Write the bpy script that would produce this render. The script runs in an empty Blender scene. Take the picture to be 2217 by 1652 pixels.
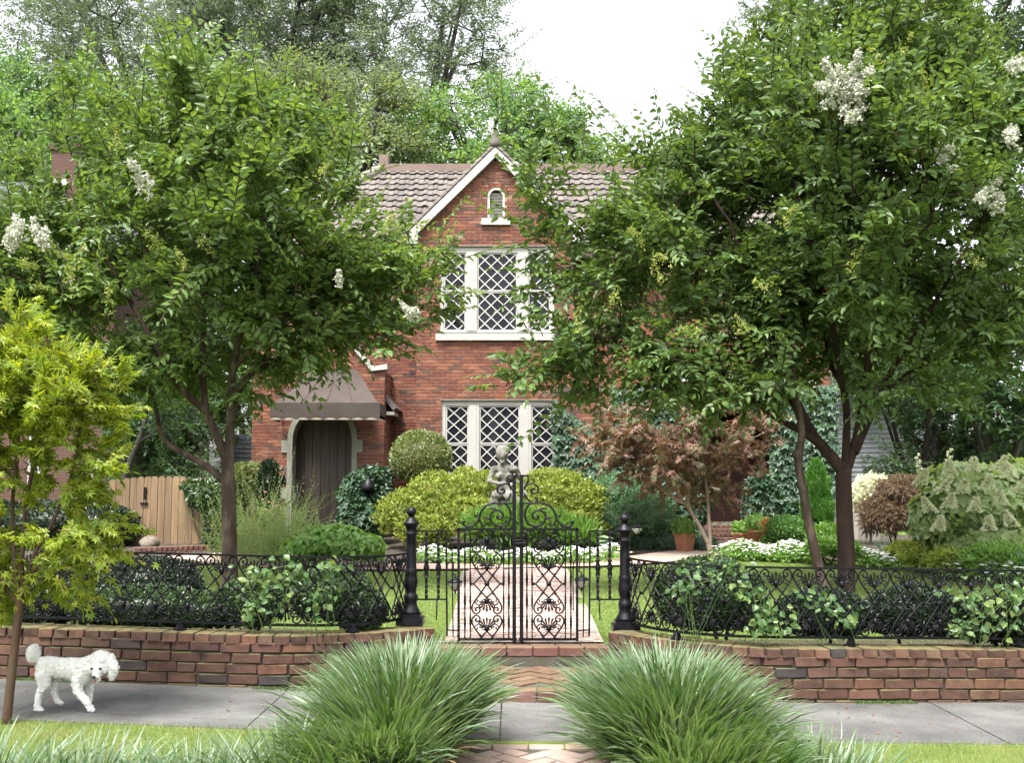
import bpy, math, random
import numpy as np
from mathutils import Vector, Matrix

random.seed(7)
RNG = np.random.default_rng(11)
R = math.radians
scene = bpy.context.scene
COL = scene.collection

# ------------------------------------------------------------------ camera
F, CX, CY = 2272.0, 1108.0, 826.0          # focal length and centre on a 2216 px wide picture
H = 1.465                                  # eye height above the pavement
TILT = math.atan(229.0 / F)
cam_d = bpy.data.cameras.new('camera')
cam_d.sensor_width = 36.0
cam_d.lens = 36.0 * F / 2216.0
cam_d.clip_start = 0.05
cam_d.clip_end = 3000.0
cam = bpy.data.objects.new('camera', cam_d)
COL.objects.link(cam)
cam.location = (0, 0, H)
cam.rotation_euler = (R(90) + TILT, 0, 0)
scene.camera = cam

# ------------------------------------------------------------------ sky, sun, exposure
SUN_EL, SUN_AZ = 64.0, 205.0               # azimuth clockwise from +Y (north)
world = bpy.data.worlds.new('World')
scene.world = world
world.use_nodes = True
wn, wl = world.node_tree.nodes, world.node_tree.links
wn.clear()
sky = wn.new('ShaderNodeTexSky')
sky.sky_type = 'NISHITA'
sky.sun_disc = False
sky.sun_elevation = R(SUN_EL)
sky.sun_rotation = R(SUN_AZ)
sky.air_density = 1.3
sky.dust_density = 5.0
sky.ozone_density = 1.0
hsv = wn.new('ShaderNodeHueSaturation')
hsv.inputs['Saturation'].default_value = 0.22
bg = wn.new('ShaderNodeBackground')
bg.inputs['Strength'].default_value = 0.15
wo = wn.new('ShaderNodeOutputWorld')
wl.new(sky.outputs[0], hsv.inputs['Color'])
wl.new(hsv.outputs[0], bg.inputs['Color'])
wl.new(bg.outputs[0], wo.inputs['Surface'])
sun_d = bpy.data.lights.new('sun', 'SUN')
sun_d.energy = 2.4
sun_d.angle = R(14)
sun_d.color = (1.0, 0.95, 0.88)
sun = bpy.data.objects.new('sun', sun_d)
COL.objects.link(sun)
sd = Vector((math.sin(R(SUN_AZ)) * math.cos(R(SUN_EL)), math.cos(R(SUN_AZ)) * math.cos(R(SUN_EL)), math.sin(R(SUN_EL))))
sun.rotation_euler = sd.to_track_quat('Z', 'Y').to_euler()
sun.location = (-4, -4, 14)
vs = scene.view_settings
vs.view_transform = 'Standard'
vs.look = 'None'
vs.exposure = 1.78
vs.gamma = 1.0
vs.use_curve_mapping = False
cy = scene.cycles
cy.max_bounces = 5
cy.diffuse_bounces = 2
cy.glossy_bounces = 2
cy.transmission_bounces = 4
cy.transparent_max_bounces = 4
cy.caustics_reflective = False
cy.caustics_refractive = False
cy.use_denoising = True
cy.use_adaptive_sampling = True
cy.adaptive_threshold = 0.03

# ------------------------------------------------------------------ helpers: places
ST, CT = math.sin(TILT), math.cos(TILT)
def at(u, v, D):
    """the point at distance D in front of the camera that stands at picture place (u, v)"""
    dy = F * CT + (v - CY) * ST
    dz = F * ST - (v - CY) * CT
    k = D / dy
    return Vector(((u - CX) * k, D, H + dz * k))
def X(u, D, v=1055.0): return at(u, v, D).x
def Z(v, D): return at(CX, v, D).z
def sstep(a, b, t):
    t = min(1.0, max(0.0, (t - a) / (b - a)))
    return t * t * (3 - 2 * t)
def street_z(x): return -0.02 * x
def yard_z(x, y):
    s = sstep(8.0, 12.5, y)
    return 0.30 - 0.055 * (1 - sstep(8.6, 11.5, y)) - 0.02 * x * (1 - s) + 0.12 * sstep(15.5, 21.0, y)

# ------------------------------------------------------------------ helpers: materials
LEAF_GAIN, WALL_GAIN = 1.35, 0.80           # overall reflectance of foliage and of everything built
def mat(name):
    m = bpy.data.materials.new(name)
    m.use_nodes = True
    nt = m.node_tree
    b = nt.nodes['Principled BSDF']
    return m, nt, nt.nodes, nt.links, b
def ramp_node(n, cols, pos=None, interp='LINEAR'):
    r = n.new('ShaderNodeValToRGB')
    cr = r.color_ramp
    cr.interpolation = interp
    while len(cr.elements) < len(cols): cr.elements.new(0.5)
    for i, c in enumerate(cols):
        cr.elements[i].position = pos[i] if pos else i / max(1, len(cols) - 1)
        cr.elements[i].color = (*c, 1)
    return r
def noise_node(n, l, scale, detail=5.0, rough=0.6, coord='Object', vec=None):
    t = n.new('ShaderNodeTexNoise')
    t.inputs['Scale'].default_value = scale
    t.inputs['Detail'].default_value = detail
    t.inputs['Roughness'].default_value = rough
    if vec is None:
        c = n.new('ShaderNodeTexCoord')
        vec = c.outputs[coord]
    l.new(vec, t.inputs['Vector'])
    return t
def mixc(n, l, a, b, fac, mode='MIX'):
    m = n.new('ShaderNodeMix')
    m.data_type = 'RGBA'
    m.blend_type = mode
    for s, v in ((m.inputs['A'], a), (m.inputs['B'], b), (m.inputs['Factor'], fac)):
        if hasattr(v, 'is_output') or hasattr(v, 'links'): l.new(v, s)
        elif isinstance(v, tuple): s.default_value = (*v, 1)
        else: s.default_value = v
    # the RGBA sockets share names with the float ones: pick by type
    return m
def mixrgb(n, l, a, b, fac, mode='MIX'):
    m = n.new('ShaderNodeMixRGB')
    m.blend_type = mode
    for i, v in ((1, a), (2, b), (0, fac)):
        s = m.inputs[i]
        if isinstance(v, bpy.types.NodeSocket): l.new(v, s)
        elif isinstance(v, tuple): s.default_value = (*v, 1)
        else: s.default_value = v
    return m.outputs[0]
def bump(n, l, b, height, strength=0.4, dist=0.01):
    bp = n.new('ShaderNodeBump')
    bp.inputs['Strength'].default_value = strength
    bp.inputs['Distance'].default_value = dist
    l.new(height, bp.inputs['Height'])
    l.new(bp.outputs[0], b.inputs['Normal'])
def rand_piece(n, l):
    """one number per loose piece and per object"""
    g = n.new('ShaderNodeNewGeometry')
    o = n.new('ShaderNodeObjectInfo')
    a = n.new('ShaderNodeMath'); a.operation = 'ADD'
    l.new(g.outputs['Random Per Island'], a.inputs[0])
    l.new(o.outputs['Random'], a.inputs[1])
    f = n.new('ShaderNodeMath'); f.operation = 'FRACT'
    l.new(a.outputs[0], f.inputs[0])
    return f.outputs[0]
def plain(name, cols, scale=8.0, rough=0.6, bmp=0.0, bdist=0.01, metal=0.0, coord='Object', spec=0.5):
    m, nt, n, l, b = mat(name)
    cols = [tuple(q * WALL_GAIN for q in c) for c in cols]
    t = noise_node(n, l, scale, coord=coord)
    r = ramp_node(n, cols, [0.32 + 0.36 * i / max(1, len(cols) - 1) for i in range(len(cols))])
    l.new(t.outputs['Fac'], r.inputs[0])
    l.new(r.outputs[0], b.inputs['Base Color'])
    b.inputs['Roughness'].default_value = rough
    b.inputs['Metallic'].default_value = metal
    b.inputs['Specular IOR Level'].default_value = spec
    if bmp: 
        t2 = noise_node(n, l, scale * 6, coord=coord)
        bump(n, l, b, t2.outputs['Fac'], bmp, bdist)
    return m
def leafmat(name, cols, trans=0.35, rough=0.42, spec=0.5, tcol=None):
    """leaf: colour by loose leaf, light passing through it"""
    m, nt, n, l, b = mat(name)
    cols = [tuple(q * (LEAF_GAIN if max(c) < .2 else 1.15 if max(c) < .4 else .95) for q in c) for c in cols]
    r = ramp_node(n, cols)
    l.new(rand_piece(n, l), r.inputs[0])
    l.new(r.outputs[0], b.inputs['Base Color'])
    b.inputs['Roughness'].default_value = rough
    b.inputs['Specular IOR Level'].default_value = spec
    tr = n.new('ShaderNodeBsdfTranslucent')
    tc = tcol or (2.0, 1.9, 0.7)
    l.new(mixrgb(n, l, r.outputs[0], tc, 1.0, 'MULTIPLY'), tr.inputs['Color'])
    mx = n.new('ShaderNodeMixShader')
    mx.inputs[0].default_value = trans
    l.new(b.outputs[0], mx.inputs[1]); l.new(tr.outputs[0], mx.inputs[2])
    l.new(mx.outputs[0], n['Material Output'].inputs['Surface'])
    return m
def brickmat(name, cols, pos=None, moss=0.0, grime=0.35, light=(0.42, 0.36, 0.32), scale=9.0, rough=0.85):
    m, nt, n, l, b = mat(name)
    cols = [tuple(q * WALL_GAIN for q in c) for c in cols]; light = tuple(q * WALL_GAIN for q in light)
    r = ramp_node(n, cols, pos)
    l.new(rand_piece(n, l), r.inputs[0])
    t = noise_node(n, l, scale, 6, 0.65, coord='Generated' if False else 'Object')
    g = n.new('ShaderNodeNewGeometry')
    t.inputs['Scale'].default_value = scale
    l.new(g.outputs['Position'], t.inputs['Vector'])
    rr = ramp_node(n, [(0.35, 0.35, 0.35), (1.05, 1.05, 1.05), (1.25, 1.2, 1.15)], [0.25, 0.5, 0.75])
    l.new(t.outputs['Fac'], rr.inputs[0])
    c = mixrgb(n, l, r.outputs[0], rr.outputs[0], grime * 1.6, 'MULTIPLY')
    t3 = noise_node(n, l, scale * 3.5, 4, 0.7, vec=g.outputs['Position'])
    rs = ramp_node(n, [(0, 0, 0), (1, 1, 1)], [0.60, 0.78])
    l.new(t3.outputs['Fac'], rs.inputs[0])
    ml = n.new('ShaderNodeMath'); ml.operation = 'MULTIPLY'; ml.inputs[1].default_value = 0.45
    l.new(rs.outputs[0], ml.inputs[0])
    c = mixrgb(n, l, c, light, ml.outputs[0])
    if moss:
        sx = n.new('ShaderNodeSeparateXYZ'); l.new(g.outputs['Normal'], sx.inputs[0])
        rm = ramp_node(n, [(0, 0, 0), (1, 1, 1)], [0.15, 0.75])
        l.new(sx.outputs['Z'], rm.inputs[0])
        t4 = noise_node(n, l, 5.0, 5, 0.7, vec=g.outputs['Position'])
        rn = ramp_node(n, [(0.35, 0.35, 0.35), (1, 1, 1)], [0.35, 0.6]); l.new(t4.outputs['Fac'], rn.inputs[0])
        mm = n.new('ShaderNodeMath'); mm.operation = 'MULTIPLY'; l.new(rm.outputs[0], mm.inputs[0]); l.new(rn.outputs[0], mm.inputs[1])
        m2 = n.new('ShaderNodeMath'); m2.operation = 'MULTIPLY'; m2.inputs[1].default_value = moss; l.new(mm.outputs[0], m2.inputs[0])
        c = mixrgb(n, l, c, (0.14, 0.15, 0.055), m2.outputs[0])
        t5 = noise_node(n, l, 2.2, 4, 0.6, vec=g.outputs['Position'])
        r5 = ramp_node(n, [(0, 0, 0), (1, 1, 1)], [0.52, 0.72]); l.new(t5.outputs['Fac'], r5.inputs[0])
        m5 = n.new('ShaderNodeMath'); m5.operation = 'MULTIPLY'; m5.inputs[1].default_value = 0.55 * moss; l.new(r5.outputs[0], m5.inputs[0])
        c = mixrgb(n, l, c, (0.10, 0.10, 0.05), m5.outputs[0])
    l.new(c, b.inputs['Base Color'])
    b.inputs['Roughness'].default_value = rough
    b.inputs['Specular IOR Level'].default_value = 0.25
    t6 = noise_node(n, l, 60, 5, 0.7, vec=g.outputs['Position'])
    bump(n, l, b, t6.outputs['Fac'], 0.5, 0.006)
    return m

# ------------------------------------------------------------------ helpers: objects and meshes
def tag(o, label=None, cat=None, group=None, kind=None):
    if label: o['label'] = label
    if cat: o['category'] = cat
    if group: o['group'] = group
    if kind: o['kind'] = kind
    return o
def empty(name, loc, label=None, cat=None, group=None, rz=0.0):
    o = bpy.data.objects.new(name, None)
    o.empty_display_size = 0.1
    o.location = loc
    o.rotation_euler = (0, 0, rz)
    COL.objects.link(o)
    return tag(o, label, cat, group)
def put(name, me, mats=None, parent=None, world_coords=True):
    """link a mesh; with world_coords its vertices are world places even under a moved parent"""
    if mats is not None:
        me.materials.clear()
        for m in (mats if isinstance(mats, (list, tuple)) else [mats]): me.materials.append(m)
    o = bpy.data.objects.new(name, me)
    COL.objects.link(o)
    if parent is not None:
        o.parent = parent
        if world_coords: o.matrix_parent_inverse = wmat(parent).inverted()
    return o
def wmat(o):
    m = o.matrix_basis.copy()
    if o.parent is not None: m = wmat(o.parent) @ o.matrix_parent_inverse @ m
    return m
def np_mesh(name, verts, faces3=None, faces4=None, midx3=None, midx4=None, smooth=False):
    """mesh from arrays of triangles and quads"""
    me = bpy.data.meshes.new(name)
    verts = np.asarray(verts, dtype=np.float32)
    me.vertices.add(len(verts))
    me.vertices.foreach_set('co', verts.ravel())
    parts, starts, mids, off = [], [], [], 0
    for f, k, mi in ((faces3, 3, midx3), (faces4, 4, midx4)):
        if f is None or len(f) == 0: continue
        f = np.asarray(f, dtype=np.int32)
        parts.append(f.ravel())
        starts.append(off + np.arange(len(f), dtype=np.int32) * k)
        mids.append(np.zeros(len(f), np.int32) if mi is None else np.asarray(mi, np.int32))
        off += len(f) * k
    if parts:
        li = np.concatenate(parts); ls = np.concatenate(starts); mm = np.concatenate(mids)
        me.loops.add(len(li)); me.loops.foreach_set('vertex_index', li)
        me.polygons.add(len(ls)); me.polygons.foreach_set('loop_start', ls)
        me.polygons.foreach_set('material_index', mm)
        me.polygons.foreach_set('use_smooth', np.full(len(ls), bool(smooth)))
    me.update(calc_edges=True)
    me.validate()
    return me
def frames(pts):
    """unit tangents and two normals carried along a polyline"""
    pts = [Vector(p) for p in pts]
    n = len(pts)
    T = [(pts[min(i + 1, n - 1)] - pts[max(i - 1, 0)]) for i in range(n)]
    T = [t.normalized() if t.length > 1e-9 else Vector((0, 0, 1)) for t in T]
    a = Vector((0, 1, 0)) if abs(T[0].y) < 0.9 else Vector((1, 0, 0))
    N = []
    for t in T:
        a = (a - t * a.dot(t))
        a = a.normalized() if a.length > 1e-6 else t.orthogonal().normalized()
        N.append(a.copy())
    return pts, T, N, [T[i].cross(N[i]) for i in range(n)]
class MB:
    """collects shapes that become ONE mesh"""
    def __init__(s): s.v, s.f, s.m, s.sm = [], [], [], []
    def add(s, vs, fs, mi=0, smooth=False):
        o = len(s.v)
        s.v += [tuple(v) for v in vs]
        s.f += [tuple(i + o for i in f) for f in fs]
        s.m += [mi] * len(fs); s.sm += [smooth] * len(fs)
        return s
    def box(s, lo, hi, mi=0, M=None):
        (a, b, c), (d, e, g) = lo, hi
        vs = [Vector(p) for p in ((a,b,c),(d,b,c),(d,e,c),(a,e,c),(a,b,g),(d,b,g),(d,e,g),(a,e,g))]
        if M is not None: vs = [M @ p for p in vs]
        return s.add(vs, [(0,3,2,1),(4,5,6,7),(0,1,5,4),(1,2,6,5),(2,3,7,6),(3,0,4,7)], mi)
    def bar(s, p, q, w, h=None, mi=0, up=(0, 1, 0)):
        h = h or w
        p, q = Vector(p), Vector(q)
        t = (q - p).normalized(); u = Vector(up); u = (u - t * u.dot(t))
        u = u.normalized() if u.length > 1e-6 else t.orthogonal().normalized()
        k = t.cross(u)
        vs = [c + u * (su * h / 2) + k * (sk * w / 2) for c in (p, q) for su, sk in ((-1,-1),(1,-1),(1,1),(-1,1))]
        return s.add(vs, [(0,1,2,3),(7,6,5,4),(0,4,5,1),(1,5,6,2),(2,6,7,3),(3,7,4,0)], mi)
    def tube(s, pts, rad, sides=6, mi=0, smooth=True, closed=False, twist=0.0, flat=1.0, caps=True):
        if closed: pts = list(pts) + [pts[0], pts[1]]
        P, T, N, B = frames(pts)
        n = len(P)
        if not hasattr(rad, '__len__'): rad = [rad] * n
        vs, fs = [], []
        for i in range(n):
            for k in range(sides):
                a = 2 * math.pi * (k + 0.5) / sides + twist * i
                vs.append(P[i] + (N[i] * math.cos(a) * flat + B[i] * math.sin(a)) * rad[min(i, len(rad) - 1)])
        for i in range(n - 1):
            for k in range(sides):
                k2 = (k + 1) % sides
                fs.append((i*sides+k, i*sides+k2, (i+1)*sides+k2, (i+1)*sides+k))
        if caps and not closed:
            fs.append(tuple(range(sides))[::-1]); fs.append(tuple((n-1)*sides + k for k in range(sides)))
        return s.add(vs, fs, mi, smooth)
    def lathe(s, prof, c=(0, 0, 0), sides=16, mi=0, smooth=True):
        c = Vector(c); vs, fs = [], []
        for r, z in prof:
            for k in range(sides):
                a = 2 * math.pi * k / sides
                vs.append(c + Vector((r * math.cos(a), r * math.sin(a), z)))
        for i in range(len(prof) - 1):
            for k in range(sides):
                k2 = (k + 1) % sides
                fs.append((i*sides+k, i*sides+k2, (i+1)*sides+k2, (i+1)*sides+k))
        fs.append(tuple(range(sides))[::-1]); fs.append(tuple((len(prof)-1)*sides + k for k in range(sides)))
        return s.add(vs, fs, mi, smooth)
    def ball(s, c, r, seg=10, rings=7, mi=0):
        rr = r if hasattr(r, '__len__') else (r, r, r)
        c = Vector(c); vs, fs = [], []
        for i in range(rings + 1):
            th = math.pi * i / rings
            for k in range(seg):
                a = 2 * math.pi * k / seg
                vs.append(c + Vector((rr[0]*math.sin(th)*math.cos(a), rr[1]*math.sin(th)*math.sin(a), rr[2]*math.cos(th))))
        for i in range(rings):
            for k in range(seg):
                k2 = (k + 1) % seg
                fs.append((i*seg+k, (i+1)*seg+k, (i+1)*seg+k2, i*seg+k2))
        return s.add(vs, fs, mi, True)
    def prism(s, poly, y0, y1, mi=0, M=None):
        """polygon in x,z pushed from y0 to y1"""
        n = len(poly)
        vs = [Vector((p[0], y, p[1])) for y in (y0, y1) for p in poly]
        if M is not None: vs = [M @ v for v in vs]
        fs = [tuple(range(n)), tuple(range(2*n-1, n-1, -1))]
        fs += [((i+1) % n, i, n+i, n+(i+1) % n) for i in range(n)]
        return s.add(vs, fs, mi)
    def strip(s, outer, inner, y0, y1, mi=0):
        """band between two x,z polylines with thickness y0..y1"""
        n = len(outer)
        vs = [Vector((p[0], y, p[1])) for y in (y0, y1) for pl in (outer, inner) for p in pl]
        o0, i0, o1, i1 = 0, n, 2*n, 3*n
        fs = []
        for k in range(n - 1):
            fs += [(o0+k, o0+k+1, i0+k+1, i0+k), (o1+k+1, o1+k, i1+k, i1+k+1), (o0+k+1, o0+k, o1+k, o1+k+1), (i0+k, i0+k+1, i1+k+1, i1+k)]
        fs += [(o0, i0, i1, o1), (i0+n-1, o0+n-1, o1+n-1, i1+n-1)]
        return s.add(vs, fs, mi)
    def mesh(s, name):
        me = bpy.data.meshes.new(name)
        me.from_pydata([tuple(v) for v in s.v], [], s.f)
        me.polygons.foreach_set('material_index', s.m)
        me.polygons.foreach_set('use_smooth', s.sm)
        me.update()
        return me
    def build(s, name, mats, parent=None): return put(name, s.mesh(name), mats, parent)
def curve_pts(pts, n=4):
    """smooth line through the points"""
    P = [Vector(p) for p in pts]
    out = []
    for i in range(len(P) - 1):
        p0, p1, p2, p3 = P[max(i-1, 0)], P[i], P[i+1], P[min(i+2, len(P)-1)]
        for k in range(n):
            t = k / n
            out.append(0.5 * ((2*p1) + (p2-p0)*t + (2*p0-5*p1+4*p2-p3)*t*t + (3*p1-p0-3*p2+p3)*t**3))
    out.append(P[-1])
    return out

# ------------------------------------------------------------------ helpers: leaves
def template(vs, fs): return np.array(vs, dtype=np.float32), [f for f in fs]
LEAF_OVAL = template([(0,0,0),(0,.5,-.03),(0,1,-.16),(-.5,.32,.10),(-.36,.70,.03),(.5,.32,.10),(.36,.70,.03)],
                     [(0,1,4,3),(0,5,6,1),(1,2,4),(1,6,2)])
LEAF_RHOMB = template([(0,0,0),(-.5,.45,.10),(0,1,-.08),(.5,.45,.10)], [(0,2,1),(0,3,2)])
def palmate(lobes, spread, notch, tipw=1.0):
    vs, fs = [(0, 0, 0)], []
    for i, L in enumerate(lobes):
        a = spread * (i / (len(lobes) - 1) - 0.5)
        vs.append((math.sin(a) * L, math.cos(a) * L, -0.10 * L))
    nl = len(lobes)
    for i in range(nl + 1):
        a = spread * ((i - 0.5) / (nl - 1) - 0.5)
        vs.append((math.sin(a) * notch, math.cos(a) * notch, 0.05))
    for i in range(nl):
        fs += [(0, 1 + nl + i, 1 + i), (0, 1 + i, 2 + nl + i)]
    return template(vs, fs)
LEAF_MAPLE = palmate([.45, .78, .95, 1.0, .95, .78, .45], R(250), .36)
LEAF_IVY = palmate([.55, .8, 1.0, .8, .55], R(230), .52)
LEAF_OAK = palmate([.7, .95, 1.0, .95, .7], R(200), .60)
def norm(a): return a / np.maximum(np.linalg.norm(a, axis=1, keepdims=True), 1e-9)
def scatter(tpl, pos, axis, nrm, length, width, midx=None):
    """arrays of one leaf per row -> (verts, tris, quads, mat index of tris, of quads)"""
    T, faces = tpl
    axis = norm(axis)
    nrm = norm(nrm - axis * np.sum(nrm * axis, axis=1, keepdims=True))
    side = np.cross(axis, nrm)
    L = np.asarray(length)[:, None, None]; W = np.asarray(width)[:, None, None]
    V = pos[:, None, :] + side[:, None, :] * (T[None, :, 0:1] * W) + axis[:, None, :] * (T[None, :, 1:2] * L) + nrm[:, None, :] * (T[None, :, 2:3] * L)
    n, k = len(pos), len(T)
    base = (np.arange(n) * k)[:, None, None]
    t3 = [f for f in faces if len(f) == 3]; t4 = [f for f in faces if len(f) == 4]
    f3 = (base + np.array(t3)[None]).reshape(-1, 3) if t3 else np.zeros((0, 3), int)
    f4 = (base + np.array(t4)[None]).reshape(-1, 4) if t4 else np.zeros((0, 4), int)
    mi = np.zeros(n, int) if midx is None else np.asarray(midx, int)
    return V.reshape(-1, 3), f3, f4, np.repeat(mi, len(t3)), np.repeat(mi, len(t4))
def merge(chunks):
    vs, a3, a4, b3, b4, off = [], [], [], [], [], 0
    for v, f3, f4, m3, m4 in chunks:
        vs.append(v); a3.append(f3 + off); a4.append(f4 + off); b3.append(m3); b4.append(m4); off += len(v)
    return np.concatenate(vs), np.concatenate(a3), np.concatenate(a4), np.concatenate(b3), np.concatenate(b4)
def leaf_obj(name, chunks, mats, parent=None):
    v, f3, f4, m3, m4 = merge(chunks)
    return put(name, np_mesh(name, v, f3, f4, m3, m4), mats, parent)
def rdir(n): return norm(RNG.normal(size=(n, 3)))
def lump(d, seed, k=3.0):
    """smooth bumps over directions, about -1..1"""
    r = np.random.default_rng(seed)
    o = np.zeros(len(d))
    for i in range(6):
        w = r.normal(size=3) * k * (1 + i * .45); p = r.uniform(0, 6.28)
        o += np.sin(d @ w + p) / (1 + .35 * i)
    return o / 2.6
# ================================================================== materials
M = {}
M['wall_brick'] = brickmat('old_garden_brick', [(.100,.050,.036),(.082,.042,.032),(.115,.060,.042),(.064,.037,.029),(.092,.050,.038),(.13,.063,.04),(.045,.038,.038)],
                           [0,.2,.4,.58,.74,.88,.97], moss=0.6, grime=.6, light=(.26,.22,.2))
M['house_brick'] = brickmat('house_brick', [(.225,.082,.046),(.155,.055,.040),(.265,.106,.06),(.125,.053,.043),(.20,.072,.043),(.072,.046,.043),(.25,.115,.074)],
                            [0,.18,.36,.54,.70,.82,.95], grime=.4, light=(.5,.36,.28), scale=4.0)
M['path_brick'] = brickmat('path_brick', [(.40,.29,.25),(.46,.35,.31),(.35,.25,.215),(.50,.40,.36)], None, moss=0.0, grime=.3, light=(.52,.45,.40), scale=5.0)
M['step_brick'] = brickmat('step_brick', [(.15,.068,.058),(.115,.05,.045),(.19,.10,.085)], None, moss=.35, grime=.35, light=(.42,.35,.31), scale=6.0)
M['mortar'] = plain('mortar', [(.045,.042,.028),(.085,.078,.058),(.04,.044,.02)], 6, .95, .5)
M['path_joint'] = plain('sandy_path_joint', [(.30,.25,.21),(.38,.33,.28)], 6, .95, .3)
M['house_mortar'] = plain('house_mortar', [(.34,.25,.20),(.42,.32,.26)], 4, .95, .3)
M['far_brick'] = None
def brick_tex(name, c1, c2, mo, sx=1.0, rot=False):
    m, nt, n, l, b = mat(name)
    g = n.new('ShaderNodeNewGeometry')
    sp = n.new('ShaderNodeSeparateXYZ'); l.new(g.outputs['Position'], sp.inputs[0])
    ad = n.new('ShaderNodeMath'); l.new(sp.outputs['X'], ad.inputs[0]); l.new(sp.outputs['Y'], ad.inputs[1])
    cb = n.new('ShaderNodeCombineXYZ'); l.new(ad.outputs[0], cb.inputs[0]); l.new(sp.outputs['Z'], cb.inputs[1])
    t = n.new('ShaderNodeTexBrick')
    l.new(cb.outputs[0], t.inputs['Vector'])
    t.inputs['Scale'].default_value = 1.0
    t.inputs['Brick Width'].default_value = .225; t.inputs['Row Height'].default_value = .075
    t.inputs['Mortar Size'].default_value = .008
    t.inputs['Color1'].default_value = (*c1, 1); t.inputs['Color2'].default_value = (*c2, 1); t.inputs['Mortar'].default_value = (*mo, 1)
    l.new(t.outputs['Color'], b.inputs['Base Color'])
    b.inputs['Roughness'].default_value = .9
    bump(n, l, b, t.outputs['Fac'], -.5, .01)
    return m
M['far_brick'] = brick_tex('neighbour_brick', (.085,.034,.026), (.06,.027,.023), (.085,.06,.05))
M['side_brick'] = brick_tex('side_wall_brick', (.21,.075,.045), (.14,.05,.038), (.27,.2,.16))
M['concrete'] = None
def concrete():
    m, nt, n, l, b = mat('pavement_concrete')
    g = n.new('ShaderNodeNewGeometry')
    big = noise_node(n, l, 1.3, 6, .65, vec=g.outputs['Position'])
    r = ramp_node(n, [(.045,.045,.045),(.08,.079,.077),(.115,.114,.11),(.16,.158,.15)], [.28,.44,.58,.76]); l.new(big.outputs['Fac'], r.inputs[0])
    fine = noise_node(n, l, 90, 3, .8, vec=g.outputs['Position'])
    rf = ramp_node(n, [(.62,.62,.62),(1,1,1),(1.28,1.28,1.26)], [.3,.5,.72]); l.new(fine.outputs['Fac'], rf.inputs[0])
    c = mixrgb(n, l, r.outputs[0], rf.outputs[0], 1.0, 'MULTIPLY')
    v = n.new('ShaderNodeTexVoronoi'); v.feature = 'DISTANCE_TO_EDGE'; v.inputs['Scale'].default_value = .55
    wp = mixrgb(n, l, g.outputs['Position'], big.outputs['Color'], .22, 'ADD'); l.new(wp, v.inputs['Vector'])
    rc = ramp_node(n, [(.35,.35,.35),(1,1,1)], [.0,.007]); l.new(v.outputs['Distance'], rc.inputs[0])
    c = mixrgb(n, l, c, rc.outputs[0], .55, 'MULTIPLY')
    l.new(c, b.inputs['Base Color']); b.inputs['Roughness'].default_value = .9; b.inputs['Specular IOR Level'].default_value = .25
    bump(n, l, b, fine.outputs['Fac'], .5, .004)
    return m
M['concrete'] = concrete()
def turf(name, cols, s=3.0):
    m, nt, n, l, b = mat(name)
    g = n.new('ShaderNodeNewGeometry')
    a = noise_node(n, l, s, 6, .6, vec=g.outputs['Position']); f = noise_node(n, l, 70, 4, .8, vec=g.outputs['Position'])
    r = ramp_node(n, cols, [.3 + .4 * i / (len(cols) - 1) for i in range(len(cols))]); l.new(a.outputs['Fac'], r.inputs[0])
    rf = ramp_node(n, [(.45,.45,.4),(1.25,1.25,1.1)], [.3,.7]); l.new(f.outputs['Fac'], rf.inputs[0])
    l.new(mixrgb(n, l, r.outputs[0], rf.outputs[0], .9, 'MULTIPLY'), b.inputs['Base Color'])
    b.inputs['Roughness'].default_value = .9; b.inputs['Specular IOR Level'].default_value = .15
    bump(n, l, b, f.outputs['Fac'], .8, .02)
    return m
M['turf'] = turf('lawn_turf', [(.09,.145,.032),(.125,.185,.045),(.105,.16,.035)])
M['turf_dry'] = turf('verge_turf', [(.10,.15,.035),(.15,.20,.055),(.19,.19,.075)])
M['soil'] = plain('bed_soil', [(.035,.026,.018),(.075,.058,.040)], 12, .95, .8, .03)
M['ground'] = plain('far_ground', [(.05,.06,.025),(.09,.10,.04)], .3, .95)
M['grass'] = leafmat('grass_blades', [(.075,.125,.03),(.105,.165,.042),(.145,.185,.06),(.17,.17,.075),(.09,.145,.035)], .3, .5, .3)
M['iron'] = None
def iron():
    m, nt, n, l, b = mat('black_painted_iron')
    g = n.new('ShaderNodeNewGeometry')
    t = noise_node(n, l, 30, 5, .7, vec=g.outputs['Position'])
    r = ramp_node(n, [(.0015,.0015,.003),(.003,.003,.0055),(.008,.007,.008)], [.3,.55,.78]); l.new(t.outputs['Fac'], r.inputs[0])
    l.new(r.outputs[0], b.inputs['Base Color'])
    b.inputs['Specular IOR Level'].default_value = .24
    rr = ramp_node(n, [(.3,.3,.3),(.55,.55,.55)], [.3,.7]); l.new(t.outputs['Fac'], rr.inputs[0]); l.new(rr.outputs[0], b.inputs['Roughness'])
    t2 = noise_node(n, l, 140, 4, .6, vec=g.outputs['Position']); bump(n, l, b, t2.outputs['Fac'], .35, .003)
    return m
M['iron'] = iron()
M['white_paint'] = plain('cream_white_paint', [(.40,.39,.36),(.46,.45,.42)], 2.5, .5, .15, .004)
M['lattice_paint'] = plain('lattice_white_paint', [(.44,.44,.41),(.50,.49,.47)], 6, .5)
M['stone_trim'] = plain('grey_stone_trim', [(.22,.215,.175),(.28,.275,.235)], 3, .85, .3)
M['statue'] = None
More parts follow.
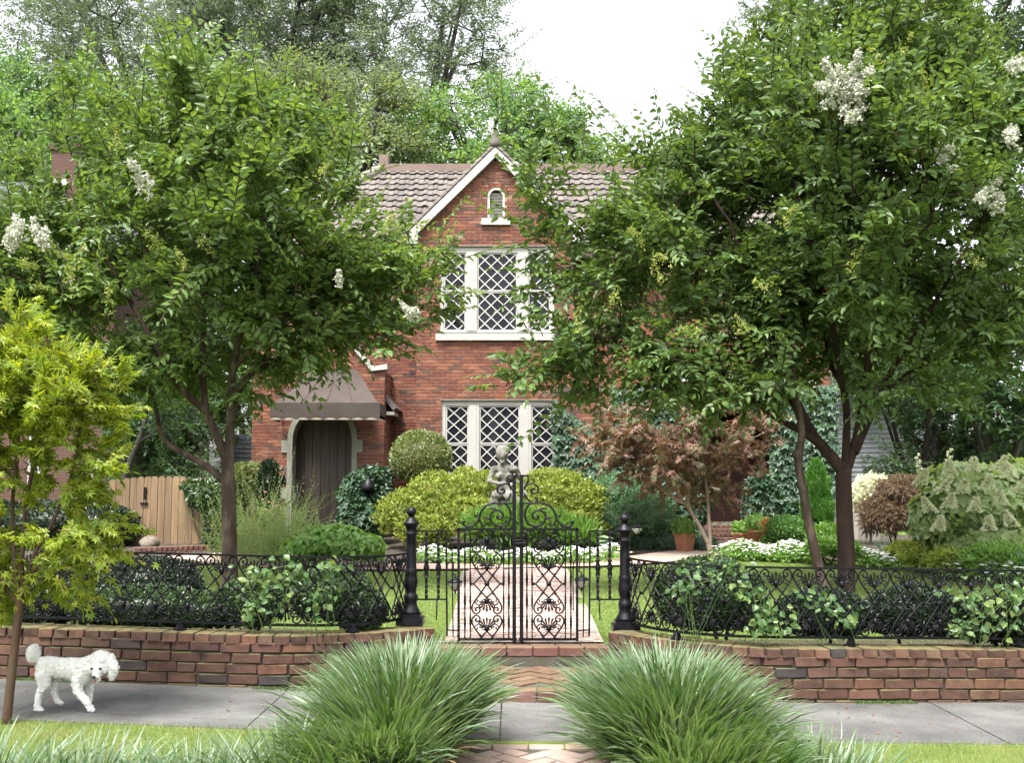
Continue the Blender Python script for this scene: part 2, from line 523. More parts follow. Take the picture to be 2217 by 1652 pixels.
def statue_mat():
    m, nt, n, l, b = mat('weathered_statue_stone')
    g = n.new('ShaderNodeNewGeometry')
    t = noise_node(n, l, 7, 6, .7, vec=g.outputs['Position'])
    r = ramp_node(n, [(.045,.042,.034),(.13,.125,.105),(.26,.255,.235)], [.34,.5,.68]); l.new(t.outputs['Fac'], r.inputs[0])
    l.new(r.outputs[0], b.inputs['Base Color']); b.inputs['Roughness'].default_value = .9
    t2 = noise_node(n, l, 60, 4, .7, vec=g.outputs['Position']); bump(n, l, b, t2.outputs['Fac'], .4, .008)
    return m
M['statue'] = statue_mat()
def glass():
    m, nt, n, l, b = mat('dark_window_glass')
    b.inputs['Base Color'].default_value = (.012,.012,.018,1); b.inputs['Roughness'].default_value = .04
    b.inputs['Specular IOR Level'].default_value = .22
    g = n.new('ShaderNodeNewGeometry'); t = noise_node(n, l, 9, 3, .5, vec=g.outputs['Position']); bump(n, l, b, t.outputs['Fac'], .12, .01)
    return m
M['glass'] = glass()
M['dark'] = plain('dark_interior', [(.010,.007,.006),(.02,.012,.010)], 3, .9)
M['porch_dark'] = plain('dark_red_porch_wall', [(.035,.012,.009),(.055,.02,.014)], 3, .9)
def door_wood():
    m, nt, n, l, b = mat('dark_oak_door')
    g = n.new('ShaderNodeNewGeometry'); mp = n.new('ShaderNodeMapping'); l.new(g.outputs['Position'], mp.inputs[0]); mp.inputs['Scale'].default_value = (22, 22, 1.2)
    t = noise_node(n, l, 1.5, 6, .6, vec=mp.outputs[0])
    r = ramp_node(n, [(.020,.013,.010),(.045,.030,.024),(.07,.05,.04)], [.3,.5,.75]); l.new(t.outputs['Fac'], r.inputs[0])
    l.new(r.outputs[0], b.inputs['Base Color']); b.inputs['Roughness'].default_value = .55
    return m
M['door'] = door_wood()
def cedar(name, cols):
    m, nt, n, l, b = mat(name)
    g = n.new('ShaderNodeNewGeometry'); mp = n.new('ShaderNodeMapping'); l.new(g.outputs['Position'], mp.inputs[0]); mp.inputs['Scale'].default_value = (14, 14, .8)
    t = noise_node(n, l, 1.2, 6, .6, vec=mp.outputs[0])
    r = ramp_node(n, cols, [.3,.5,.72]); l.new(t.outputs['Fac'], r.inputs[0])
    rr = ramp_node(n, [(.75,.75,.75),(1.15,1.12,1.08)]); l.new(rand_piece(n, l), rr.inputs[0])
    c = mixrgb(n, l, r.outputs[0], rr.outputs[0], 1.0, 'MULTIPLY')
    k = n.new('ShaderNodeTexVoronoi'); k.inputs['Scale'].default_value = 2.3; l.new(g.outputs['Position'], k.inputs['Vector'])
    rk = ramp_node(n, [(.25,.18,.12),(1,1,1)], [.03,.06]); l.new(k.outputs['Distance'], rk.inputs[0])
    c = mixrgb(n, l, c, rk.outputs[0], .8, 'MULTIPLY')
    l.new(c, b.inputs['Base Color']); b.inputs['Roughness'].default_value = .8
    return m
M['cedar'] = cedar('cedar_boards', [(.13,.082,.043),(.185,.122,.068),(.24,.168,.10)])
M['grey_wood'] = cedar('weathered_boards', [(.14,.12,.10),(.20,.18,.16),(.25,.23,.21)])
M['awning'] = plain('brown_canvas', [(.046,.033,.028),(.064,.048,.041)], 3, .9, .2)
M['awning_trim'] = plain('beige_canvas_hem', [(.30,.27,.21),(.38,.34,.28)], 4, .9)
def tile_mat():
    m, nt, n, l, b = mat('clay_roof_tile')
    r = ramp_node(n, [(.082,.070,.064),(.105,.090,.082),(.13,.112,.10),(.09,.078,.074),(.118,.104,.092)]); l.new(rand_piece(n, l), r.inputs[0])
    g = n.new('ShaderNodeNewGeometry'); t = noise_node(n, l, 4, 6, .7, vec=g.outputs['Position'])
    rr = ramp_node(n, [(.55,.56,.5),(1,1,1),(1.3,1.25,1.15)], [.3,.5,.7]); l.new(t.outputs['Fac'], rr.inputs[0])
    l.new(mixrgb(n, l, r.outputs[0], rr.outputs[0], .8, 'MULTIPLY'), b.inputs['Base Color']); b.inputs['Roughness'].default_value = .85
    return m
M['tile'] = tile_mat()
M['copper'] = plain('copper_ridge', [(.15,.095,.078),(.19,.13,.108)], 3, .6)
M['shingle'] = plain('grey_shingle', [(.055,.06,.068),(.085,.09,.10)], 10, .9, .4)
M['skylight_glare'] = plain('skylight_reflection_white', [(.85,.86,.9),(.9,.9,.92)], 2, .15)  # skylight pane coloured near white to stand for its bright reflection
M['rail_brown'] = plain('dark_fascia', [(.06,.045,.038),(.09,.07,.06)], 3, .8)
M['siding'] = plain('grey_clapboard', [(.15,.16,.18),(.20,.21,.23)], 3, .7)
M['terracotta'] = plain('terracotta', [(.34,.13,.07),(.42,.19,.11)], 8, .85)
M['rock'] = plain('beige_boulder', [(.13,.105,.082),(.24,.20,.165)], 5, .95, .6, .03)
M['brass'] = plain('brass', [(.55,.42,.20),(.6,.48,.25)], 5, .35, metal=1.0)
M['number'] = plain('aged_bronze_number', [(.38,.33,.22),(.46,.40,.28)], 5, .4)
M['lantern_glass'] = plain('frosted_lantern_glass', [(.50,.49,.43),(.58,.57,.50)], 5, .25)
M['shed'] = plain('slate_blue_shed', [(.06,.07,.09),(.09,.10,.125)], 4, .7)
# bark
def bark(name, cols, s=6.0, st=.5):
    m, nt, n, l, b = mat(name)
    g = n.new('ShaderNodeNewGeometry'); mp = n.new('ShaderNodeMapping'); l.new(g.outputs['Position'], mp.inputs[0]); mp.inputs['Scale'].default_value = (1, 1, .28)
    t = noise_node(n, l, s, 6, .65, vec=mp.outputs[0])
    r = ramp_node(n, cols, [.3,.48,.7]); l.new(t.outputs['Fac'], r.inputs[0]); l.new(r.outputs[0], b.inputs['Base Color'])
    b.inputs['Roughness'].default_value = .85; b.inputs['Specular IOR Level'].default_value = .25
    t2 = noise_node(n, l, s * 5, 5, .7, vec=mp.outputs[0]); bump(n, l, b, t2.outputs['Fac'], st, .012)
    return m
M['bark_crape'] = bark('crape_bark', [(.020,.012,.009),(.046,.030,.023),(.13,.10,.078)], 8)
M['bark_crape_red'] = bark('crape_bark_reddish', [(.015,.0085,.0065),(.027,.015,.0115),(.047,.028,.022)], 7)
M['bark_maple'] = bark('coral_maple_bark', [(.050,.028,.019),(.078,.046,.030),(.085,.066,.042)], 9)
M['bark_pale'] = bark('pale_maple_bark', [(.16,.12,.085),(.24,.19,.145),(.30,.25,.2)], 9)
M['bark_far'] = bark('far_tree_bark', [(.028,.025,.025),(.045,.04,.038),(.07,.062,.058)], 2)
# leaves
M['crape'] = leafmat('crape_leaf', [(.052,.097,.026),(.070,.125,.032),(.094,.154,.042),(.060,.108,.036),(.112,.174,.05)], .36, .42, .4, (1.9,1.7,.7))
M['maple_gold'] = leafmat('gold_maple_leaf', [(.34,.34,.030),(.42,.38,.035),(.27,.31,.03),(.46,.33,.05)], .45, .45, .4, (1.5,1.4,.6))
M['crape_tip'] = leafmat('crape_young_lit_leaf', [(.15,.235,.045),(.20,.28,.05),(.28,.30,.06),(.13,.21,.042)], .4, .35, .5)  # yellow-green young leaves, colour raised so the crown tops look lit
M['crape2'] = leafmat('crape_dark_leaf', [(.044,.084,.024),(.061,.110,.03),(.083,.138,.04),(.052,.096,.034),(.10,.158,.046)], .36, .42, .4, (1.9,1.7,.7))
M['blossom'] = leafmat('white_blossom', [(.52,.53,.44),(.62,.62,.55),(.46,.49,.37)], .25, .6, .2, (1.0, 1.0, .95))
M['bud'] = leafmat('yellow_green_bud', [(.20,.24,.07),(.26,.28,.09),(.16,.21,.06)], .25, .6, .2)
M['maple_lime'] = leafmat('lime_maple_leaf', [(.125,.185,.02),(.18,.235,.024),(.25,.28,.03),(.105,.165,.02),(.21,.255,.026)], .45, .45, .4, (1.7, 1.6, .6))
M['maple_red'] = leafmat('bronze_maple_leaf', [(.11,.06,.05),(.155,.085,.068),(.09,.085,.042),(.18,.11,.085),(.075,.095,.04),(.24,.175,.15)], .35, .45, .4, (1.8, 1.3, .8))
M['lace_red'] = leafmat('lace_maple_leaf', [(.14,.095,.072),(.11,.085,.055),(.165,.12,.095),(.10,.095,.052)], .3, .6, .3, (1.6, 1.3, .8))
M['ivy'] = leafmat('ivy_leaf', [(.014,.036,.018),(.022,.052,.026),(.032,.066,.033),(.018,.044,.018)], .15, .45, .45)
M['ivy_light'] = leafmat('ivy_light_leaf', [(.026,.062,.024),(.04,.085,.032),(.032,.066,.034)], .2, .45, .45)
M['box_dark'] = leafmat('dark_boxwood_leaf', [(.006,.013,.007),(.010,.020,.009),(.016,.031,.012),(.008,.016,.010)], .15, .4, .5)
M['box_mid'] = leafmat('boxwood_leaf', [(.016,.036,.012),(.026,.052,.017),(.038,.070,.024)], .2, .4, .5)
M['box_bright'] = leafmat('bright_boxwood_leaf', [(.05,.12,.035),(.075,.16,.045),(.10,.19,.055)], .25, .42, .4)
M['globe'] = leafmat('globe_holly_leaf', [(.055,.095,.035),(.085,.135,.045),(.13,.17,.055),(.16,.14,.06),(.05,.085,.03)], .2, .35, .5)
M['gold'] = leafmat('golden_hedge_leaf', [(.115,.160,.030),(.155,.199,.040),(.24,.27,.058),(.075,.112,.024),(.22,.26,.06)], .3, .45, .4)
M['blue_green'] = leafmat('blue_green_shrub_leaf', [(.06,.12,.07),(.09,.16,.09),(.05,.11,.055),(.11,.17,.09)], .2, .5, .3)
M['cone_green'] = leafmat('arborvitae_leaf', [(.035,.10,.018),(.05,.13,.022),(.07,.16,.03)], .2, .5, .3)
M['wispy'] = leafmat('wispy_plant_leaf', [(.15,.21,.085),(.20,.27,.12),(.25,.30,.14),(.12,.185,.07)], .3, .55, .3)
M['hosta'] = leafmat('broad_green_leaf', [(.085,.165,.034),(.12,.22,.05),(.15,.26,.065),(.07,.14,.03)], .3, .38, .4)
M['vine'] = leafmat('vine_leaf', [(.030,.066,.022),(.046,.092,.030),(.066,.118,.038),(.10,.14,.036)], .35, .38, .4)
M['dead_leaf'] = leafmat('dry_leaf', [(.16,.06,.03),(.22,.10,.05)], .3, .7, .2, (1.5,1.2,.8))
M['oakleaf'] = leafmat('hydrangea_leaf', [(.15,.199,.085),(.19,.26,.11),(.24,.31,.145),(.13,.185,.075)], .3, .42, .4)
M['panicle'] = leafmat('hydrangea_panicle', [(.74,.75,.56),(.80,.80,.66),(.68,.71,.48),(.76,.73,.58)], .5, .6, .2, (1,1,.9))
M['white_flower'] = leafmat('white_flower', [(.75,.75,.74),(.82,.82,.80)], .2, .6, .2, (1,1,1))
M['red_flower'] = leafmat('red_flower', [(.55,.03,.02),(.62,.08,.04)], .2, .6, .2, (1,1,1))
M['yellow_flower'] = leafmat('yellow_flower', [(.65,.42,.03),(.7,.5,.05)], .2, .6, .2, (1,1,1))
M['pink_flower'] = leafmat('pink_flower', [(.6,.25,.38),(.65,.18,.2),(.7,.55,.5)], .2, .6, .2, (1,1,1))
M['liriope'] = None
M['far_a'] = leafmat('far_oak_leaf', [(.062,.088,.062),(.082,.112,.078),(.104,.136,.095),(.072,.10,.078),(.118,.15,.11)], .45, .55, .3, (1.7,1.7,1.0))  # far leaf colours, except the dark one, paled in place of haze
M['far_b'] = leafmat('far_bright_leaf', [(.07,.135,.05),(.095,.17,.07),(.12,.195,.09),(.08,.15,.065)], .42, .5, .35)
M['far_c'] = leafmat('far_hazed_leaf', [(.085,.122,.07),(.11,.148,.088),(.135,.17,.105),(.095,.135,.085)], .42, .5, .35)  # hazy distance put into the leaf colour
M['far_d'] = leafmat('far_dark_leaf', [(.022,.052,.024),(.034,.072,.03),(.048,.095,.036)], .35, .5, .35)
M['fur'] = None
def liriope_mat():
    m, nt, n, l, b = mat('liriope_blade')
    g = n.new('ShaderNodeNewGeometry')
    r = ramp_node(n, [(.045,.098,.022),(.065,.128,.036),(.12,.17,.095),(.18,.23,.16),(.05,.108,.025),(.14,.19,.12)]); l.new(g.outputs['Random Per Island'], r.inputs[0])
    l.new(r.outputs[0], b.inputs['Base Color']); b.inputs['Roughness'].default_value = .42; b.inputs['Specular IOR Level'].default_value = .5
    tr = n.new('ShaderNodeBsdfTranslucent'); l.new(mixrgb(n, l, r.outputs[0], (1.6,1.7,.6), 1, 'MULTIPLY'), tr.inputs['Color'])
    mx = n.new('ShaderNodeMixShader'); mx.inputs[0].default_value = .28
    l.new(b.outputs[0], mx.inputs[1]); l.new(tr.outputs[0], mx.inputs[2]); l.new(mx.outputs[0], n['Material Output'].inputs['Surface'])
    return m
M['liriope'] = liriope_mat()
M['straw'] = leafmat('straw_blade', [(.22,.17,.08),(.28,.22,.11)], .2, .7, .2)
def fur_mat():
    m, nt, n, l, b = mat('white_dog_fur')
    g = n.new('ShaderNodeNewGeometry'); t = noise_node(n, l, 55, 5, .7, vec=g.outputs['Position'])
    r = ramp_node(n, [(.62,.60,.56),(.72,.71,.69),(.76,.755,.745)], [.3,.5,.7]); l.new(t.outputs['Fac'], r.inputs[0])
    l.new(r.outputs[0], b.inputs['Base Color']); b.inputs['Roughness'].default_value = .95; b.inputs['Specular IOR Level'].default_value = .1
    bump(n, l, b, t.outputs['Fac'], .35, .008)
    return m
M['fur'] = fur_mat()
M['black_nose'] = plain('black_nose', [(.01,.01,.012),(.015,.015,.018)], 5, .35)
M['tongue'] = plain('pink_tongue', [(.35,.10,.11),(.42,.14,.15)], 5, .5)

# ================================================================== ground
def sheet(name, pts_grid, material, kind='structure', parent=None):
    """grid of points -> one sheet"""
    nr, nc = len(pts_grid), len(pts_grid[0])
    v = np.array([[tuple(p) for p in row] for row in pts_grid], dtype=np.float32).reshape(-1, 3)
    f = [(i*nc+j, i*nc+j+1, (i+1)*nc+j+1, (i+1)*nc+j) for i in range(nr-1) for j in range(nc-1)]
    o = put(name, np_mesh(name, v, None, f, smooth=True), material, parent)
    if kind: o['kind'] = kind
    return o
sheet('ground', [[(x, y, -0.35) for x in (-1500, -60, 60, 1500)] for y in (-300, -20, 120, 2500)], M['ground'])
# the street line bends a little at the gate: distances of pavement edge and wall face
def walk_near(x): return 6.28 + .10 * abs(x) ** .9 - (.0 if x < 0 else .035 * x)
def wall_face(x): return 7.62 + .085 * max(0, -x - 1.3) if x < 0 else 7.50 + .10 * max(0, x - 1.5)
xs = list(np.linspace(-16, 16, 65))
sheet('verge', [[(x, y if y > -50 else walk_near(x) + .01, street_z(x) - .006) for x in xs] for y in (1.0, 3.0, 4.5, -99)], M['turf_dry'])
walk = sheet('pavement', [[(x, walk_near(x) + .01 + t * (wall_face(x) + .75 - walk_near(x)), street_z(x) - .014) for x in xs] for t in (0, .25, .5, .75, 1)], M['soil'])
sx_ = -6.15
while sx_ < 6.0:                                  # poured slabs with tooled joints
    a_, b_ = sx_ + .005, sx_ + 1.52 - .005
    vs_, n_ = [], 6
    for i in range(n_ + 1):
        xx = a_ + (b_ - a_) * i / n_
        dz_ = .0015 * math.sin(sx_ * 3.1)
        for yy_, zz_ in ((walk_near(xx), -.05), (walk_near(xx), -.004), (walk_near(xx) + .006, 0), (wall_face(xx) + .75, 0)): vs_.append((xx, yy_, street_z(xx) + zz_ + dz_))
    mb_ = MB().add(vs_, [(i*4+k, (i+1)*4+k, (i+1)*4+k+1, i*4+k+1) for i in range(n_) for k in range(3)] + [(3, 2, 1, 0), (n_*4, n_*4+1, n_*4+2, n_*4+3)])
    mb_.build('slab', M['concrete'], walk)
    sx_ += 1.52
gy = [7.9, 8.15, 8.6, 9.2, 10, 11, 12, 13, 14, 15, 16, 17, 18, 19, 20, 21, 22, 24, 30, 45, 70]
gxs = list(np.linspace(-34, 34, 69))
def lawn_front(x):
    if -.62 < x < .76: return 8.50
    if x < 0: return max(wall_face(x) + .2, 8.42 - .9 * (-x - .62)) if x > -2 else wall_face(x) + .2
    return max(wall_face(x) + .2, 8.42 - .9 * (x - .76)) if x < 2.2 else wall_face(x) + .2
gxs = sorted(list(np.linspace(-34, -6, 15)) + list(np.linspace(-5.5, 5.5, 111)) + list(np.linspace(6, 34, 15)))
sheet('lawn', [[(x, max(y, lawn_front(x) + .001 * i), yard_z(x, max(y, lawn_front(x) + .001 * i)) - (.12 if i == 0 and False else 0)) for x in gxs] for i, y in enumerate(gy)], M['turf'])
# planting beds in front of the house
bedx = np.linspace(-9.0, 9.5, 60)
def bed_front(x):
    b = 17.0 + 0.6 * math.sin(x * .8) 
    if -1.3 < x < 1.6: b = 15.95 - .25 * math.cos((x - .1) * 2)
    if x < -1.3: b = min(b, 15.4 - .25 * (x + 1.3)) if x > -4.2 else 15.8
    if x > 4.2: b = 16.9 - .45 * (x - 4.2)
    return b
sheet('planting_bed', [[(x, bed_front(x) + t * (22.6 - bed_front(x)), yard_z(x, bed_front(x) + t * (22.6 - bed_front(x))) + .03) for x in bedx] for t in np.linspace(0, 1, 12)], M['soil'])

for nm_, x0_, x1_ in (('fence_bed', -6.0, -1.15), ('fence_bed', 1.25, 6.0)):
    sheet(nm_, [[(x, lawn_front(x) + .02 + t * 1.0, yard_z(x, lawn_front(x) + t * 1.0) + .012) for x in np.linspace(x0_, x1_, 40)] for t in (0, .35, .7, 1.0)], M['soil'])

# ------------------------------------------------------------------ brick path, landing, steps
def chamfer_brick(name, ch=0.06, seed=0, j=0.02):
    """unit brick, 1 x 1 x 1 about its centre, worn edges"""
    r = random.Random(seed)
    mb = MB()
    c = .5 - ch
    vs, key = [], {}
    for ax in range(3):
        for sx in (-1, 1):
            for sy in (-1, 1):
                for sz in (-1, 1):
                    s = (sx, sy, sz)
                    p = [s[k] * (.5 if k == ax else c) for k in range(3)]
                    key[(ax, s)] = len(vs)
                    vs.append([q + r.uniform(-j, j) for q in p])
    S = [(a, b) for a in (-1, 1) for b in (-1, 1)]
    fs = []
    for ax in range(3):
        for sg in (-1, 1):
            o = [(-1,-1),(1,-1),(1,1),(-1,1)]
            q = []
            for a, b in o:
                s = [0,0,0]; s[ax] = sg; s[(ax+1)%3] = a; s[(ax+2)%3] = b
                q.append(key[(ax, tuple(s))])
            fs.append(tuple(q if sg > 0 else q[::-1]))
    for ax in range(3):                     # 12 edges
        b1, b2 = (ax+1)%3, (ax+2)%3
        for s1, s2 in S:
            lo = [0,0,0]; lo[ax] = -1; lo[b1] = s1; lo[b2] = s2
            hi = list(lo); hi[ax] = 1
            q = [key[(b1, tuple(lo))], key[(b1, tuple(hi))], key[(b2, tuple(hi))], key[(b2, tuple(lo))]]
            fs.append(tuple(q if s1 * s2 < 0 else q[::-1]))
    for sx in (-1,1):
        for sy in (-1,1):
            for sz in (-1,1):
                s = (sx,sy,sz); q = [key[(0,s)], key[(1,s)], key[(2,s)]]
                fs.append(tuple(q if sx*sy*sz > 0 else q[::-1]))
    me = bpy.data.meshes.new(name); me.from_pydata(vs, [], fs); me.update()
    return me
BR = [chamfer_brick('brick', .055, i, .028) for i in range(6)]
for b_ in BR: b_.materials.append(M['wall_brick'])
BH = [chamfer_brick('house_brick', .03, 20 + i, .008) for i in range(3)]
for b_ in BH: b_.materials.append(M['house_brick'])
BP = [chamfer_brick('path_brick', .03, 40 + i, .012) for i in range(4)]
for b_ in BP: b_.materials.append(M['path_brick'])
BS = [chamfer_brick('step_brick', .045, 60 + i, .016) for i in range(4)]
for b_ in BS: b_.materials.append(M['step_brick'])
def piece(name, meshes, Mx, parent):
    o = bpy.data.objects.new(name, random.choice(meshes))
    COL.objects.link(o)
    o.parent = parent
    o.matrix_parent_inverse = wmat(parent).inverted()
    o.matrix_basis = Mx
    return o
def basis(c, tx, ty, tz, size):
    m = Matrix.Identity(4)
    for i, (a, s) in enumerate(((tx, size[0]), (ty, size[1]), (tz, size[2]))):
        for k in range(3): m[k][i] = a[k] * s
    for k in range(3): m[k][3] = c[k]
    return m
def join_bricks(name, mats4, meshes, material, parent, kind='stuff'):
    """many bricks, each matrix one brick, as one mesh"""
    base = [(np.array([v.co[:] for v in me.vertices]), [tuple(p.vertices) for p in me.polygons]) for me in meshes]
    V, f3, f4, off = [], [], [], 0
    for i, Mx in enumerate(mats4):
        v, fs = base[i % len(base)]
        A = np.array(Mx)
        V.append(v @ A[:3, :3].T + A[:3, 3])
        for f in fs: (f3 if len(f) == 3 else f4).append(tuple(k + off for k in f))
        off += len(v)
    o = put(name, np_mesh(name, np.concatenate(V), f3, f4), material, parent)
    if kind: o['kind'] = kind
    return o
path = sheet('brick_path', [[(x, y, yard_z(0, y) + .004) for x in (-.62 - .01 * (y - 8), .05, .72 + .01 * (y - 8))] for y in (8.45, 9, 10, 12, 14, 15.5, 16.2)], M['path_joint'])
pm = []
yy, row = 8.49, 0
while yy < 16.0:
    dep = .098
    hw = .58 + .012 * (yy - 8)
    x = .05 - hw - (.105 if row % 2 else 0)
    while x < .05 + hw:
        a, b2 = max(x, .05 - hw), min(x + .2, .05 + hw)
        if b2 - a > .04:
            zc = yard_z(0, yy) - .012 + random.uniform(-.006, .006)
            rot = Matrix.Rotation(random.gauss(0, .02), 4, 'Z') @ Matrix.Rotation(random.gauss(0, .03), 4, 'X') @ Matrix.Rotation(random.gauss(0, .02), 4, 'Y')
            pm.append(Matrix.Translation(((a + b2) / 2, yy + dep / 2, zc)) @ rot @ Matrix.Diagonal((b2 - a - .008, dep - .008, .06, 1)))
        x += .208
    yy += dep + .004; row += 1
for Mx in pm[:300]: piece('brick', BP, Mx, path)
join_bricks('distant_bricks', pm[300:], BP, M['path_brick'], path)
# cross walk in front of the beds, sweeping to the porch steps and to the front door
def ribbon(name, mid, w, material, lift, sub=6):
    P = curve_pts(mid, sub)
    P, T, N, B = frames([(p.x, p.y, 0) for p in P])
    rows = []
    for p, t in zip(P, T):
        s = Vector((t.y, -t.x, 0))
        rows.append([(p + s * k) for k in (-w/2, 0, w/2)])
    return sheet(name, [[(q.x, q.y, yard_z(q.x, q.y) + lift) for q in r_] for r_ in rows], material)
M['walk_brick'] = brick_tex('walk_brick', (.40,.27,.22), (.33,.21,.17), (.40,.33,.28))
ribbon('curved_walk', [(-5.2,17.4,0),(-3.2,15.6,0),(-1.4,15.25,0),(.05,15.6,0),(1.5,16.1,0),(3.0,17.6,0),(4.0,18.7,0),(4.6,19.8,0)], 1.05, M['walk_brick'], .035)
# landing outside the gate, its bricks laid zigzag
land_z0, land_z1, land_y0, land_y1 = .075, .105, 7.37, 8.24
landing = put('gate_landing', MB().add([(-.78,land_y0+.01,-.05),(.90,land_y0+.01,-.05),(.90,land_y1,-.05),(-.78,land_y1,-.05),(-.78,land_y0+.01,land_z0-.008),(.90,land_y0+.01,land_z0-.008),(.90,land_y1,land_z1-.008),(-.78,land_y1,land_z1-.008)],
              [(0,3,2,1),(4,5,6,7),(0,1,5,4),(1,2,6,5),(2,3,7,6),(3,0,4,7)]).mesh('gate_landing'), M['mortar'])
landing['kind'] = 'structure'
def herring(cx, cy, x0, x1, y0, y1, W):
    """zigzag brick places at 45 degrees inside a rectangle: (x, y, length, width)"""
    out, c = [], math.cos(R(45))
    for kk in range(-40, 41):
        for mm in range(-12, 13):
            for (px_, py_, w_, h_) in ((kk + 4*mm + 1, kk + .5, 2, 1), (kk + 4*mm + .5, kk + 2, 1, 2)):
                qx, qy = (px_ - py_) * W * c + cx, (px_ + py_) * W * c + cy
                if x0 < qx < x1 and y0 < qy < y1: out.append((qx, qy, w_ * W, h_ * W))
    return out
for qx, qy, w_, h_ in herring(.06, 7.8, -.70, .82, land_y0 + .185, land_y1 - .05, .103):
    zc = land_z0 + (land_z1 - land_z0) * (qy - land_y0) / (land_y1 - land_y0) - .03
    piece('brick', BS, Matrix.Translation((qx, qy, zc + random.uniform(-.004, .004))) @ Matrix.Rotation(R(45) + random.gauss(0, .015), 4, 'Z') @ Matrix.Diagonal((w_ - .009, h_ - .009, .065, 1)), landing)
for i in range(7):                       # edge course: bricks on edge along the front of the lower step
    x0 = -.75 + i * .232
    Mx = Matrix.Translation((x0 + .11, land_y0 + .055, land_z0 - .038)) @ Matrix.Rotation(random.gauss(0, .02), 4, 'Z') @ Matrix.Diagonal((.222, .115, .083, 1))
    piece('brick', BS, Mx, landing)
# threshold step under the gate
thr_z = .238
thr = put('gate_threshold', MB().box((-1.1, 8.245, .0), (1.2, 8.62, thr_z - .04)).box((-.64, 8.22, .1), (.76, 8.24, thr_z - .07)).mesh('gate_threshold'), M['mortar'])
thr['kind'] = 'structure'
for i in range(7):
    x0 = -.64 + i * .2
    piece('brick', BS, Matrix.Translation((x0 + .1, 8.28, thr_z - .032)) @ Matrix.Rotation(random.gauss(0, .015), 4, 'Z') @ Matrix.Diagonal((.188, .13, .066, 1)), thr)
    piece('brick', BS, Matrix.Translation((x0 + .08, 8.41, thr_z - .034)) @ Matrix.Rotation(random.gauss(0, .015), 4, 'Z') @ Matrix.Diagonal((.188, .11, .06, 1)), thr)
# brick strip across the verge, in the near foreground
vstrip = sheet('verge_path', [[(x, y, street_z(x) - .004 + .006) for x in (-.42, .1, .62)] for y in (3.5, 5, 6.1)], M['mortar'])
for i in range(6):
    piece('brick', BP, Matrix.Translation((-.42 + i * .205, 6.10, -.022)) @ Matrix.Rotation(random.gauss(0, .02), 4, 'Z') @ Matrix.Diagonal((.196, .1, .06, 1)), vstrip)
for qx, qy, w_, h_ in herring(.1, 5.5, -.42, .62, 5.2, 6.0, .103):
    piece('brick', BP, Matrix.Translation((qx, qy, -.021 + random.uniform(-.003, .003))) @ Matrix.Rotation(R(45) + random.gauss(0, .02), 4, 'Z') @ Matrix.Diagonal((w_ - .011, h_ - .011, .06, 1)), vstrip)

# ------------------------------------------------------------------ garden walls
def resample(P, step):
    P = [Vector(p) for p in P]
    d = [0]
    for i in range(1, len(P)): d.append(d[-1] + (P[i] - P[i-1]).length)
    def f(s):
        s = min(max(s, 0), d[-1] - 1e-6)
        for i in range(1, len(d)):
            if s <= d[i]:
                t = (s - d[i-1]) / max(1e-9, d[i] - d[i-1])
                return P[i-1].lerp(P[i], t), (P[i] - P[i-1]).normalized()
    return f, d[-1]
def bez(a, b, c, n=14):
    a, b, c = Vector(a), Vector(b), Vector(c)
    return [a*(1-t)**2 + b*2*t*(1-t) + c*t*t for t in [i/n for i in range(n+1)]]
LEFT_LINE = bez((-.60, 8.26, 0), (-1.28, 7.56, 0), (-2.1, wall_face(-2.1), 0)) + [Vector((-6.5, wall_face(-6.5), 0))]
RIGHT_LINE = bez((.74, 8.24, 0), (1.34, 7.44, 0), (2.2, wall_face(2.2), 0)) + [Vector((6.5, wall_face(6.5), 0))]
WALL_H = .372
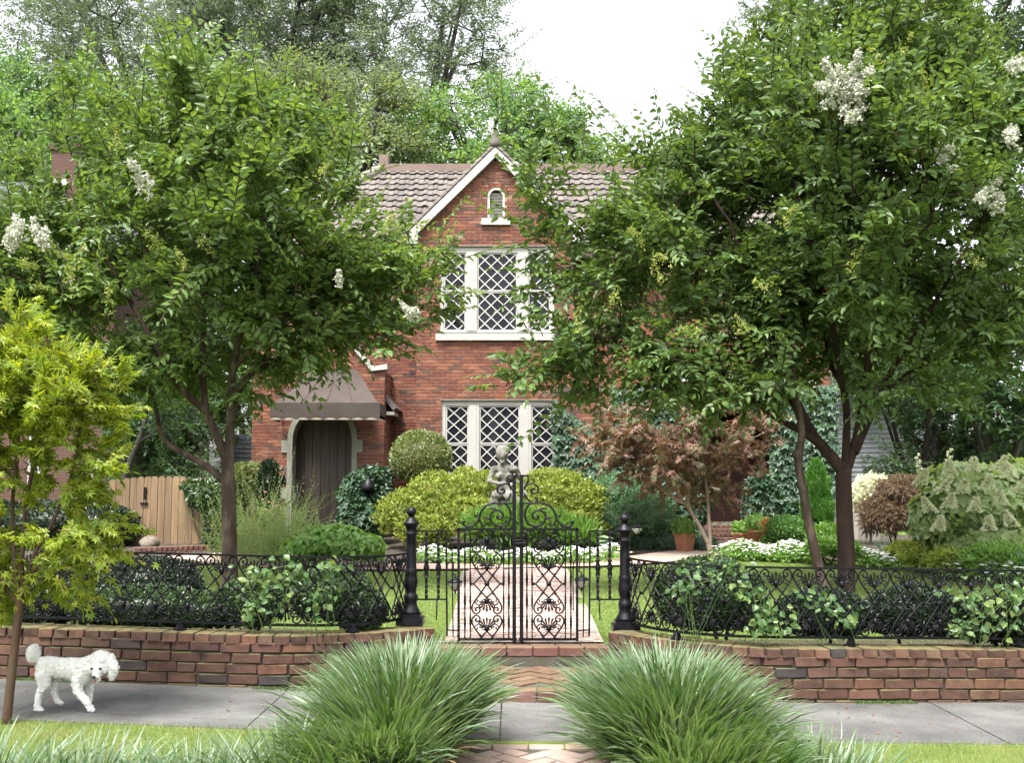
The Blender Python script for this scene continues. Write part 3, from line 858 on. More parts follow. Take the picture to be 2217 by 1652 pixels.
def garden_wall(line, side, label):
    root = empty('garden_wall', (line[0].x, line[0].y, street_z(line[0].x)), label, 'wall', 'low brick walls along the pavement')
    f, Ltot = resample(line, .1)
    core = MB()
    n = 60
    for lo, hi, off, dep in ((-.15, WALL_H - .075, .020, .24), (WALL_H - .08, WALL_H - .010, .018, .26)):
        vs, fs = [], []
        for i in range(n + 1):
            p, t = f(Ltot * i / n)
            inw = Vector((-t.y, t.x, 0)); inw = inw if inw.y > 0 else -inw
            if abs(inw.y) < .2: inw = Vector((-side, .0, 0)) * -1 if False else inw
            zb = street_z(p.x)
            a, b2 = p + inw * off, p + inw * dep
            vs += [(a.x, a.y, zb + lo), (b2.x, b2.y, zb + lo), (b2.x, b2.y, zb + hi), (a.x, a.y, zb + hi)]
        for i in range(n):
            for k2 in range(4):
                fs.append((i*4+k2, i*4+(k2+1)%4, (i+1)*4+(k2+1)%4, (i+1)*4+k2))
        fs += [(3,2,1,0), (n*4, n*4+1, n*4+2, n*4+3)]
        core.add(vs, fs)
    core.build('mortar_core', M['mortar'], root)
    course = .0755
    for c in range(6):
        header = (c == 5)
        w = .108 if header else .212
        gap = .009 if header else .012
        zc = -.055 + c * course + .034
        if header: zc = WALL_H - .034
        s = (.0 if c % 2 else w * .5) + random.uniform(0, .05)
        if s > .02 and not header:
            cuts = [(0.0, s - gap)]
        else: cuts = []; s = 0.0 if header else s
        while s < Ltot - .03:
            ww = w * (1 if header else random.choice((1, 1, 1, 1, 1.0, .62, 1.0)))
            cuts.append((s, min(s + ww, Ltot))); s += ww + gap
        for a, b2 in cuts:
            if b2 - a < .03: continue
            p, t = f((a + b2) / 2)
            if p.x < -4.6 or p.x > 4.9: continue
            inw = Vector((-t.y, t.x, 0)); inw = inw if inw.y > 0 else -inw
            tt = Vector((t.x, t.y, -.02 * t.x)).normalized()
            dep = .27 if header else .11
            cc = p + inw * (dep / 2 + random.gauss(0, .0035) - (.004 if header else 0))
            cc.z = street_z(p.x) + zc + random.gauss(0, .0022)
            up = Vector((0, 0, 1)); ta = Matrix.Rotation(random.gauss(0, .012), 3, 'Z') @ tt
            inn = up.cross(ta) ; inn = inn if inn.y > 0 else -inn
            tx = ta if ta.cross(inn).z > 0 else -ta
            piece('brick', BR, basis(cc, tx, inn, up + tx * random.gauss(0, .015), (b2 - a, dep, .066 * random.uniform(.96, 1.03))), root)
    return root
wall_l = garden_wall(LEFT_LINE, -1, 'low mossy red brick wall behind the white poodle')
wall_r = garden_wall(RIGHT_LINE, 1, 'low red brick wall with some dark purple bricks, beyond the right grass clump')
# ================================================================== ironwork
def motif_mesh():
    """one cast panel, centre at 0, 0.5 m high, 0.245 m wide"""
    mb = MB()
    def line(pts, r=.0068, mir=True):
        for sx in ((1, -1) if mir else (1,)):
            for sz in (1, -1):
                mb.tube([Vector((p.x * sx, 0, p.z * sz)) for p in curve_pts([(a, 0, c) for a, c in pts], 3)], r, 5, 0, True)
    # bar from the middle out into the heart and its big volute
    line([(0,0),(.052,.08),(.098,.145),(.117,.19),(.109,.225),(.085,.243),(.060,.232),(.053,.210),(.066,.193),(.084,.197),(.088,.212),(.077,.217)])
    # small volute under it
    line([(.053,.212),(.060,.180),(.085,.160),(.094,.143),(.084,.130),(.071,.137),(.076,.148)], .0050)
    # big diamond
    line([(0,.114),(.054,.056),(.105,.0),(.1225,.0)], .0064)
    for sz in (1, -1):
        for a in (-82, -62, -41, -20, 0, 20, 41, 62, 82):
            L = .088 - .026 * abs(a) / 82
            s, c = math.sin(R(a)), math.cos(R(a))
            cv = .006 * math.copysign(1, a) if a else 0
            P = [Vector((s * L * t + cv * math.sin(t * 3.1) * c, .0, sz * (.142 + c * L * t))) for t in (.12, .35, .6, .82, .95, 1.0)]
            mb.tube(P, [.0025, .0042, .0068, .0085, .0068, .002], 5, 0, True)
        mb.tube([Vector((0, 0, sz * z)) for z in (.110, .128, .150, .164)], [.009, .020, .019, .009], 6)
        for sx in (1, -1):
            mb.tube(curve_pts([(0,0,sz*.138),(sx*.022,0,sz*.148),(sx*.038,0,sz*.140),(sx*.030,0,sz*.130),(0,0,sz*.132)], 3), .0042, 5)
            mb.ball((sx*.052, 0, sz*.080), (.011,.007,.011), 6, 4)
            mb.ball((sx*.1225, 0, 0), (.009,.007,.015), 6, 4)
        mb.tube([Vector((-.026, 0, sz*.127)), Vector((.026, 0, sz*.127))], .004, 5)
    mb.ball((0, 0, 0), (.021, .011, .021), 8, 6)
    mb.ball((0, -.006, 0), (.010, .011, .010), 8, 5)
    return mb.mesh('scroll_panel')
MOTIF = motif_mesh(); MOTIF.materials.append(M['iron'])
def motif_at(p, t, parent, h=.5, w=.245):
    tx = Vector((t.x, t.y, 0)).normalized(); tx = tx if tx.x > 0 else -tx
    m = basis(p, (tx.x, tx.y, -.02 * tx.x), (-tx.y, tx.x, 0), (0, 0, 1), (w / .245, 1, h / .5))
    return piece('scroll_panel', [MOTIF], m, parent)
FENCE_L = bez((-.845, 8.39, 0), (-1.00, 7.66, 0), (-1.95, wall_face(-1.95) + .13, 0), 20) + [Vector((-6.4, wall_face(-6.4) + .13, 0))]
FENCE_R = bez((.925, 8.39, 0), (1.08, 7.56, 0), (2.05, wall_face(2.05) + .13, 0), 20) + [Vector((6.3, wall_face(6.3) + .13, 0))]
RAIL0, RAIL1 = .432, .925
def iron_fence(line, label):
    root = empty('iron_fence', (line[0].x, line[0].y, WALL_H + street_z(line[0].x)), label, 'fence', 'cast iron fences on the low walls')
    f, L = resample(line, .1)
    n = 90
    for nm, z, w, h in (('top_rail', RAIL1, .026, .014), ('bottom_rail', RAIL0, .022, .018)):
        mb = MB(); vs, fs = [], []
        for i in range(n + 1):
            p, t = f(L * i / n)
            s = Vector((-t.y, t.x, 0)); zz = z + street_z(p.x)
            for a, b2 in ((-w/2, -h/2), (w/2, -h/2), (w/2, h/2), (-w/2, h/2)):
                q = p + s * a; vs.append((q.x, q.y, zz + b2))
        for i in range(n):
            for k2 in range(4): fs.append((i*4+k2, i*4+(k2+1)%4, (i+1)*4+(k2+1)%4, (i+1)*4+k2))
        fs += [(3,2,1,0), (n*4, n*4+1, n*4+2, n*4+3)]
        mb.add(vs, fs); mb.build(nm, M['iron'], root)
    s = .125
    while s < L:
        p, t = f(s)
        if abs(p.x) < 5.0:
            zc = (RAIL0 + RAIL1) / 2 + street_z(p.x)
            motif_at(Vector((p.x, p.y, zc)), t, root, RAIL1 - RAIL0 - .012)
        s += .2455
    s = .62
    while s < L:
        p, t = f(s)
        if abs(p.x) < 5.0:
            zb = WALL_H + street_z(p.x)
            mb = MB()
            mb.lathe([(.055, 0), (.055, .010), (.034, .018), (.022, .055), (.012, RAIL0 - WALL_H)], (p.x, p.y, zb), 4, smooth=False)
            mb.build('foot', M['iron'], root)
        s += 1.28
    return root
fence_l = iron_fence(FENCE_L, 'black cast iron scrollwork fence on the wall behind the poodle')
fence_r = iron_fence(FENCE_R, 'black cast iron scrollwork fence with vines, in front of the two slender trunks')
# ------------------------------------------------------------------ gate posts with ball tops
def gate_post(x, y, zb, label):
    root = empty('gate_post', (x, y, zb), label, 'post', 'ball topped iron gate posts')
    MB().box((x-.105, y-.105, zb), (x+.105, y+.105, zb+.055)).box((x-.085, y-.085, zb+.055), (x+.085, y+.085, zb+.085)).build('plinth', M['iron'], root)
    prof = [(.094,.085),(.088,.105),(.066,.135),(.058,.165),(.062,.185),(.066,.20),(.066,.225),(.052,.24),(.050,.26),(.060,.29),(.066,.325),(.062,.36),(.054,.395),(.062,.415),(.054,.43),
            (.050,.45),(.046,.60),(.044,.69),(.052,.70),(.052,.715),(.044,.725),(.046,.745),(.066,.775),(.074,.785),(.074,.80),(.056,.806),(.052,.82),(.034,.83),(.026,.848)]
    MB().lathe([(r_ * .86, z_) for r_, z_ in prof], (x, y, zb), 18).build('shaft', M['iron'], root)
    MB().ball((x, y, zb + .882), .040, 16, 12).build('ball_finial', M['iron'], root)
    return root
PZL, PZR = WALL_H + street_z(-.8), WALL_H + street_z(.88) 
gate_post(-.80, 8.42, PZL, 'left black iron gate post with a ball on top')
gate_post(.895, 8.42, PZR - .02, 'right black iron gate post with a ball on top')
# ------------------------------------------------------------------ the gate leaves
GD = 8.42
def G(x, y): return at(.86025 * (1000 + .30272 * x), .86025 * (1150 + .30272 * y), GD)
def gate_leaf(mir, label):
    hinge = G(505, 1520); mx = (G(985, 1000).x + G(1015, 1000).x) / 2
    def Q(x, y, dy=0):
        p = G(x, y)
        if mir: p.x = 2 * mx - p.x
        p.y += dy
        return p
    root = empty('gate_leaf', Q(505, 1530), label, 'gate', 'pair of iron gate leaves')
    MB().bar(Q(508, 1535), Q(508, 592), .020).bar(Q(505, 603), Q(985, 603), .020).bar(Q(505, 1518), Q(992, 1518), .018).build('frame', M['iron'], root)
    MB().bar(Q(970, 1545), Q(970, 150), .030).build('meeting_stile', M['iron'], root)
    for x, r in ((560, .0078), (605, .0066), (882, .0066), (925, .0078)):
        a, b2 = Q(x, 612), Q(x, 1512)
        pts = [a.lerp(b2, i / 24) for i in range(25)]
        MB().tube(pts, [r * (1 + (.35 * math.sin(i * 1.3) if r > .006 else 0)) for i in range(25)], 5).build('bar', M['iron'], root)
    cx = (Q(605, 900).x + Q(882, 900).x) / 2
    w = abs(Q(882, 900).x - Q(605, 900).x)
    zt, zb = Q(700, 803).z, Q(700, 1312).z
    h = zt - zb
    mid = Vector((cx, GD, (zt + zb) / 2))
    piece('scroll_panel', [MOTIF], basis(mid, (1,0,0), (0,1,0), (0,0,1), (w / .262, 1, h / .5)), root)
    # half panels above and below, cut at the rails
    for dz, keep in ((h, (-1, 1)), (-h, (1, -1))):
        me = MOTIF.copy(); me.name = 'half_scroll_panel'
        import bmesh
        bm = bmesh.new(); bm.from_mesh(me)
        lim = ((Q(700, 612).z - mid.z - dz) if dz > 0 else (Q(700, 1510).z - mid.z - dz)) * .5 / h
        bmesh.ops.bisect_plane(bm, geom=bm.verts[:] + bm.edges[:] + bm.faces[:], plane_co=(0, 0, lim), plane_no=(0, 0, 1), clear_outer=dz > 0, clear_inner=dz < 0)
        bm.to_mesh(me); bm.free()
        piece('scroll_panel', [me], basis(mid + Vector((0, 0, dz)), (1,0,0), (0,1,0), (0,0,1), (w / .262, 1, h / .5)), root)
    S = MB()
    def sc(pts, r=.0075, r1=None, n=4):
        P = curve_pts([Q(*p) for p in pts], n)
        S.tube(P, [r + ((r1 if r1 is not None else r) - r) * i / (len(P) - 1) for i in range(len(P))], 6)
    sc([(955,158),(925,158),(912,178),(920,215),(945,275)], .009, .006)
    sc([(948,262),(925,235),(885,224),(845,240),(828,275),(845,302),(878,302),(890,280),(872,266)], .0065, .009)
    sc([(945,300),(925,345),(885,378),(852,376),(838,355),(855,338)], .0065, .008)
    sc([(960,386),(890,384),(800,386),(735,410),(693,460),(680,515),(695,555),(722,574),(738,555)], .0085, .008)
    sc([(685,500),(664,538),(628,574),(575,580),(548,560),(550,540)], .008, .009)
    sc([(895,386),(932,440),(938,510),(905,562),(845,576),(795,556),(768,505),(790,458),(838,446),(875,475),(868,510),(838,516),(826,492)], .0085, .009)
    sc([(828,576),(870,590)], .007); sc([(714,500),(745,508),(772,512)], .007, .012)
    sc([(760,440),(790,428),(820,440)], .005, .009)
    for p, r in (((872, 268), .013), ((832, 495), .013), ((738, 556), .012), ((549, 542), .014), ((654, 492), .013), ((800, 386), .012), ((895, 386), .013), ((918, 545), .011), ((852, 340), .010)):
        S.ball(Q(*p), (r, r * .7, r), 8, 6)
    S.build('overthrow_scroll', M['iron'], root)
    return root
gate_leaf(False, 'left leaf of the black wrought iron garden gate')
gate_leaf(True, 'right leaf of the black wrought iron garden gate')
mxg = (G(985, 1000).x + G(1015, 1000).x) / 2
latch = empty('gate_latch', G(1000, 705), 'black iron latch loop joining the two gate leaves', 'latch')
MB().tube(curve_pts([G(955,705)+Vector((0,-.025,0)), G(1000,690)+Vector((0,-.035,0)), G(1060,700)+Vector((0,-.03,0)), G(1085,712)+Vector((0,-.022,0)), G(1040,718)+Vector((0,-.03,0)), G(960,716)+Vector((0,-.025,0))], 4), .006, 6).build('loop', M['iron'], latch)
# ------------------------------------------------------------------ side panels of twisted bars
def side_panel(mir, label):
    def Q(x, y):
        p = G(x, y)
        if mir: p.x = 2 * mxg - p.x + .004
        return p
    root = empty('twisted_bar_panel', Q(405, 1480), label, 'panel', 'twisted bar panels beside the gate')
    MB().bar(Q(150, 617), Q(408, 617), .012, .018).bar(Q(150, 1186), Q(408, 1186), .012, .016).build('rail', M['iron'], root)
    MB().bar(Q(404, 612), Q(412, 1490), .014).build('upright', M['iron'], root)
    MB().bar(Q(452, 685), Q(462, 1500), .010).bar(Q(404, 690), Q(505, 690), .010).bar(Q(404, 1440), Q(508, 1446), .010).build('hinge_bar', M['iron'], root)
    MB().tube([Q(328, 1186), Q(322, 1360)], [.007, .004], 6).build('spike_leg', M['iron'], root)
    for x in (240, 340):
        mb = MB()
        a, b2 = Q(x, 622), Q(x, 1182)
        mb.tube([a.lerp(b2, i / 48) for i in range(49)], .0125, 4, 0, False, twist=.42)
        prof = [(.012, 850), (.018, 858), (.018, 868), (.012, 880), (.023, 915), (.023, 930), (.013, 955), (.020, 975), (.012, 1000), (.022, 1004), (.012, 1010)]
        mb.lathe([(r, Q(x, y).z) for r, y in prof[::-1]], (Q(x, 900).x, GD, 0), 10)
        mb.build('twisted_bar', M['iron'], root)
    return root
side_panel(False, 'iron panel of twisted bars between left post and gate')
side_panel(True, 'iron panel of twisted bars between right post and gate')
def lantern(c, label, hook=True, s=1.0):
    root = empty('hanging_lantern', c, label, 'lantern', 'hanging garden lanterns')
    x, y, z = c
    MB().lathe([(.062*s, 0), (.066*s, .006*s), (.045*s, .018*s), (.018*s, .03*s), (.006*s, .05*s)], c, 14).build('cap', M['iron'], root)
    MB().lathe([(.016*s, -.062*s), (.034*s, -.045*s), (.052*s, -.018*s), (.056*s, -.002*s)], c, 14).build('glass_bowl', M['lantern_glass'], root)
    mb = MB().lathe([(.002*s, -.096*s), (.008*s, -.086*s), (.006*s, -.076*s), (.018*s, -.066*s), (.018*s, -.060*s)], c, 10)
    for k2 in range(4):
        a = k2 * math.pi / 2 + .4
        mb.tube([Vector((x + math.cos(a)*r*s, y + math.sin(a)*r*s, z + h*s)) for r, h in ((.058, 0), (.054, -.02), (.036, -.047), (.017, -.064))], .003 * s, 4)
    mb.build('cage', M['iron'], root)
    if hook:
        zt = z + .16
        MB().tube(curve_pts([(x-.07,y,z-.25),(x-.07,y,z+.10),(x-.05,y,zt),(x-.015,y,zt-.005),(x-.02,y,z+.075),(x,y,z+.062),(x,y,z+.05)], 4), .005, 5).build('hook', M['iron'], root)
    return root
lc = G(480, 1045); lc.y = 8.80
lantern(Vector((G(480,1045).x*8.80/GD, 8.80, H + (G(480,1045).z - H) * 8.80 / GD)), 'small hanging lantern beside the left gate leaf')
lantern(Vector((G(1530,1025).x*8.80/GD, 8.80, H + (G(1530,1025).z - H) * 8.80 / GD)), 'small hanging lantern beside the right gate leaf')
lp = at(1378, 1143, 12.5)
lr = lantern(lp, 'lantern hanging from a hook just behind the right gate post', False, 1.15)
MB().tube(curve_pts([(lp.x-.12, lp.y, yard_z(lp.x, lp.y)), (lp.x-.12, lp.y, lp.z+.05), (lp.x-.09, lp.y, lp.z+.16), (lp.x-.02, lp.y, lp.z+.17), (lp.x, lp.y, lp.z+.055)], 5), .008, 5).build('hook', M['iron'], lr)

# ================================================================== the house
HY, MY, EY, PY = 22.0, 22.8, 21.4, 21.75        # gable bay, main wall, entry, porch fronts
bl, brt = X(902, HY, 700), 2 * X(1072, HY, 400) - X(902, HY, 700)
apx = X(1072, HY, 340)
ztop = Z(343, HY); zeav = Z(508, HY)
z_ground = .36
house = empty('brick_house', (apx, HY, z_ground), 'red brick cottage with steep front gable, lattice windows and tiled roof', 'house')
COURSE, BLEN, JOINT = .0715, .215, .011
def brick_runs(x0f, x1f, z0, z1, holes, seed):
    """(xa, xb, z) of every brick of a wall; holes(z) -> list of x spans left open"""
    r = random.Random(seed)
    out, i, z = [], 0, z0
    while z < z1:
        zm = z + COURSE / 2
        a, b = x0f(zm), x1f(zm)
        if b - a > .04:
            spans = [(a, b)]
            for h0, h1 in holes(zm):
                ns = []
                for s0, s1 in spans:
                    if h1 <= s0 or h0 >= s1: ns.append((s0, s1)); continue
                    if h0 > s0: ns.append((s0, h0))
                    if h1 < s1: ns.append((h1, s1))
                spans = ns
            for s0, s1 in spans:
                p = math.floor(s0 / (BLEN + JOINT)) * (BLEN + JOINT) - ((BLEN + JOINT) / 2 if i % 2 else 0)
                while p < s1:
                    q0, q1 = max(p, s0), min(p + BLEN, s1)
                    if q1 - q0 > .035: out.append((q0, q1, z))
                    p += BLEN + JOINT
        z += COURSE; i += 1
    return out
def brick_mats(runs, y, axis='x', face=-1):
    out = []
    for q0, q1, z in runs:
        pr = random.gauss(0, .002)
        hgt = COURSE - JOINT
        if axis == 'x':
            out.append(Matrix.Translation(((q0+q1)/2, y + .03 + pr, z + hgt/2)) @ Matrix.Diagonal((q1-q0, .06, hgt, 1)))
        else:
            out.append(Matrix.Translation((y - face * .03, (q0+q1)/2, z + hgt/2)) @ Matrix.Diagonal((.06, q1-q0, hgt, 1)))
    return out
def simple_box_mesh(name):
    mb = MB().box((-.5,-.5,-.5), (.5,.5,.5)); return mb.mesh(name)
UB = [simple_box_mesh('plain_brick')]
def fr(u, v, D=HY): p = at(u, v, D); return (p.x, p.z)
# window and vent openings of the gable bay (x0, x1, z0, z1)
UW = (X(951.5,HY,620), X(1199,HY,620), Z(720,HY), Z(533,HY))
LW = (X(955,HY,950), X(1205,HY,950), Z(1062,HY), Z(867,HY))
VENT = (X(1055,HY,430), X(1092.6,HY,430), Z(470,HY), Z(406,HY))
def bay_holes(z):
    h = []
    for w in (UW, LW):
        if w[2] - .02 < z < w[3] + .01: h.append((w[0], w[1]))
    x0, x1, z0, z1 = VENT
    rv = (x1 - x0) / 2
    if z0 - .14 < z < z0: h.append((X(1042,HY,480), X(1104,HY,480)))
    elif z0 <= z < z1 - rv: h.append((x0, x1))
    elif z1 - rv <= z < z1 + .11:
        d = (rv + .11) ** 2 - (z - (z1 - rv)) ** 2
        if d > 0: h.append(((x0+x1)/2 - math.sqrt(d), (x0+x1)/2 + math.sqrt(d)))
    if UW[2] - .16 < z < UW[2]: h.append((X(943,HY,730), X(1208,HY,730)))
    return h
slope = (ztop - zeav) / (apx - bl)
x0f = lambda z: bl if z < zeav else bl + (z - zeav) / slope
x1f = lambda z: brt if z < zeav else brt - (z - zeav) / slope
bay = brick_mats(brick_runs(x0f, x1f, z_ground, ztop, bay_holes, 3), HY)
# the bricks seen best, gable and the band between the windows, are single parts
def seen(Mx):
    z = Mx[2][3]; x = Mx[0][3]
    if z > UW[3] and x < apx + .55: return 0
    if LW[3] < z < UW[2] and x < 1.0: return 1
    return 2
bay.sort(key=seen)
for Mx in bay[:300]: piece('brick', BH, Mx, house)
join_bricks('bay_brickwork', bay[300:], UB, M['house_brick'], house)
mb = MB()
mb.prism([(bl+.02, z_ground-.3), (brt-.02, z_ground-.3), (brt-.02, zeav), (apx, ztop-.03), (bl+.02, zeav)], HY+.012, HY+.02)
core = MB()
# mortar sheet with the openings left out is built from bands
def wall_core(mb, x0f, x1f, z0, z1, holes, y0, y1, step=.0715):
    z = z0
    runs = []
    while z < z1:
        zm = z + step / 2
        a, b = x0f(zm) + .008, x1f(zm) - .008
        spans = [(a, b)] if b > a else []
        for h0, h1 in holes(zm):
            ns = []
            for s0, s1 in spans:
                if h1 <= s0 or h0 >= s1: ns.append((s0, s1)); continue
                if h0 > s0: ns.append((s0, h0))
                if h1 < s1: ns.append((h1, s1))
            spans = ns
        runs.append((z, [(round(s, 4), round(t, 4)) for s, t in spans])); z += step
    i = 0
    while i < len(runs):
        j = i
        while j + 1 < len(runs) and runs[j+1][1] == runs[i][1]: j += 1
        for s0, s1 in runs[i][1]: mb.box((s0, y0, runs[i][0]), (s1, y1, runs[j][0] + step))
        i = j + 1
wall_core(core, x0f, x1f, z_ground - .4, ztop - .05, bay_holes, HY + .012, HY + .2)
core.build('bay_mortar', M['house_mortar'], house)
# inside of the bay: side walls and a dark room behind the windows
MB().box((bl + .005, HY + .2, z_ground - .4), (bl + .12, MY, zeav)).box((brt - .12, HY + .2, z_ground - .4), (brt - .005, MY, zeav)).build('bay_side_wall', M['side_brick'], house)
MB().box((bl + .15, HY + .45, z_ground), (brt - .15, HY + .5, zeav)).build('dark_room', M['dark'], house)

# ------------------------------------------------------------------ lattice windows
def clip_poly(poly, x0, x1, z0, z1):
    def cut(P, f, inter):
        o = []
        for i in range(len(P)):
            a, b = P[i-1], P[i]
            ia, ib = f(a), f(b)
            if ib:
                if not ia: o.append(inter(a, b))
                o.append(b)
            elif ia: o.append(inter(a, b))
        return o
    def ix(c): return lambda a, b: (c, a[1] + (b[1]-a[1]) * (c-a[0]) / (b[0]-a[0]))
    def iz(c): return lambda a, b: (a[0] + (b[0]-a[0]) * (c-a[1]) / (b[1]-a[1]), c)
    for f, it in ((lambda p: p[0] >= x0, ix(x0)), (lambda p: p[0] <= x1, ix(x1)), (lambda p: p[1] >= z0, iz(z0)), (lambda p: p[1] <= z1, iz(z1))):
        poly = cut(poly, f, it)
        if len(poly) < 3: return None
    return poly
def seg_clip(p, q, x0, x1, z0, z1):
    t0, t1 = 0.0, 1.0
    dx, dz = q[0]-p[0], q[1]-p[1]
    for pp, qq in ((-dx, p[0]-x0), (dx, x1-p[0]), (-dz, p[1]-z0), (dz, z1-p[1])):
        if abs(pp) < 1e-12:
            if qq < 0: return None
        else:
            t = qq / pp
            if pp < 0: t0 = max(t0, t)
            else: t1 = min(t1, t)
    if t0 >= t1: return None
    return (p[0]+dx*t0, p[1]+dz*t0), (p[0]+dx*t1, p[1]+dz*t1)
def lattice(win, x0, x1, z0, z1, y, pitch_x, pitch_z, bar=.022):
    """diagonal glazing bars, and one pane in every diamond"""
    nx = max(1, round(2 * (x1 - x0) / pitch_x) / 2); nz = max(1, round((z1 - z0) / pitch_z))
    px, pz = (x1 - x0) / nx, (z1 - z0) / nz
    bars = MB()
    for k in range(-nz - 1, int(nx) + nz + 3):
        for sgn in (1, -1):
            p = (x0 + k * px, z0) if sgn > 0 else (x0 + k * px, z1)
            q = (p[0] + nz * px, z1) if sgn > 0 else (p[0] + nz * px, z0)
            c = seg_clip(p, q, x0, x1, z0, z1)
            if c and (c[0][0]-c[1][0])**2 + (c[0][1]-c[1][1])**2 > 1e-4:
                bars.bar((c[0][0], y + (.0015 if sgn > 0 else 0), c[0][1]), (c[1][0], y + (.0015 if sgn > 0 else 0), c[1][1]), bar, .014)
    bars.build('lattice_bars', M['lattice_paint'], win)
    for i in range(-1, int(2 * nx) + 2):
        for j in range(-1, 2 * nz + 2):
            if (i + j) % 2 == 0: continue
            cx, cz = x0 + i * px / 2, z0 + j * pz / 2
            poly = clip_poly([(cx - px/2, cz), (cx, cz - pz/2), (cx + px/2, cz), (cx, cz + pz/2)], x0, x1, z0, z1)
            if not poly: continue
            area = abs(sum(poly[a-1][0]*poly[a][1] - poly[a][0]*poly[a-1][1] for a in range(len(poly)))) / 2
            if area < 2e-4: continue
            tx, tz = random.gauss(0, .03), random.gauss(0, .03)
            vs = [(p[0], y + .012 + (p[0]-cx)*tx + (p[1]-cz)*tz, p[1]) for p in poly]
            me = bpy.data.meshes.new('pane'); me.from_pydata(vs, [], [tuple(range(len(vs)))]); me.update()
            put('pane', me, M['glass'], win)
def triple_window(W, lights, gz, ysill, label):
    """W outer frame box; lights: glass x spans; gz: z of glass bottom, meeting rail, top"""
    win = put('window', MB().box((W[0], HY + .045, W[2]), (lights[0][0] - .035, HY + .16, W[3]))
              .box((lights[-1][1] + .035, HY + .045, W[2]), (W[1], HY + .16, W[3]))
              .box((lights[0][0] - .035, HY + .0455, gz[3] + .03), (lights[-1][1] + .035, HY + .158, W[3] - .002))
              .box((lights[0][0] - .035, HY + .0455, W[2] + .002), (lights[-1][1] + .035, HY + .158, gz[0] - .03)).mesh('window'), M['white_paint'], house)
    win['label'] = label
    for i in range(len(lights) - 1):
        a, b = lights[i][1] + .035, lights[i+1][0] - .035
        MB().box((a, HY + .03, gz[0] - .032), (b, HY + .155, gz[3] + .032)).box((a + .06, HY + .022, gz[0] - .03), (b - .06, HY + .0305, gz[3] + .03)).build('mullion', M['white_paint'], win)
    for a, b in lights:
        for z0, z1, dy in ((gz[0], gz[1], .075), (gz[2], gz[3], .065)):
            y = HY + dy
            MB().box((a - .036, y, z0 - .03), (a, y + .035, z1 + .03)).box((b, y, z0 - .03), (b + .036, y + .035, z1 + .03)) \
                .box((a, y + .0005, z1), (b, y + .0345, z1 + .03)).box((a, y + .0005, z0 - .03), (b, y + .0345, z0)).build('sash', M['white_paint'], win)
            lattice(win, a, b, z0, z1, y + .012, .275, .275)
    # drip moulding over the head, sill under it
    MB().box((W[0] - .02, HY - .012, W[3]), (W[1] + .02, HY + .1, W[3] + .018)).build('head_mould', M['stone_trim'], win)
    if ysill:
        MB().box((ysill[0], HY - .075, ysill[2]), (ysill[1], HY + .15, ysill[3])).build('sill', M['white_paint'], win)
def span(u0, u1, v): return (X(u0, HY, v), X(u1, HY, v))
triple_window(UW, [span(963,1005,630), span(1035.5,1116.5,630), span(1146,1188,630)], (Z(712.5,HY), Z(633,HY), Z(626.5,HY), Z(548.5,HY)),
              (X(943,HY,730), X(1208,HY,730), Z(737.5,HY), Z(723,HY)), 'upper triple lattice window in the gable')
triple_window(LW, [span(967,1010.5,960), span(1040,1122,960), span(1153,1196,960)], (Z(1045,HY), Z(965,HY), Z(958,HY), Z(881,HY)),
              (X(945,HY,1065), X(1215,HY,1065), Z(1076,HY), Z(1063,HY)), 'lower triple lattice window behind the statue')
# ------------------------------------------------------------------ gable vent
x0, x1, z0, z1 = VENT
rv = (x1 - x0) / 2; xc = (x0 + x1) / 2
def arch(cx, zs, r, n=14): return [(cx + r * math.cos(math.pi * k / n), zs + r * math.sin(math.pi * k / n)) for k in range(n + 1)]
vent = put('vent', MB().strip([(x1, z0)] + arch(xc, z1 - rv, rv) + [(x0, z0)], [(x1 - .05, z0)] + arch(xc, z1 - rv, rv - .05) + [(x0 + .05, z0)], HY + .0, HY + .12).mesh('vent'), M['white_paint'], house)
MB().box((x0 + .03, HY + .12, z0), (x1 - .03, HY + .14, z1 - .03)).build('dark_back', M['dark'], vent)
for k2 in range(8):
    zz = z0 + .03 + k2 * (z1 - z0 - .10) / 8
    wz = rv - .052 if zz < z1 - rv else math.sqrt(max(.0005, (rv - .055) ** 2 - (zz - z1 + rv) ** 2))
    MB().bar((xc - wz, HY + .055, zz), (xc + wz, HY + .055, zz), .052, .009, up=(0, .8, .6)).build('louver', M['white_paint'], vent)
MB().box((X(1042,HY,480), HY - .07, Z(487.5,HY)), (X(1104,HY,480), HY + .1, Z(473,HY))).build('sill', M['white_paint'], vent)
for k2 in range(15):                       # arch of bricks round the vent
    a = math.pi * (k2 + .5) / 15
    rr = rv + .055
    c = Vector((xc + rr * math.cos(a), HY + .025, z1 - rv + rr * math.sin(a)))
    piece('brick', BH, Matrix.Translation(c) @ Matrix.Rotation(-a, 4, 'Y') @ Matrix.Diagonal((.098, .06, math.pi * rr / 15 - .009, 1)), house)
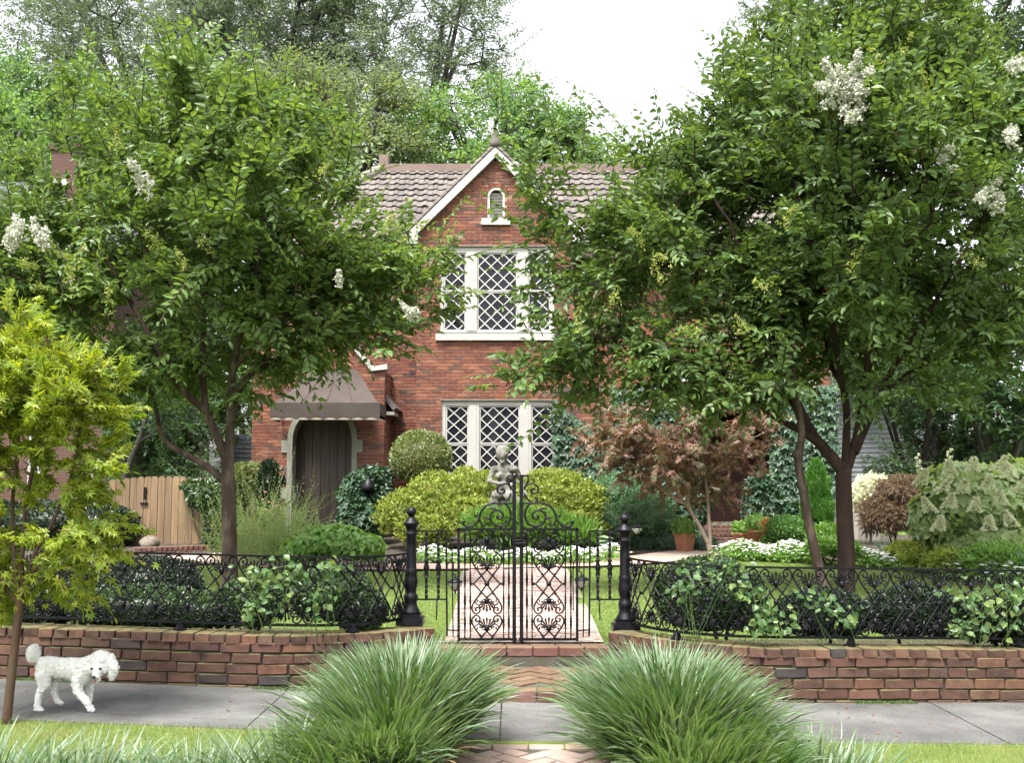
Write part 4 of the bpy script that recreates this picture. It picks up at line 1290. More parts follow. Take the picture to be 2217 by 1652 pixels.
# ------------------------------------------------------------------ gable trim and roof
roof = put('roof', MB().box((apx - .01, HY + .3, ztop - .5), (apx + .01, HY + .32, ztop - .45)).mesh('roof'), M['rail_brown'], house)
TW = .155
for sgn, nm in ((-1, 'bargeboard'), (1, 'bargeboard')):
    hx = (apx - bl) * 1.0
    ea = Vector((apx + sgn * (hx + .16), 0, zeav - .16 * slope)); ap = Vector((apx, 0, ztop))
    dz_ = TW * math.sqrt(1 + slope ** 2)
    poly = [(ea.x, ea.z), (ap.x, ap.z), (ap.x, ap.z + dz_), (ea.x, ea.z + dz_)]
    poly = poly if sgn < 0 else poly[::-1]
    mbb = MB().prism(poly, HY - .13, HY - .02)
    # returned foot of the board
    mbb.prism([(ea.x, ea.z - .06), (ea.x - sgn * .17, ea.z - .06), (ea.x - sgn * .17, ea.z + .17 * slope - .003), (ea.x, ea.z - .003)][::-sgn], HY - .128, HY - .022)
    mbb.build(nm, M['white_paint'], roof)
    top = lambda t: Vector((ap.x + sgn * t * (hx + .22), HY - .10, ap.z + dz_ - t * (hx + .22) * slope))
    nt_ = 15
    sl = math.atan(slope)
    for k2 in range(nt_):
        c = (top(k2 / nt_) + top((k2 + 1) / nt_)) / 2 + Vector((0, .06, .03))
        Ltile = (top(1) - top(0)).length / nt_
        Mx = Matrix.Translation(c) @ Matrix.Rotation(sgn * (sl - .05), 4, 'Y')
        m2 = MB()
        pr_ = [(math.cos(q) * .095, math.sin(q) * .07) for q in [math.pi * i / 6 for i in range(7)]]
        vs = []
        for xx, kx in ((-Ltile / 2, 1.0), (Ltile / 2 + .02, 1.12)):
            xx = xx * sgn
            vs += [Mx @ Vector((xx, -p[0] * kx, p[1] * kx)) for p in pr_]
        m2.add(vs, [(i, i+1, 8+i, 7+i) for i in range(6)] + [tuple(range(7)), tuple(range(13, 6, -1))], 0, False)
        m2.build('rake_tile', M['tile'], roof)
    # slab of the small gable roof behind the edge tiles
    a0, a1 = top(0), top(1)
    v = [a0 + Vector((0, .05, 0)), a1 + Vector((0, .05, 0)), a1 + Vector((0, 1.6, 0)), a0 + Vector((0, 3.6, 0))]
    m3 = MB().add(v + [p - Vector((0, 0, .08)) for p in v], [(0,1,2,3), (7,6,5,4), (0,4,5,1), (1,5,6,2), (2,6,7,3), (3,7,4,0)])
    m3.build('gable_roof_slab', M['tile'], roof)
MB().lathe([(.10, 0), (.13, .05), (.125, .12), (.085, .2), (.06, .27), (.065, .31), (.055, .36), (.02, .39)], (apx, HY - .05, ztop + .22), 12).build('finial', M['tile'], roof)
# main hipped roof: eave, ridge
RYE, RYR = 22.30, 25.4
RZE, RZR = Z(530, 22.35), Z(366, RYR)
RX0, RX1 = X(832, RYR, 366), 4.6
EX0, EX1 = -6.05, 7.35
def slab(mb, pts, th=.06, mi=0):
    n = len(pts); pts = [Vector(p) for p in pts]
    nn = (pts[1]-pts[0]).cross(pts[-1]-pts[0]).normalized()
    if nn.z < 0: nn = -nn
    mb.add(pts + [p - nn * th for p in pts], [tuple(range(n)), tuple(range(2*n-1, n-1, -1))] + [(i, n+i, n+(i+1)%n, (i+1)%n) for i in range(n)], mi)
mbr = MB()
slab(mbr, [(EX0, RYE, RZE-.06), (EX1, RYE, RZE-.06), (RX1, RYR, RZR-.06), (RX0, RYR, RZR-.06)])
slab(mbr, [(EX0, RYE, RZE-.06), (RX0, RYR, RZR-.06), (EX0, 2*RYR-RYE, RZE-.06)])
slab(mbr, [(EX1, RYE, RZE-.06), (EX1, 2*RYR-RYE, RZE-.06), (RX1, RYR, RZR-.06)])
slab(mbr, [(EX0, 2*RYR-RYE, RZE-.06), (RX0, RYR, RZR-.06), (RX1, RYR, RZR-.06), (EX1, 2*RYR-RYE, RZE-.06)])
mbr.build('roof_deck', M['tile'], roof)
def tile_mesh():
    mb = MB()
    prof = [(-.5, .0), (-.34, .16), (-.2, .20), (-.06, .14), (.02, .03), (.14, -.01), (.30, .0), (.5, .03)]
    vs = []
    for yy_, zz_ in ((-.5, .0), (.56, .0)):
        for a, b in prof: vs.append((a, yy_, b * (1 if yy_ < 0 else .9) + (0.14 if yy_ < 0 else -.10)))
    n = len(prof)
    for a, b in prof: vs.append((a, -.5, b + .04))
    fs = [(i, i+1, n+i+1, n+i) for i in range(n-1)] + [(2*n+i, 2*n+i+1, i+1, i) for i in range(n-1)]
    mb.add(vs, fs, 0, False)
    return mb.mesh('roof_tile')
TILE = tile_mesh(); TILE.materials.append(M['tile'])
sv = Vector((0, RYR - RYE, RZR - RZE)); SL = sv.length; sv.normalize()
snv = Vector((1,0,0)).cross(sv).normalized()
tiles = []
NR = 13; exph = SL / NR; tw = .235
for r_ in range(NR):
    t0 = r_ / NR
    xa, xb = EX0 + (RX0 - EX0) * t0, EX1 + (RX1 - EX1) * t0
    x = xa + .05
    while x < xb:
        c = Vector((x + tw / 2, RYE, RZE)) + sv * (SL * (r_ + .5) / NR)
        j = random.gauss(0, .006)
        zz = c.z; dxa = abs(c.x - apx)
        hidden = dxa < (ztop + .25 - zz) / slope - .25 if zz > zeav else dxa < 1.6
        vis = (not hidden) and (-5.2 < c.x < 3.2)
        tiles.append((0 if vis else 1, basis(c + snv * (.004 + j), (1,0,0), sv, snv, (tw, exph, .16)), hidden))
        x += tw
tiles.sort(key=lambda q: q[0])
vis_t = [t for t in tiles if t[0] == 0]
for q in vis_t[:300]: piece('roof_tile', [TILE], q[1], roof)
join_bricks('more_roof_tiles', [q[1] for q in tiles if q not in vis_t[:300] and not q[2]], [TILE], M['tile'], roof)
MB().box((RX0 - .1, RYR - .10, RZR - .02), (RX1 + .1, RYR + .10, RZR + .11)).box((RX0 - .1, RYR - .16, RZR - .10), (RX1 + .1, RYR - .1, RZR + .075)).build('ridge_flashing', M['copper'], roof)
for (a, b) in (((RX0, RYR, RZR), (EX0, RYE, RZE)), ((RX1, RYR, RZR), (EX1, RYE, RZE))):
    a, b = Vector(a), Vector(b)
    n = 14
    for i in range(n):
        p, q = a.lerp(b, i / n), a.lerp(b, (i + 1.1) / n)
        MB().tube([p + Vector((0,0,.03)), q + Vector((0,0,.06))], [.10, .13], 8).build('hip_tile', M['stone_trim'], roof)
MB().box((RX0 - .12, RYR - .12, RZR + .05), (RX0 + .1, RYR + .2, RZR + .34)).build('flue', M['copper'], roof)
MB().box((EX0 + .1, RYE + .02, RZE - .3), (bl - .06, RYE + .06, RZE - .10)).box((brt + .06, RYE + .02, RZE - .3), (EX1 - .1, RYE + .06, RZE - .10)).build('gutter_board', M['rail_brown'], roof)
# ------------------------------------------------------------------ main wall
MW0, MW1 = -5.65, 6.95
SWX = (X(1570, MY, 680), X(1760, MY, 680), Z(725, MY), Z(600, MY))
SWX = (X(1590, MY, 680), X(1752, MY, 680), Z(722, MY), Z(590, MY))
def main_holes(z):
    h = [(bl, brt)]
    if SWX[2] < z < SWX[3]: h.append((SWX[0], SWX[1]))
    return h
mm = brick_mats(brick_runs(lambda z: MW0, lambda z: MW1, z_ground, RZE - .05, main_holes, 5), MY)
join_bricks('main_brickwork', mm, UB, M['house_brick'], house)
core = MB(); wall_core(core, lambda z: MW0, lambda z: MW1, z_ground - .4, RZE - .02, main_holes, MY + .012, MY + .2)
core.build('main_mortar', M['house_mortar'], house)['kind'] = 'stuff'
MB().box((MW0 + .005, MY + .2, z_ground - .4), (MW0 + .15, MY + 5.5, RZE)).box((MW1 - .15, MY + .2, z_ground - .4), (MW1 - .005, MY + 5.5, RZE)).box((MW0, MY + 5.4, z_ground - .4), (MW1, MY + 5.5, RZE)).build('side_wall', M['side_brick'], house)
w2 = put('window', MB().box((SWX[0], MY + .04, SWX[2]), (SWX[0] + .1, MY + .15, SWX[3])).box((SWX[1] - .1, MY + .04, SWX[2]), (SWX[1], MY + .15, SWX[3]))
         .box((SWX[0] + .1, MY + .041, SWX[3] - .1), (SWX[1] - .1, MY + .149, SWX[3] - .001)).box((SWX[0] + .1, MY + .041, SWX[2] + .001), (SWX[1] - .1, MY + .149, SWX[2] + .08))
         .box(((SWX[0] + SWX[1]) / 2 - .07, MY + .042, SWX[2] + .08), ((SWX[0] + SWX[1]) / 2 + .07, MY + .148, SWX[3] - .1)).mesh('window'), M['white_paint'], house)
w2['label'] = 'upper window of the right wing, mostly behind leaves'
MB().box((SWX[0] - .08, MY - .07, SWX[2] - .13), (SWX[1] + .08, MY + .1, SWX[2] - .002)).build('sill', M['white_paint'], w2)
for a, b in ((SWX[0] + .1, (SWX[0] + SWX[1]) / 2 - .07), ((SWX[0] + SWX[1]) / 2 + .07, SWX[1] - .1)): lattice(w2, a, b, SWX[2] + .08, SWX[3] - .1, MY + .08, .275, .275)
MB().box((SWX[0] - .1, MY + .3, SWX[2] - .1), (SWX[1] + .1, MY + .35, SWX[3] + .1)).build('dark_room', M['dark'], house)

# ------------------------------------------------------------------ entry with arched door
e0, e1 = X(568, EY, 900), X(832, EY, 900)
ecx = X(697, EY, 1000)
kz = Z(802, EY)                                   # shoulder of the shaped gable
kin0, kin1 = ecx - (X(799, EY, 800) - ecx), X(799, EY, 800)
eap = kz + (kin1 - ecx) * 1.30
d_in, d_out = (X(761.5, EY) - X(632.5, EY)) / 2, (X(773, EY) - X(621.5, EY)) / 2
door_z0 = Z(1146, EY); spr = Z(952, EY)
def e_holes(z):
    if z < door_z0: return []
    r = d_in + .06
    if z < spr: return [(ecx - r, ecx + r)]
    d = r * r - ((z - spr) * .95) ** 2
    return [(ecx - math.sqrt(d), ecx + math.sqrt(d))] if d > 0 else []
ex0 = lambda z: e0 if z < kz else (kin0 + (z - kz) / 1.30)
ex1 = lambda z: e1 if z < kz else (kin1 - (z - kz) / 1.30)
em = brick_mats(brick_runs(ex0, ex1, z_ground, eap, e_holes, 8), EY)
entry = house
bb = brick_mats(brick_runs(lambda z: EY + .06, lambda z: MY, z_ground, kz, lambda z: [], 9), e1, 'y', 1)
# single bricks on the door side of the entry, the rest joined
em.sort(key=lambda Mx: 0 if (Mx[0][3] > ecx and Mx[2][3] < kz) else 1)
join_bricks('entry_brickwork', em + bb, UB, M['house_brick'], entry)
core = MB(); wall_core(core, ex0, ex1, z_ground - .4, eap, e_holes, EY + .012, EY + .22)
core.box((e1 - .16, EY + .22, z_ground - .4), (e1 - .012, MY, kz)).box((e0 + .012, EY + .22, z_ground - .4), (e0 + .16, MY, kz))
core.build('entry_mortar', M['house_mortar'], entry)
cw = .13                                          # white coping on the shaped gable
cop = [(e1 + .05, kz + .02), (kin1 + .05, kz - .02), (ecx, eap - .02), (kin0 - .05, kz - .02), (e0 - .05, kz + .02)]
MB().strip([(e1 + .05, kz + cw), (kin1 + .10, kz + cw - .05), (ecx, eap + cw + .04), (kin0 - .10, kz + cw - .05), (e0 - .05, kz + cw)], cop, EY - .06, EY + .2).build('coping', M['white_paint'], entry)
rz0 = Z(885, EY + .5)
mbr = MB()
for sgn, xe in ((1, e1 + .22), (-1, e0 - .22)):
    slab(mbr, [(ecx, EY + .2, eap - .1), (xe, EY + .2, rz0), (xe, MY, rz0), (ecx, MY, eap - .1)][::sgn], .09)
mbr.build('entry_roof', M['tile'], entry)
MB().box((e1 + .02, EY + .1, rz0 - .16), (e1 + .19, EY + .95, rz0 - .09)).build('eave_board', M['stone_trim'], entry)
# stone surround of the door with its side blocks
def surround(r, n=18): return [(ecx + r * math.cos(math.pi * k / n), spr + r * math.sin(math.pi * k / n) / .95) for k in range(n + 1)]
sur = MB().strip([(ecx + d_out, door_z0)] + surround(d_out) + [(ecx - d_out, door_z0)], [(ecx + d_in, door_z0)] + surround(d_in) + [(ecx - d_in, door_z0)], EY - .035, EY + .1)
for sg in (1, -1):
    for za, zb_ in ((Z(980, EY), Z(953, EY)), (Z(1080, EY), Z(1055, EY))):
        a, b = ecx + sg * (d_out - .001), ecx + sg * (d_out + .115)
        sur.box((min(a, b), EY - .034, za), (max(a, b), EY + .08, zb_))
sur.build('stone_surround', M['stone_trim'], entry)
jam = MB().strip([(ecx + d_in + .07, door_z0)] + surround(d_in + .07) + [(ecx - d_in - .07, door_z0)], [(ecx + d_in + .002, door_z0)] + surround(d_in + .002) + [(ecx - d_in - .002, door_z0)], EY + .1, EY + .42)
jam.build('door_reveal', M['stone_trim'], entry)
door = put('door', MB().box((ecx - d_in - .05, EY + .40, door_z0), (ecx + d_in + .05, EY + .42, spr + d_in / .95 + .05)).mesh('door'), M['door'], entry)
npl = 7
for i in range(npl):
    a = ecx - d_in + i * 2 * d_in / npl; b = a + 2 * d_in / npl - .010
    zt = spr + math.sqrt(max(.0, d_in ** 2 - max(abs(a - ecx), abs(b - ecx)) ** 2)) / .95 if max(abs(a - ecx), abs(b - ecx)) < d_in else spr
    zt2 = max(zt, spr) + .02
    MB().box((a, EY + .375, door_z0 + .012), (b, EY + .399, zt2)).build('plank', M['door'], door)
for zz in (Z(1048, EY), Z(1064, EY)): MB().ball((ecx - d_in + .16, EY + .36, zz), .026, 10, 8).build('door_knob', M['brass'], door)
MB().box((ecx - d_in - .15, EY - .38, door_z0 - .10), (ecx + d_in + .15, EY + .42, door_z0 - .002)).box((ecx - d_in - .25, EY - .72, z_ground - .3), (ecx + d_in + .25, EY - .02, door_z0 - .105)).build('door_step', M['stone_trim'], entry)
# house number
fc = bpy.data.curves.new('house_number', 'FONT'); fc.body = '2229'; fc.size = .175; fc.extrude = .008; fc.align_x = 'RIGHT'
fo = bpy.data.objects.new('house_number', fc); COL.objects.link(fo)
dg = bpy.context.evaluated_depsgraph_get()
nme = bpy.data.meshes.new_from_object(fo.evaluated_get(dg)); bpy.data.objects.remove(fo)
nme.transform(Matrix.Translation((X(610, EY), EY - .012, Z(1020, EY))) @ Matrix.Rotation(R(90), 4, 'X'))
put('house_number', nme, M['number'], entry)['label'] = 'bronze number 2229 on the brick beside the door'
MB().lathe([(.01, -.09), (.05, -.06), (.075, .0), (.07, .05), (.03, .09), (.01, .11)], (X(611, EY), EY - .05, Z(1038, EY)), 12).build('wall_lamp', M['iron'], entry)
# awning
aw0, aw1 = X(583, EY - .9), X(820, EY - .9)
az_t, az_m, az_b = Z(800, EY), Z(872, EY - .95), Z(905, EY - .95)
def awn(t): return EY - .04 - .92 * (t ** 1.35), az_t + (az_m - az_t) * (1 - (1 - t) ** 1.45)
mba = MB(); vs = []; n = 12
for i in range(n + 1):
    y, z = awn(i / n)
    for j in range(9):
        s = j / 8
        wk = (.42 + .58 * (i / n) ** .8)
        x = ecx + ((aw1 - aw0) * (s - .5)) * wk + (aw0 + aw1 - 2 * ecx) / 2
        vs.append((x, y, z - .02 * math.sin(math.pi * s * 2) ** 2))
mba.add(vs, [(i*9+j, i*9+j+1, (i+1)*9+j+1, (i+1)*9+j) for i in range(n) for j in range(8)], 0, True)
aw = mba.build('awning', M['awning'], entry)
for sg in (2, 4, 6):
    MB().tube([Vector(mba.v[i*9+sg]) + Vector((0, -.004, .004)) for i in range(n + 1)], .007, 5).build('seam', M['awning'], aw)
mbs = MB()
for sg in (0, 8):
    vs = []
    for i in range(n + 1):
        y, z = awn(i / n); p = mba.v[i*9+sg]
        vs += [p, (p[0], y, az_m - .0) if True else p]
    mbs.add(vs, [(2*i, 2*i+1, 2*i+3, 2*i+2) for i in range(n)])
mbs.build('side_panel', M['awning'], aw)
def val(name, zfun0, zfun1, dy, m):
    mb = MB(); vs = []; K = 64
    P = [(aw0 - .005, EY - .05)] + [(aw0 - .005 + (aw1 - aw0 + .01) * i / K, EY - .965 - dy) for i in range(K + 1)] + [(aw1 + .005, EY - .05)]
    for i, (x, y) in enumerate(P): vs += [(x, y, zfun0(i)), (x, y, zfun1(i))]
    mb.add(vs, [(2*i, 2*i+2, 2*i+3, 2*i+1) for i in range(len(P) - 1)])
    mb.build(name, m, aw)
val('valance', lambda i: az_m, lambda i: az_b - .02 + .045 * abs(math.sin(i * math.pi / 8)), 0, M['awning'])
val('hem', lambda i: az_b + .06, lambda i: az_b - .035, -.012, M['awning_trim'])
# hand rail beside the door
hr = [at(604, 1100, EY - .75), at(626, 1088, EY - .75), at(640, 1060, EY - .75), at(644, 1040, EY - .75)]
rail = empty('hand_rail', (hr[0].x, hr[0].y, z_ground), 'curved black iron hand rail at the arched front door', 'railing')
MB().tube(curve_pts(hr, 5), .018, 6).build('rail', M['iron'], rail)
for i, p in enumerate(curve_pts(hr, 2)): MB().tube([(p.x, p.y, yard_z(p.x, p.y)), p], .009 if i % 3 else .014, 5).build('baluster', M['iron'], rail)
# ------------------------------------------------------------------ ivy clad porch
p0, p1 = X(1212, PY, 950), X(1800, PY, 950)
pz1 = Z(850, PY)
oc, orad = X(1572, PY, 1000), .98
pf = Z(1133, PY)
ospr = Z(985, PY)
def p_holes(z):
    if z < pf - .02: return []
    if z < ospr: return [(oc - orad, oc + orad)]
    d = orad ** 2 - (z - ospr) ** 2
    return [(oc - math.sqrt(d), oc + math.sqrt(d))] if d > 0 else []
porch = house
pm2 = brick_mats(brick_runs(lambda z: p0, lambda z: p1, z_ground, pz1, p_holes, 12), PY)
join_bricks('porch_brickwork', pm2, UB, M['house_brick'], porch)
core = MB(); wall_core(core, lambda z: p0, lambda z: p1, z_ground - .4, pz1, p_holes, PY + .012, PY + .25)
core.box((p1 - .2, PY + .25, z_ground - .4), (p1 - .012, MY, pz1)); core.build('porch_mortar', M['house_mortar'], porch)
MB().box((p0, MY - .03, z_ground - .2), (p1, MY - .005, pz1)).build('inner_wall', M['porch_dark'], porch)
MB().box((p0, PY + .02, pf - .08), (p1 - .22, MY - .035, pf)).build('porch_floor', M['step_brick'], porch)
MB().box((p0, PY - .02, pz1 - .002), (p1 + .06, MY - .005, pz1 + .10)).build('porch_roof', M['rail_brown'], porch)
MB().box((p0 + 2.2, PY - .06, pz1 + .1), (p1 - .25, PY + .12, pz1 + .34)).build('cornice', M['white_paint'], porch)
ns = 4
sw = (X(1622, PY) - X(1518, PY)) / 2
sgr = yard_z(oc, 20.6)
for i in range(ns):
    zt = pf - .02 - (pf - .02 - sgr) * i / ns
    yf = PY - .05 - .32 * (i + 1)
    st = put('step', MB().box((oc - sw - .06, yf + .01, sgr - .2), (oc + sw + .06, PY + .0, zt - .065 - .001 * i)).mesh('step'), M['mortar'], porch)
    nb = 11
    for k2 in range(nb):
        bx = oc - sw - .05 + (2 * sw + .1) * (k2 + .5) / nb
        piece('brick', BS, Matrix.Translation((bx, yf + .10, zt - .033)) @ Matrix.Diagonal(((2 * sw + .1) / nb - .012, .2, .066, 1)), st)
        piece('brick', BS, Matrix.Translation((bx, yf + .255, zt - .034)) @ Matrix.Diagonal(((2 * sw + .1) / nb - .012, .10, .062, 1)), st)
pl_ = MB()
lamp = empty('porch_lamp', (X(1765, PY), PY - .1, Z(955, PY)), 'black wall lantern on the ivy beside the slender trunk', 'lamp')
lz = lamp.location
MB().box((lz.x-.085, lz.y-.085, lz.z-.15), (lz.x+.085, lz.y+.085, lz.z-.13)).lathe([(.12, .14), (.09, .17), (.02, .26)], (lz.x, lz.y, lz.z), 4, smooth=False).box((lz.x-.015, lz.y, lz.z+.1), (lz.x+.015, PY, lz.z+.14)).build('frame', M['iron'], lamp)
MB().box((lz.x-.075, lz.y-.075, lz.z-.13), (lz.x+.075, lz.y+.075, lz.z+.14)).build('glass', M['lantern_glass'], lamp)
# ================================================================== neighbours and fences
nh = empty('brick_house', (-9, 27, .4), 'neighbouring brick house with grey shingle roof and tall brick chimney', 'house')
ny = 27.0
nx0, nx1 = -19.0, X(232, ny)
nze = Z(640, ny)
MB().box((nx0, ny, -.2), (nx1, ny + 9, nze)).build('wall', M['far_brick'], nh)
mbn = MB()
rdg = Z(395, ny + 4.5)
slab(mbn, [(nx0 - .3, ny - .4, nze), (nx1 + .35, ny - .4, nze), (nx1 + .35, ny + 4.5, rdg), (nx0 - .3, ny + 4.5, rdg)], .1)
slab(mbn, [(nx0 - .3, ny + 4.5, rdg), (nx1 + .35, ny + 4.5, rdg), (nx1 + .35, ny + 9.4, nze), (nx0 - .3, ny + 9.4, nze)], .1)
nroof = mbn.build('roof', M['shingle'], nh)
sv2 = (Vector((0, ny + 4.5, rdg)) - Vector((0, ny - .4, nze)))
mbs = MB()
for i in range(26):                                   # shingle courses, each a lip
    c = Vector((0, ny - .4, nze)) + sv2 * ((i + .5) / 26)
    mbs.bar((nx0 - .3, c.y, c.z + .012), (nx1 + .35, c.y, c.z + .012), .225, .022, up=(0, -sv2.z, sv2.y))
mbs.build('shingle_courses', M['shingle'], nroof)
MB().prism([(nx0, nze), (nx1, nze), (nx1 - .01, nze + .02)], ny, ny + 9).build('gable', M['far_brick'], nh)
mbg = MB(); mbg.add([(nx1, ny, nze), (nx1, ny + 9, nze), (nx1, ny + 4.5, rdg - .1)], [(0, 1, 2)]); mbg.build('gable_end', M['far_brick'], nh)
chx0, chx1 = X(121, ny + 3, 380), X(176, ny + 3, 380)
chim = MB().box((chx0, ny + 2.7, nze), (chx1, ny + 3.4, Z(322, ny + 3))).box((chx0 - .06, ny + 2.64, Z(330, ny + 3)), (chx1 + .06, ny + 3.46, Z(318, ny + 3))).build('chimney', M['far_brick'], nh)
MB().lathe([(.16, 0), (.14, .3), (.17, .32), (.02, .42)], ((chx0 + chx1) / 2, ny + 3.05, Z(318, ny + 3)), 10).build('chimney_pot', M['iron'], chim)
sk = at(132, 404, ny + 2.6)
MB().box((sk.x - .22, sk.y - .2, sk.z - .12), (sk.x + .22, sk.y - .15, sk.z + .17)).build('skylight', M['skylight_glare'], nroof)
for u0, u1, v0, v1 in ((58, 92, 935, 1085), (196, 216, 975, 1040), (-60, 0, 940, 1085)):
    a, b = at(u0, v1, ny - .03), at(u1, v0, ny - .03)
    wv = put('window', MB().box((a.x, ny - .06, a.z), (b.x, ny + .02, b.z)).mesh('window'), M['white_paint'], nh)
    MB().box((a.x + .07, ny - .068, a.z + .09), (b.x - .07, ny - .061, (a.z + b.z) / 2 - .03)).build('pane', M['glass'], wv)
    MB().box((a.x + .07, ny - .068, (a.z + b.z) / 2 + .03), (b.x - .07, ny - .061, b.z - .09)).build('pane', M['glass'], wv)
    MB().box((a.x - .08, ny - .12, a.z - .1), (b.x + .08, ny - .01, a.z - .003)).build('sill', M['white_paint'], wv)
# flat grey cap of a low wall by the hedge
cp = at(265, 1085, 20.5)
MB().box((cp.x - .35, 20.2, cp.z - .06), (cp.x + .30, 20.8, cp.z)).box((cp.x - .28, 20.26, 0), (cp.x + .23, 20.74, cp.z - .061)).build('brick_pier', M['stone_trim']).select_set(False)
tag(bpy.data.objects['brick_pier'], 'low stone capped pier at the end of the dark hedge, beside the wooden gate', 'pier')
# wooden gate of dog eared boards
wf = empty('wooden_gate', (X(345, 19.5), 19.5, .3), 'tan cedar board gate with scalloped top between the houses', 'gate')
wy = 19.5
u = 236
i = 0
while u < 444:
    w = 15.2
    t = (u - 236) / 208
    zt = Z(1036 - 5 * math.sin(t * 3) + 9 * max(0, .3 - t) , wy)
    zb = yard_z(-6, wy) - .05 if t > .2 else yard_z(-6, wy) - .05
    a, b = X(u, wy), X(u + w, wy) - .009
    c = .035
    poly = [(a, zb), (b, zb), (b, zt - c), (b - c, zt), (a + c, zt), (a, zt - c)]
    MB().prism(poly, wy + random.uniform(-.006, .006), wy + .022).build('board', M['cedar'], wf)
    u += w; i += 1
for zz in (.75, 1.45): MB().box((X(238, wy), wy + .024, zz), (X(444, wy), wy + .065, zz + .09)).build('cross_rail', M['cedar'], wf)
MB().box((X(313, wy), wy - .03, Z(1082, wy)), (X(318, wy), wy - .008, Z(1055, wy))).build('hinge_strap', M['iron'], wf)
MB().box((X(306, wy), wy - .035, Z(1092, wy)), (X(322, wy), wy - .008, Z(1088, wy))).build('latch', M['iron'], wf)
MB().box((X(444.5, wy), wy - .03, 0), (X(452, wy), wy + .08, Z(1046, wy))).build('post', M['cedar'], wf)
# dark shed with rounded slatted gable
sh = empty('garden_shed', (X(518, 30), 30, .4), 'dark slatted shed end with rounded top beyond the hedge', 'shed')
sx, sr = X(518, 30), .42
szc = Z(972, 30)
MB().prism([(sx + sr * math.cos(math.pi * k / 12), szc + sr * math.sin(math.pi * k / 12)) for k in range(13)] + [(sx - sr, .2), (sx + sr, .2)], 30, 31.5).build('body', M['shed'], sh)
for k in range(7):
    zz = szc + .33 - k * .13
    hw = math.sqrt(max(.01, sr ** 2 - max(0, zz - szc) ** 2)) if zz > szc else sr
    MB().box((sx - hw * .95, 29.97, zz - .055), (sx + hw * .95, 29.995, zz + .045)).build('slat', M['shed'], sh)
# weathered fence behind the right trunks
gf = empty('board_fence', (X(1840, 20), 20.5, .3), 'weathered grey board fence behind the slender trunks', 'fence')
u = 1796
while u < 1890:
    a, b = X(u, 20.5), X(u + 15, 20.5) - .008
    zt = Z(1093, 20.5) + random.uniform(-.01, .01)
    MB().box((a, 20.5 + random.uniform(-.004, .004), .2), (b, 20.52, zt)).build('board', M['grey_wood'], gf); u += 15
MB().box((X(1794, 20.5), 20.47, Z(1093, 20.5) + .012), (X(1890, 20.5), 20.56, Z(1093, 20.5) + .05)).build('cap_rail', M['grey_wood'], gf)
# clapboard house beyond
ch = empty('clapboard_house', (12, 33, .4), 'pale grey clapboard house glimpsed beyond the ivy on the right', 'house')
cx0, cx1, cyy = X(1806, 33), X(2050, 33), 33.0
czt = Z(700, 33)
MB().box((cx0, cyy, -.2), (cx1, cyy + 7, czt)).build('wall', M['siding'], ch)
z = .3
while z < czt - .1:
    MB().add([(cx0, cyy - .03, z), (cx1, cyy - .03, z), (cx1, cyy - .004, z + .145), (cx0, cyy - .004, z + .145), (cx0, cyy - .002, z), (cx1, cyy - .002, z)], [(0,1,2,3), (0,4,5,1)]).build('clapboard', M['siding'], ch); z += .15
mbc = MB(); slab(mbc, [(cx0 - .3, cyy - .4, czt), (cx1 + .3, cyy - .4, czt), (cx1 + .3, cyy + 3.5, czt + 2.2), (cx0 - .3, cyy + 3.5, czt + 2.2)], .1)
slab(mbc, [(cx0 - .3, cyy + 3.5, czt + 2.2), (cx1 + .3, cyy + 3.5, czt + 2.2), (cx1 + .3, cyy + 7.4, czt), (cx0 - .3, cyy + 7.4, czt)], .1); mbc.build('roof', M['shingle'], ch)
# brick edging and boulder before the wooden gate
be = empty('brick_edging', at(370, 1195, 17.6), 'low curved brick bed edging in front of the wooden gate', 'edging')
for k in range(14):
    t = k / 13
    p = at(300 + 150 * t, 1194 - 7 * math.sin(t * 2.2), 17.6 + .5 * t)
    for c in range(2):
        piece('brick', BS, Matrix.Translation((p.x, p.y, yard_z(p.x, p.y) + .02 + c * .075)) @ Matrix.Rotation(.25 - .4 * t, 4, 'Z') @ Matrix.Diagonal((.10 if c else .2, .2, .066, 1)), be)
bp = at(322, 1184, 17.9)
rk = MB().ball((0, 0, 0), (.19, .16, .11), 12, 8)
for i, v in enumerate(rk.v):
    q = Vector(v); d = 1 + .16 * math.sin(q.x * 17 + 1) + .12 * math.sin(q.y * 23 + q.z * 19); rk.v[i] = tuple(q * d + Vector((bp.x, bp.y, yard_z(bp.x, bp.y) + .17)))
tag(rk.build('boulder', M['rock']), 'rounded tan boulder on the brick edging by the wooden gate', 'boulder')

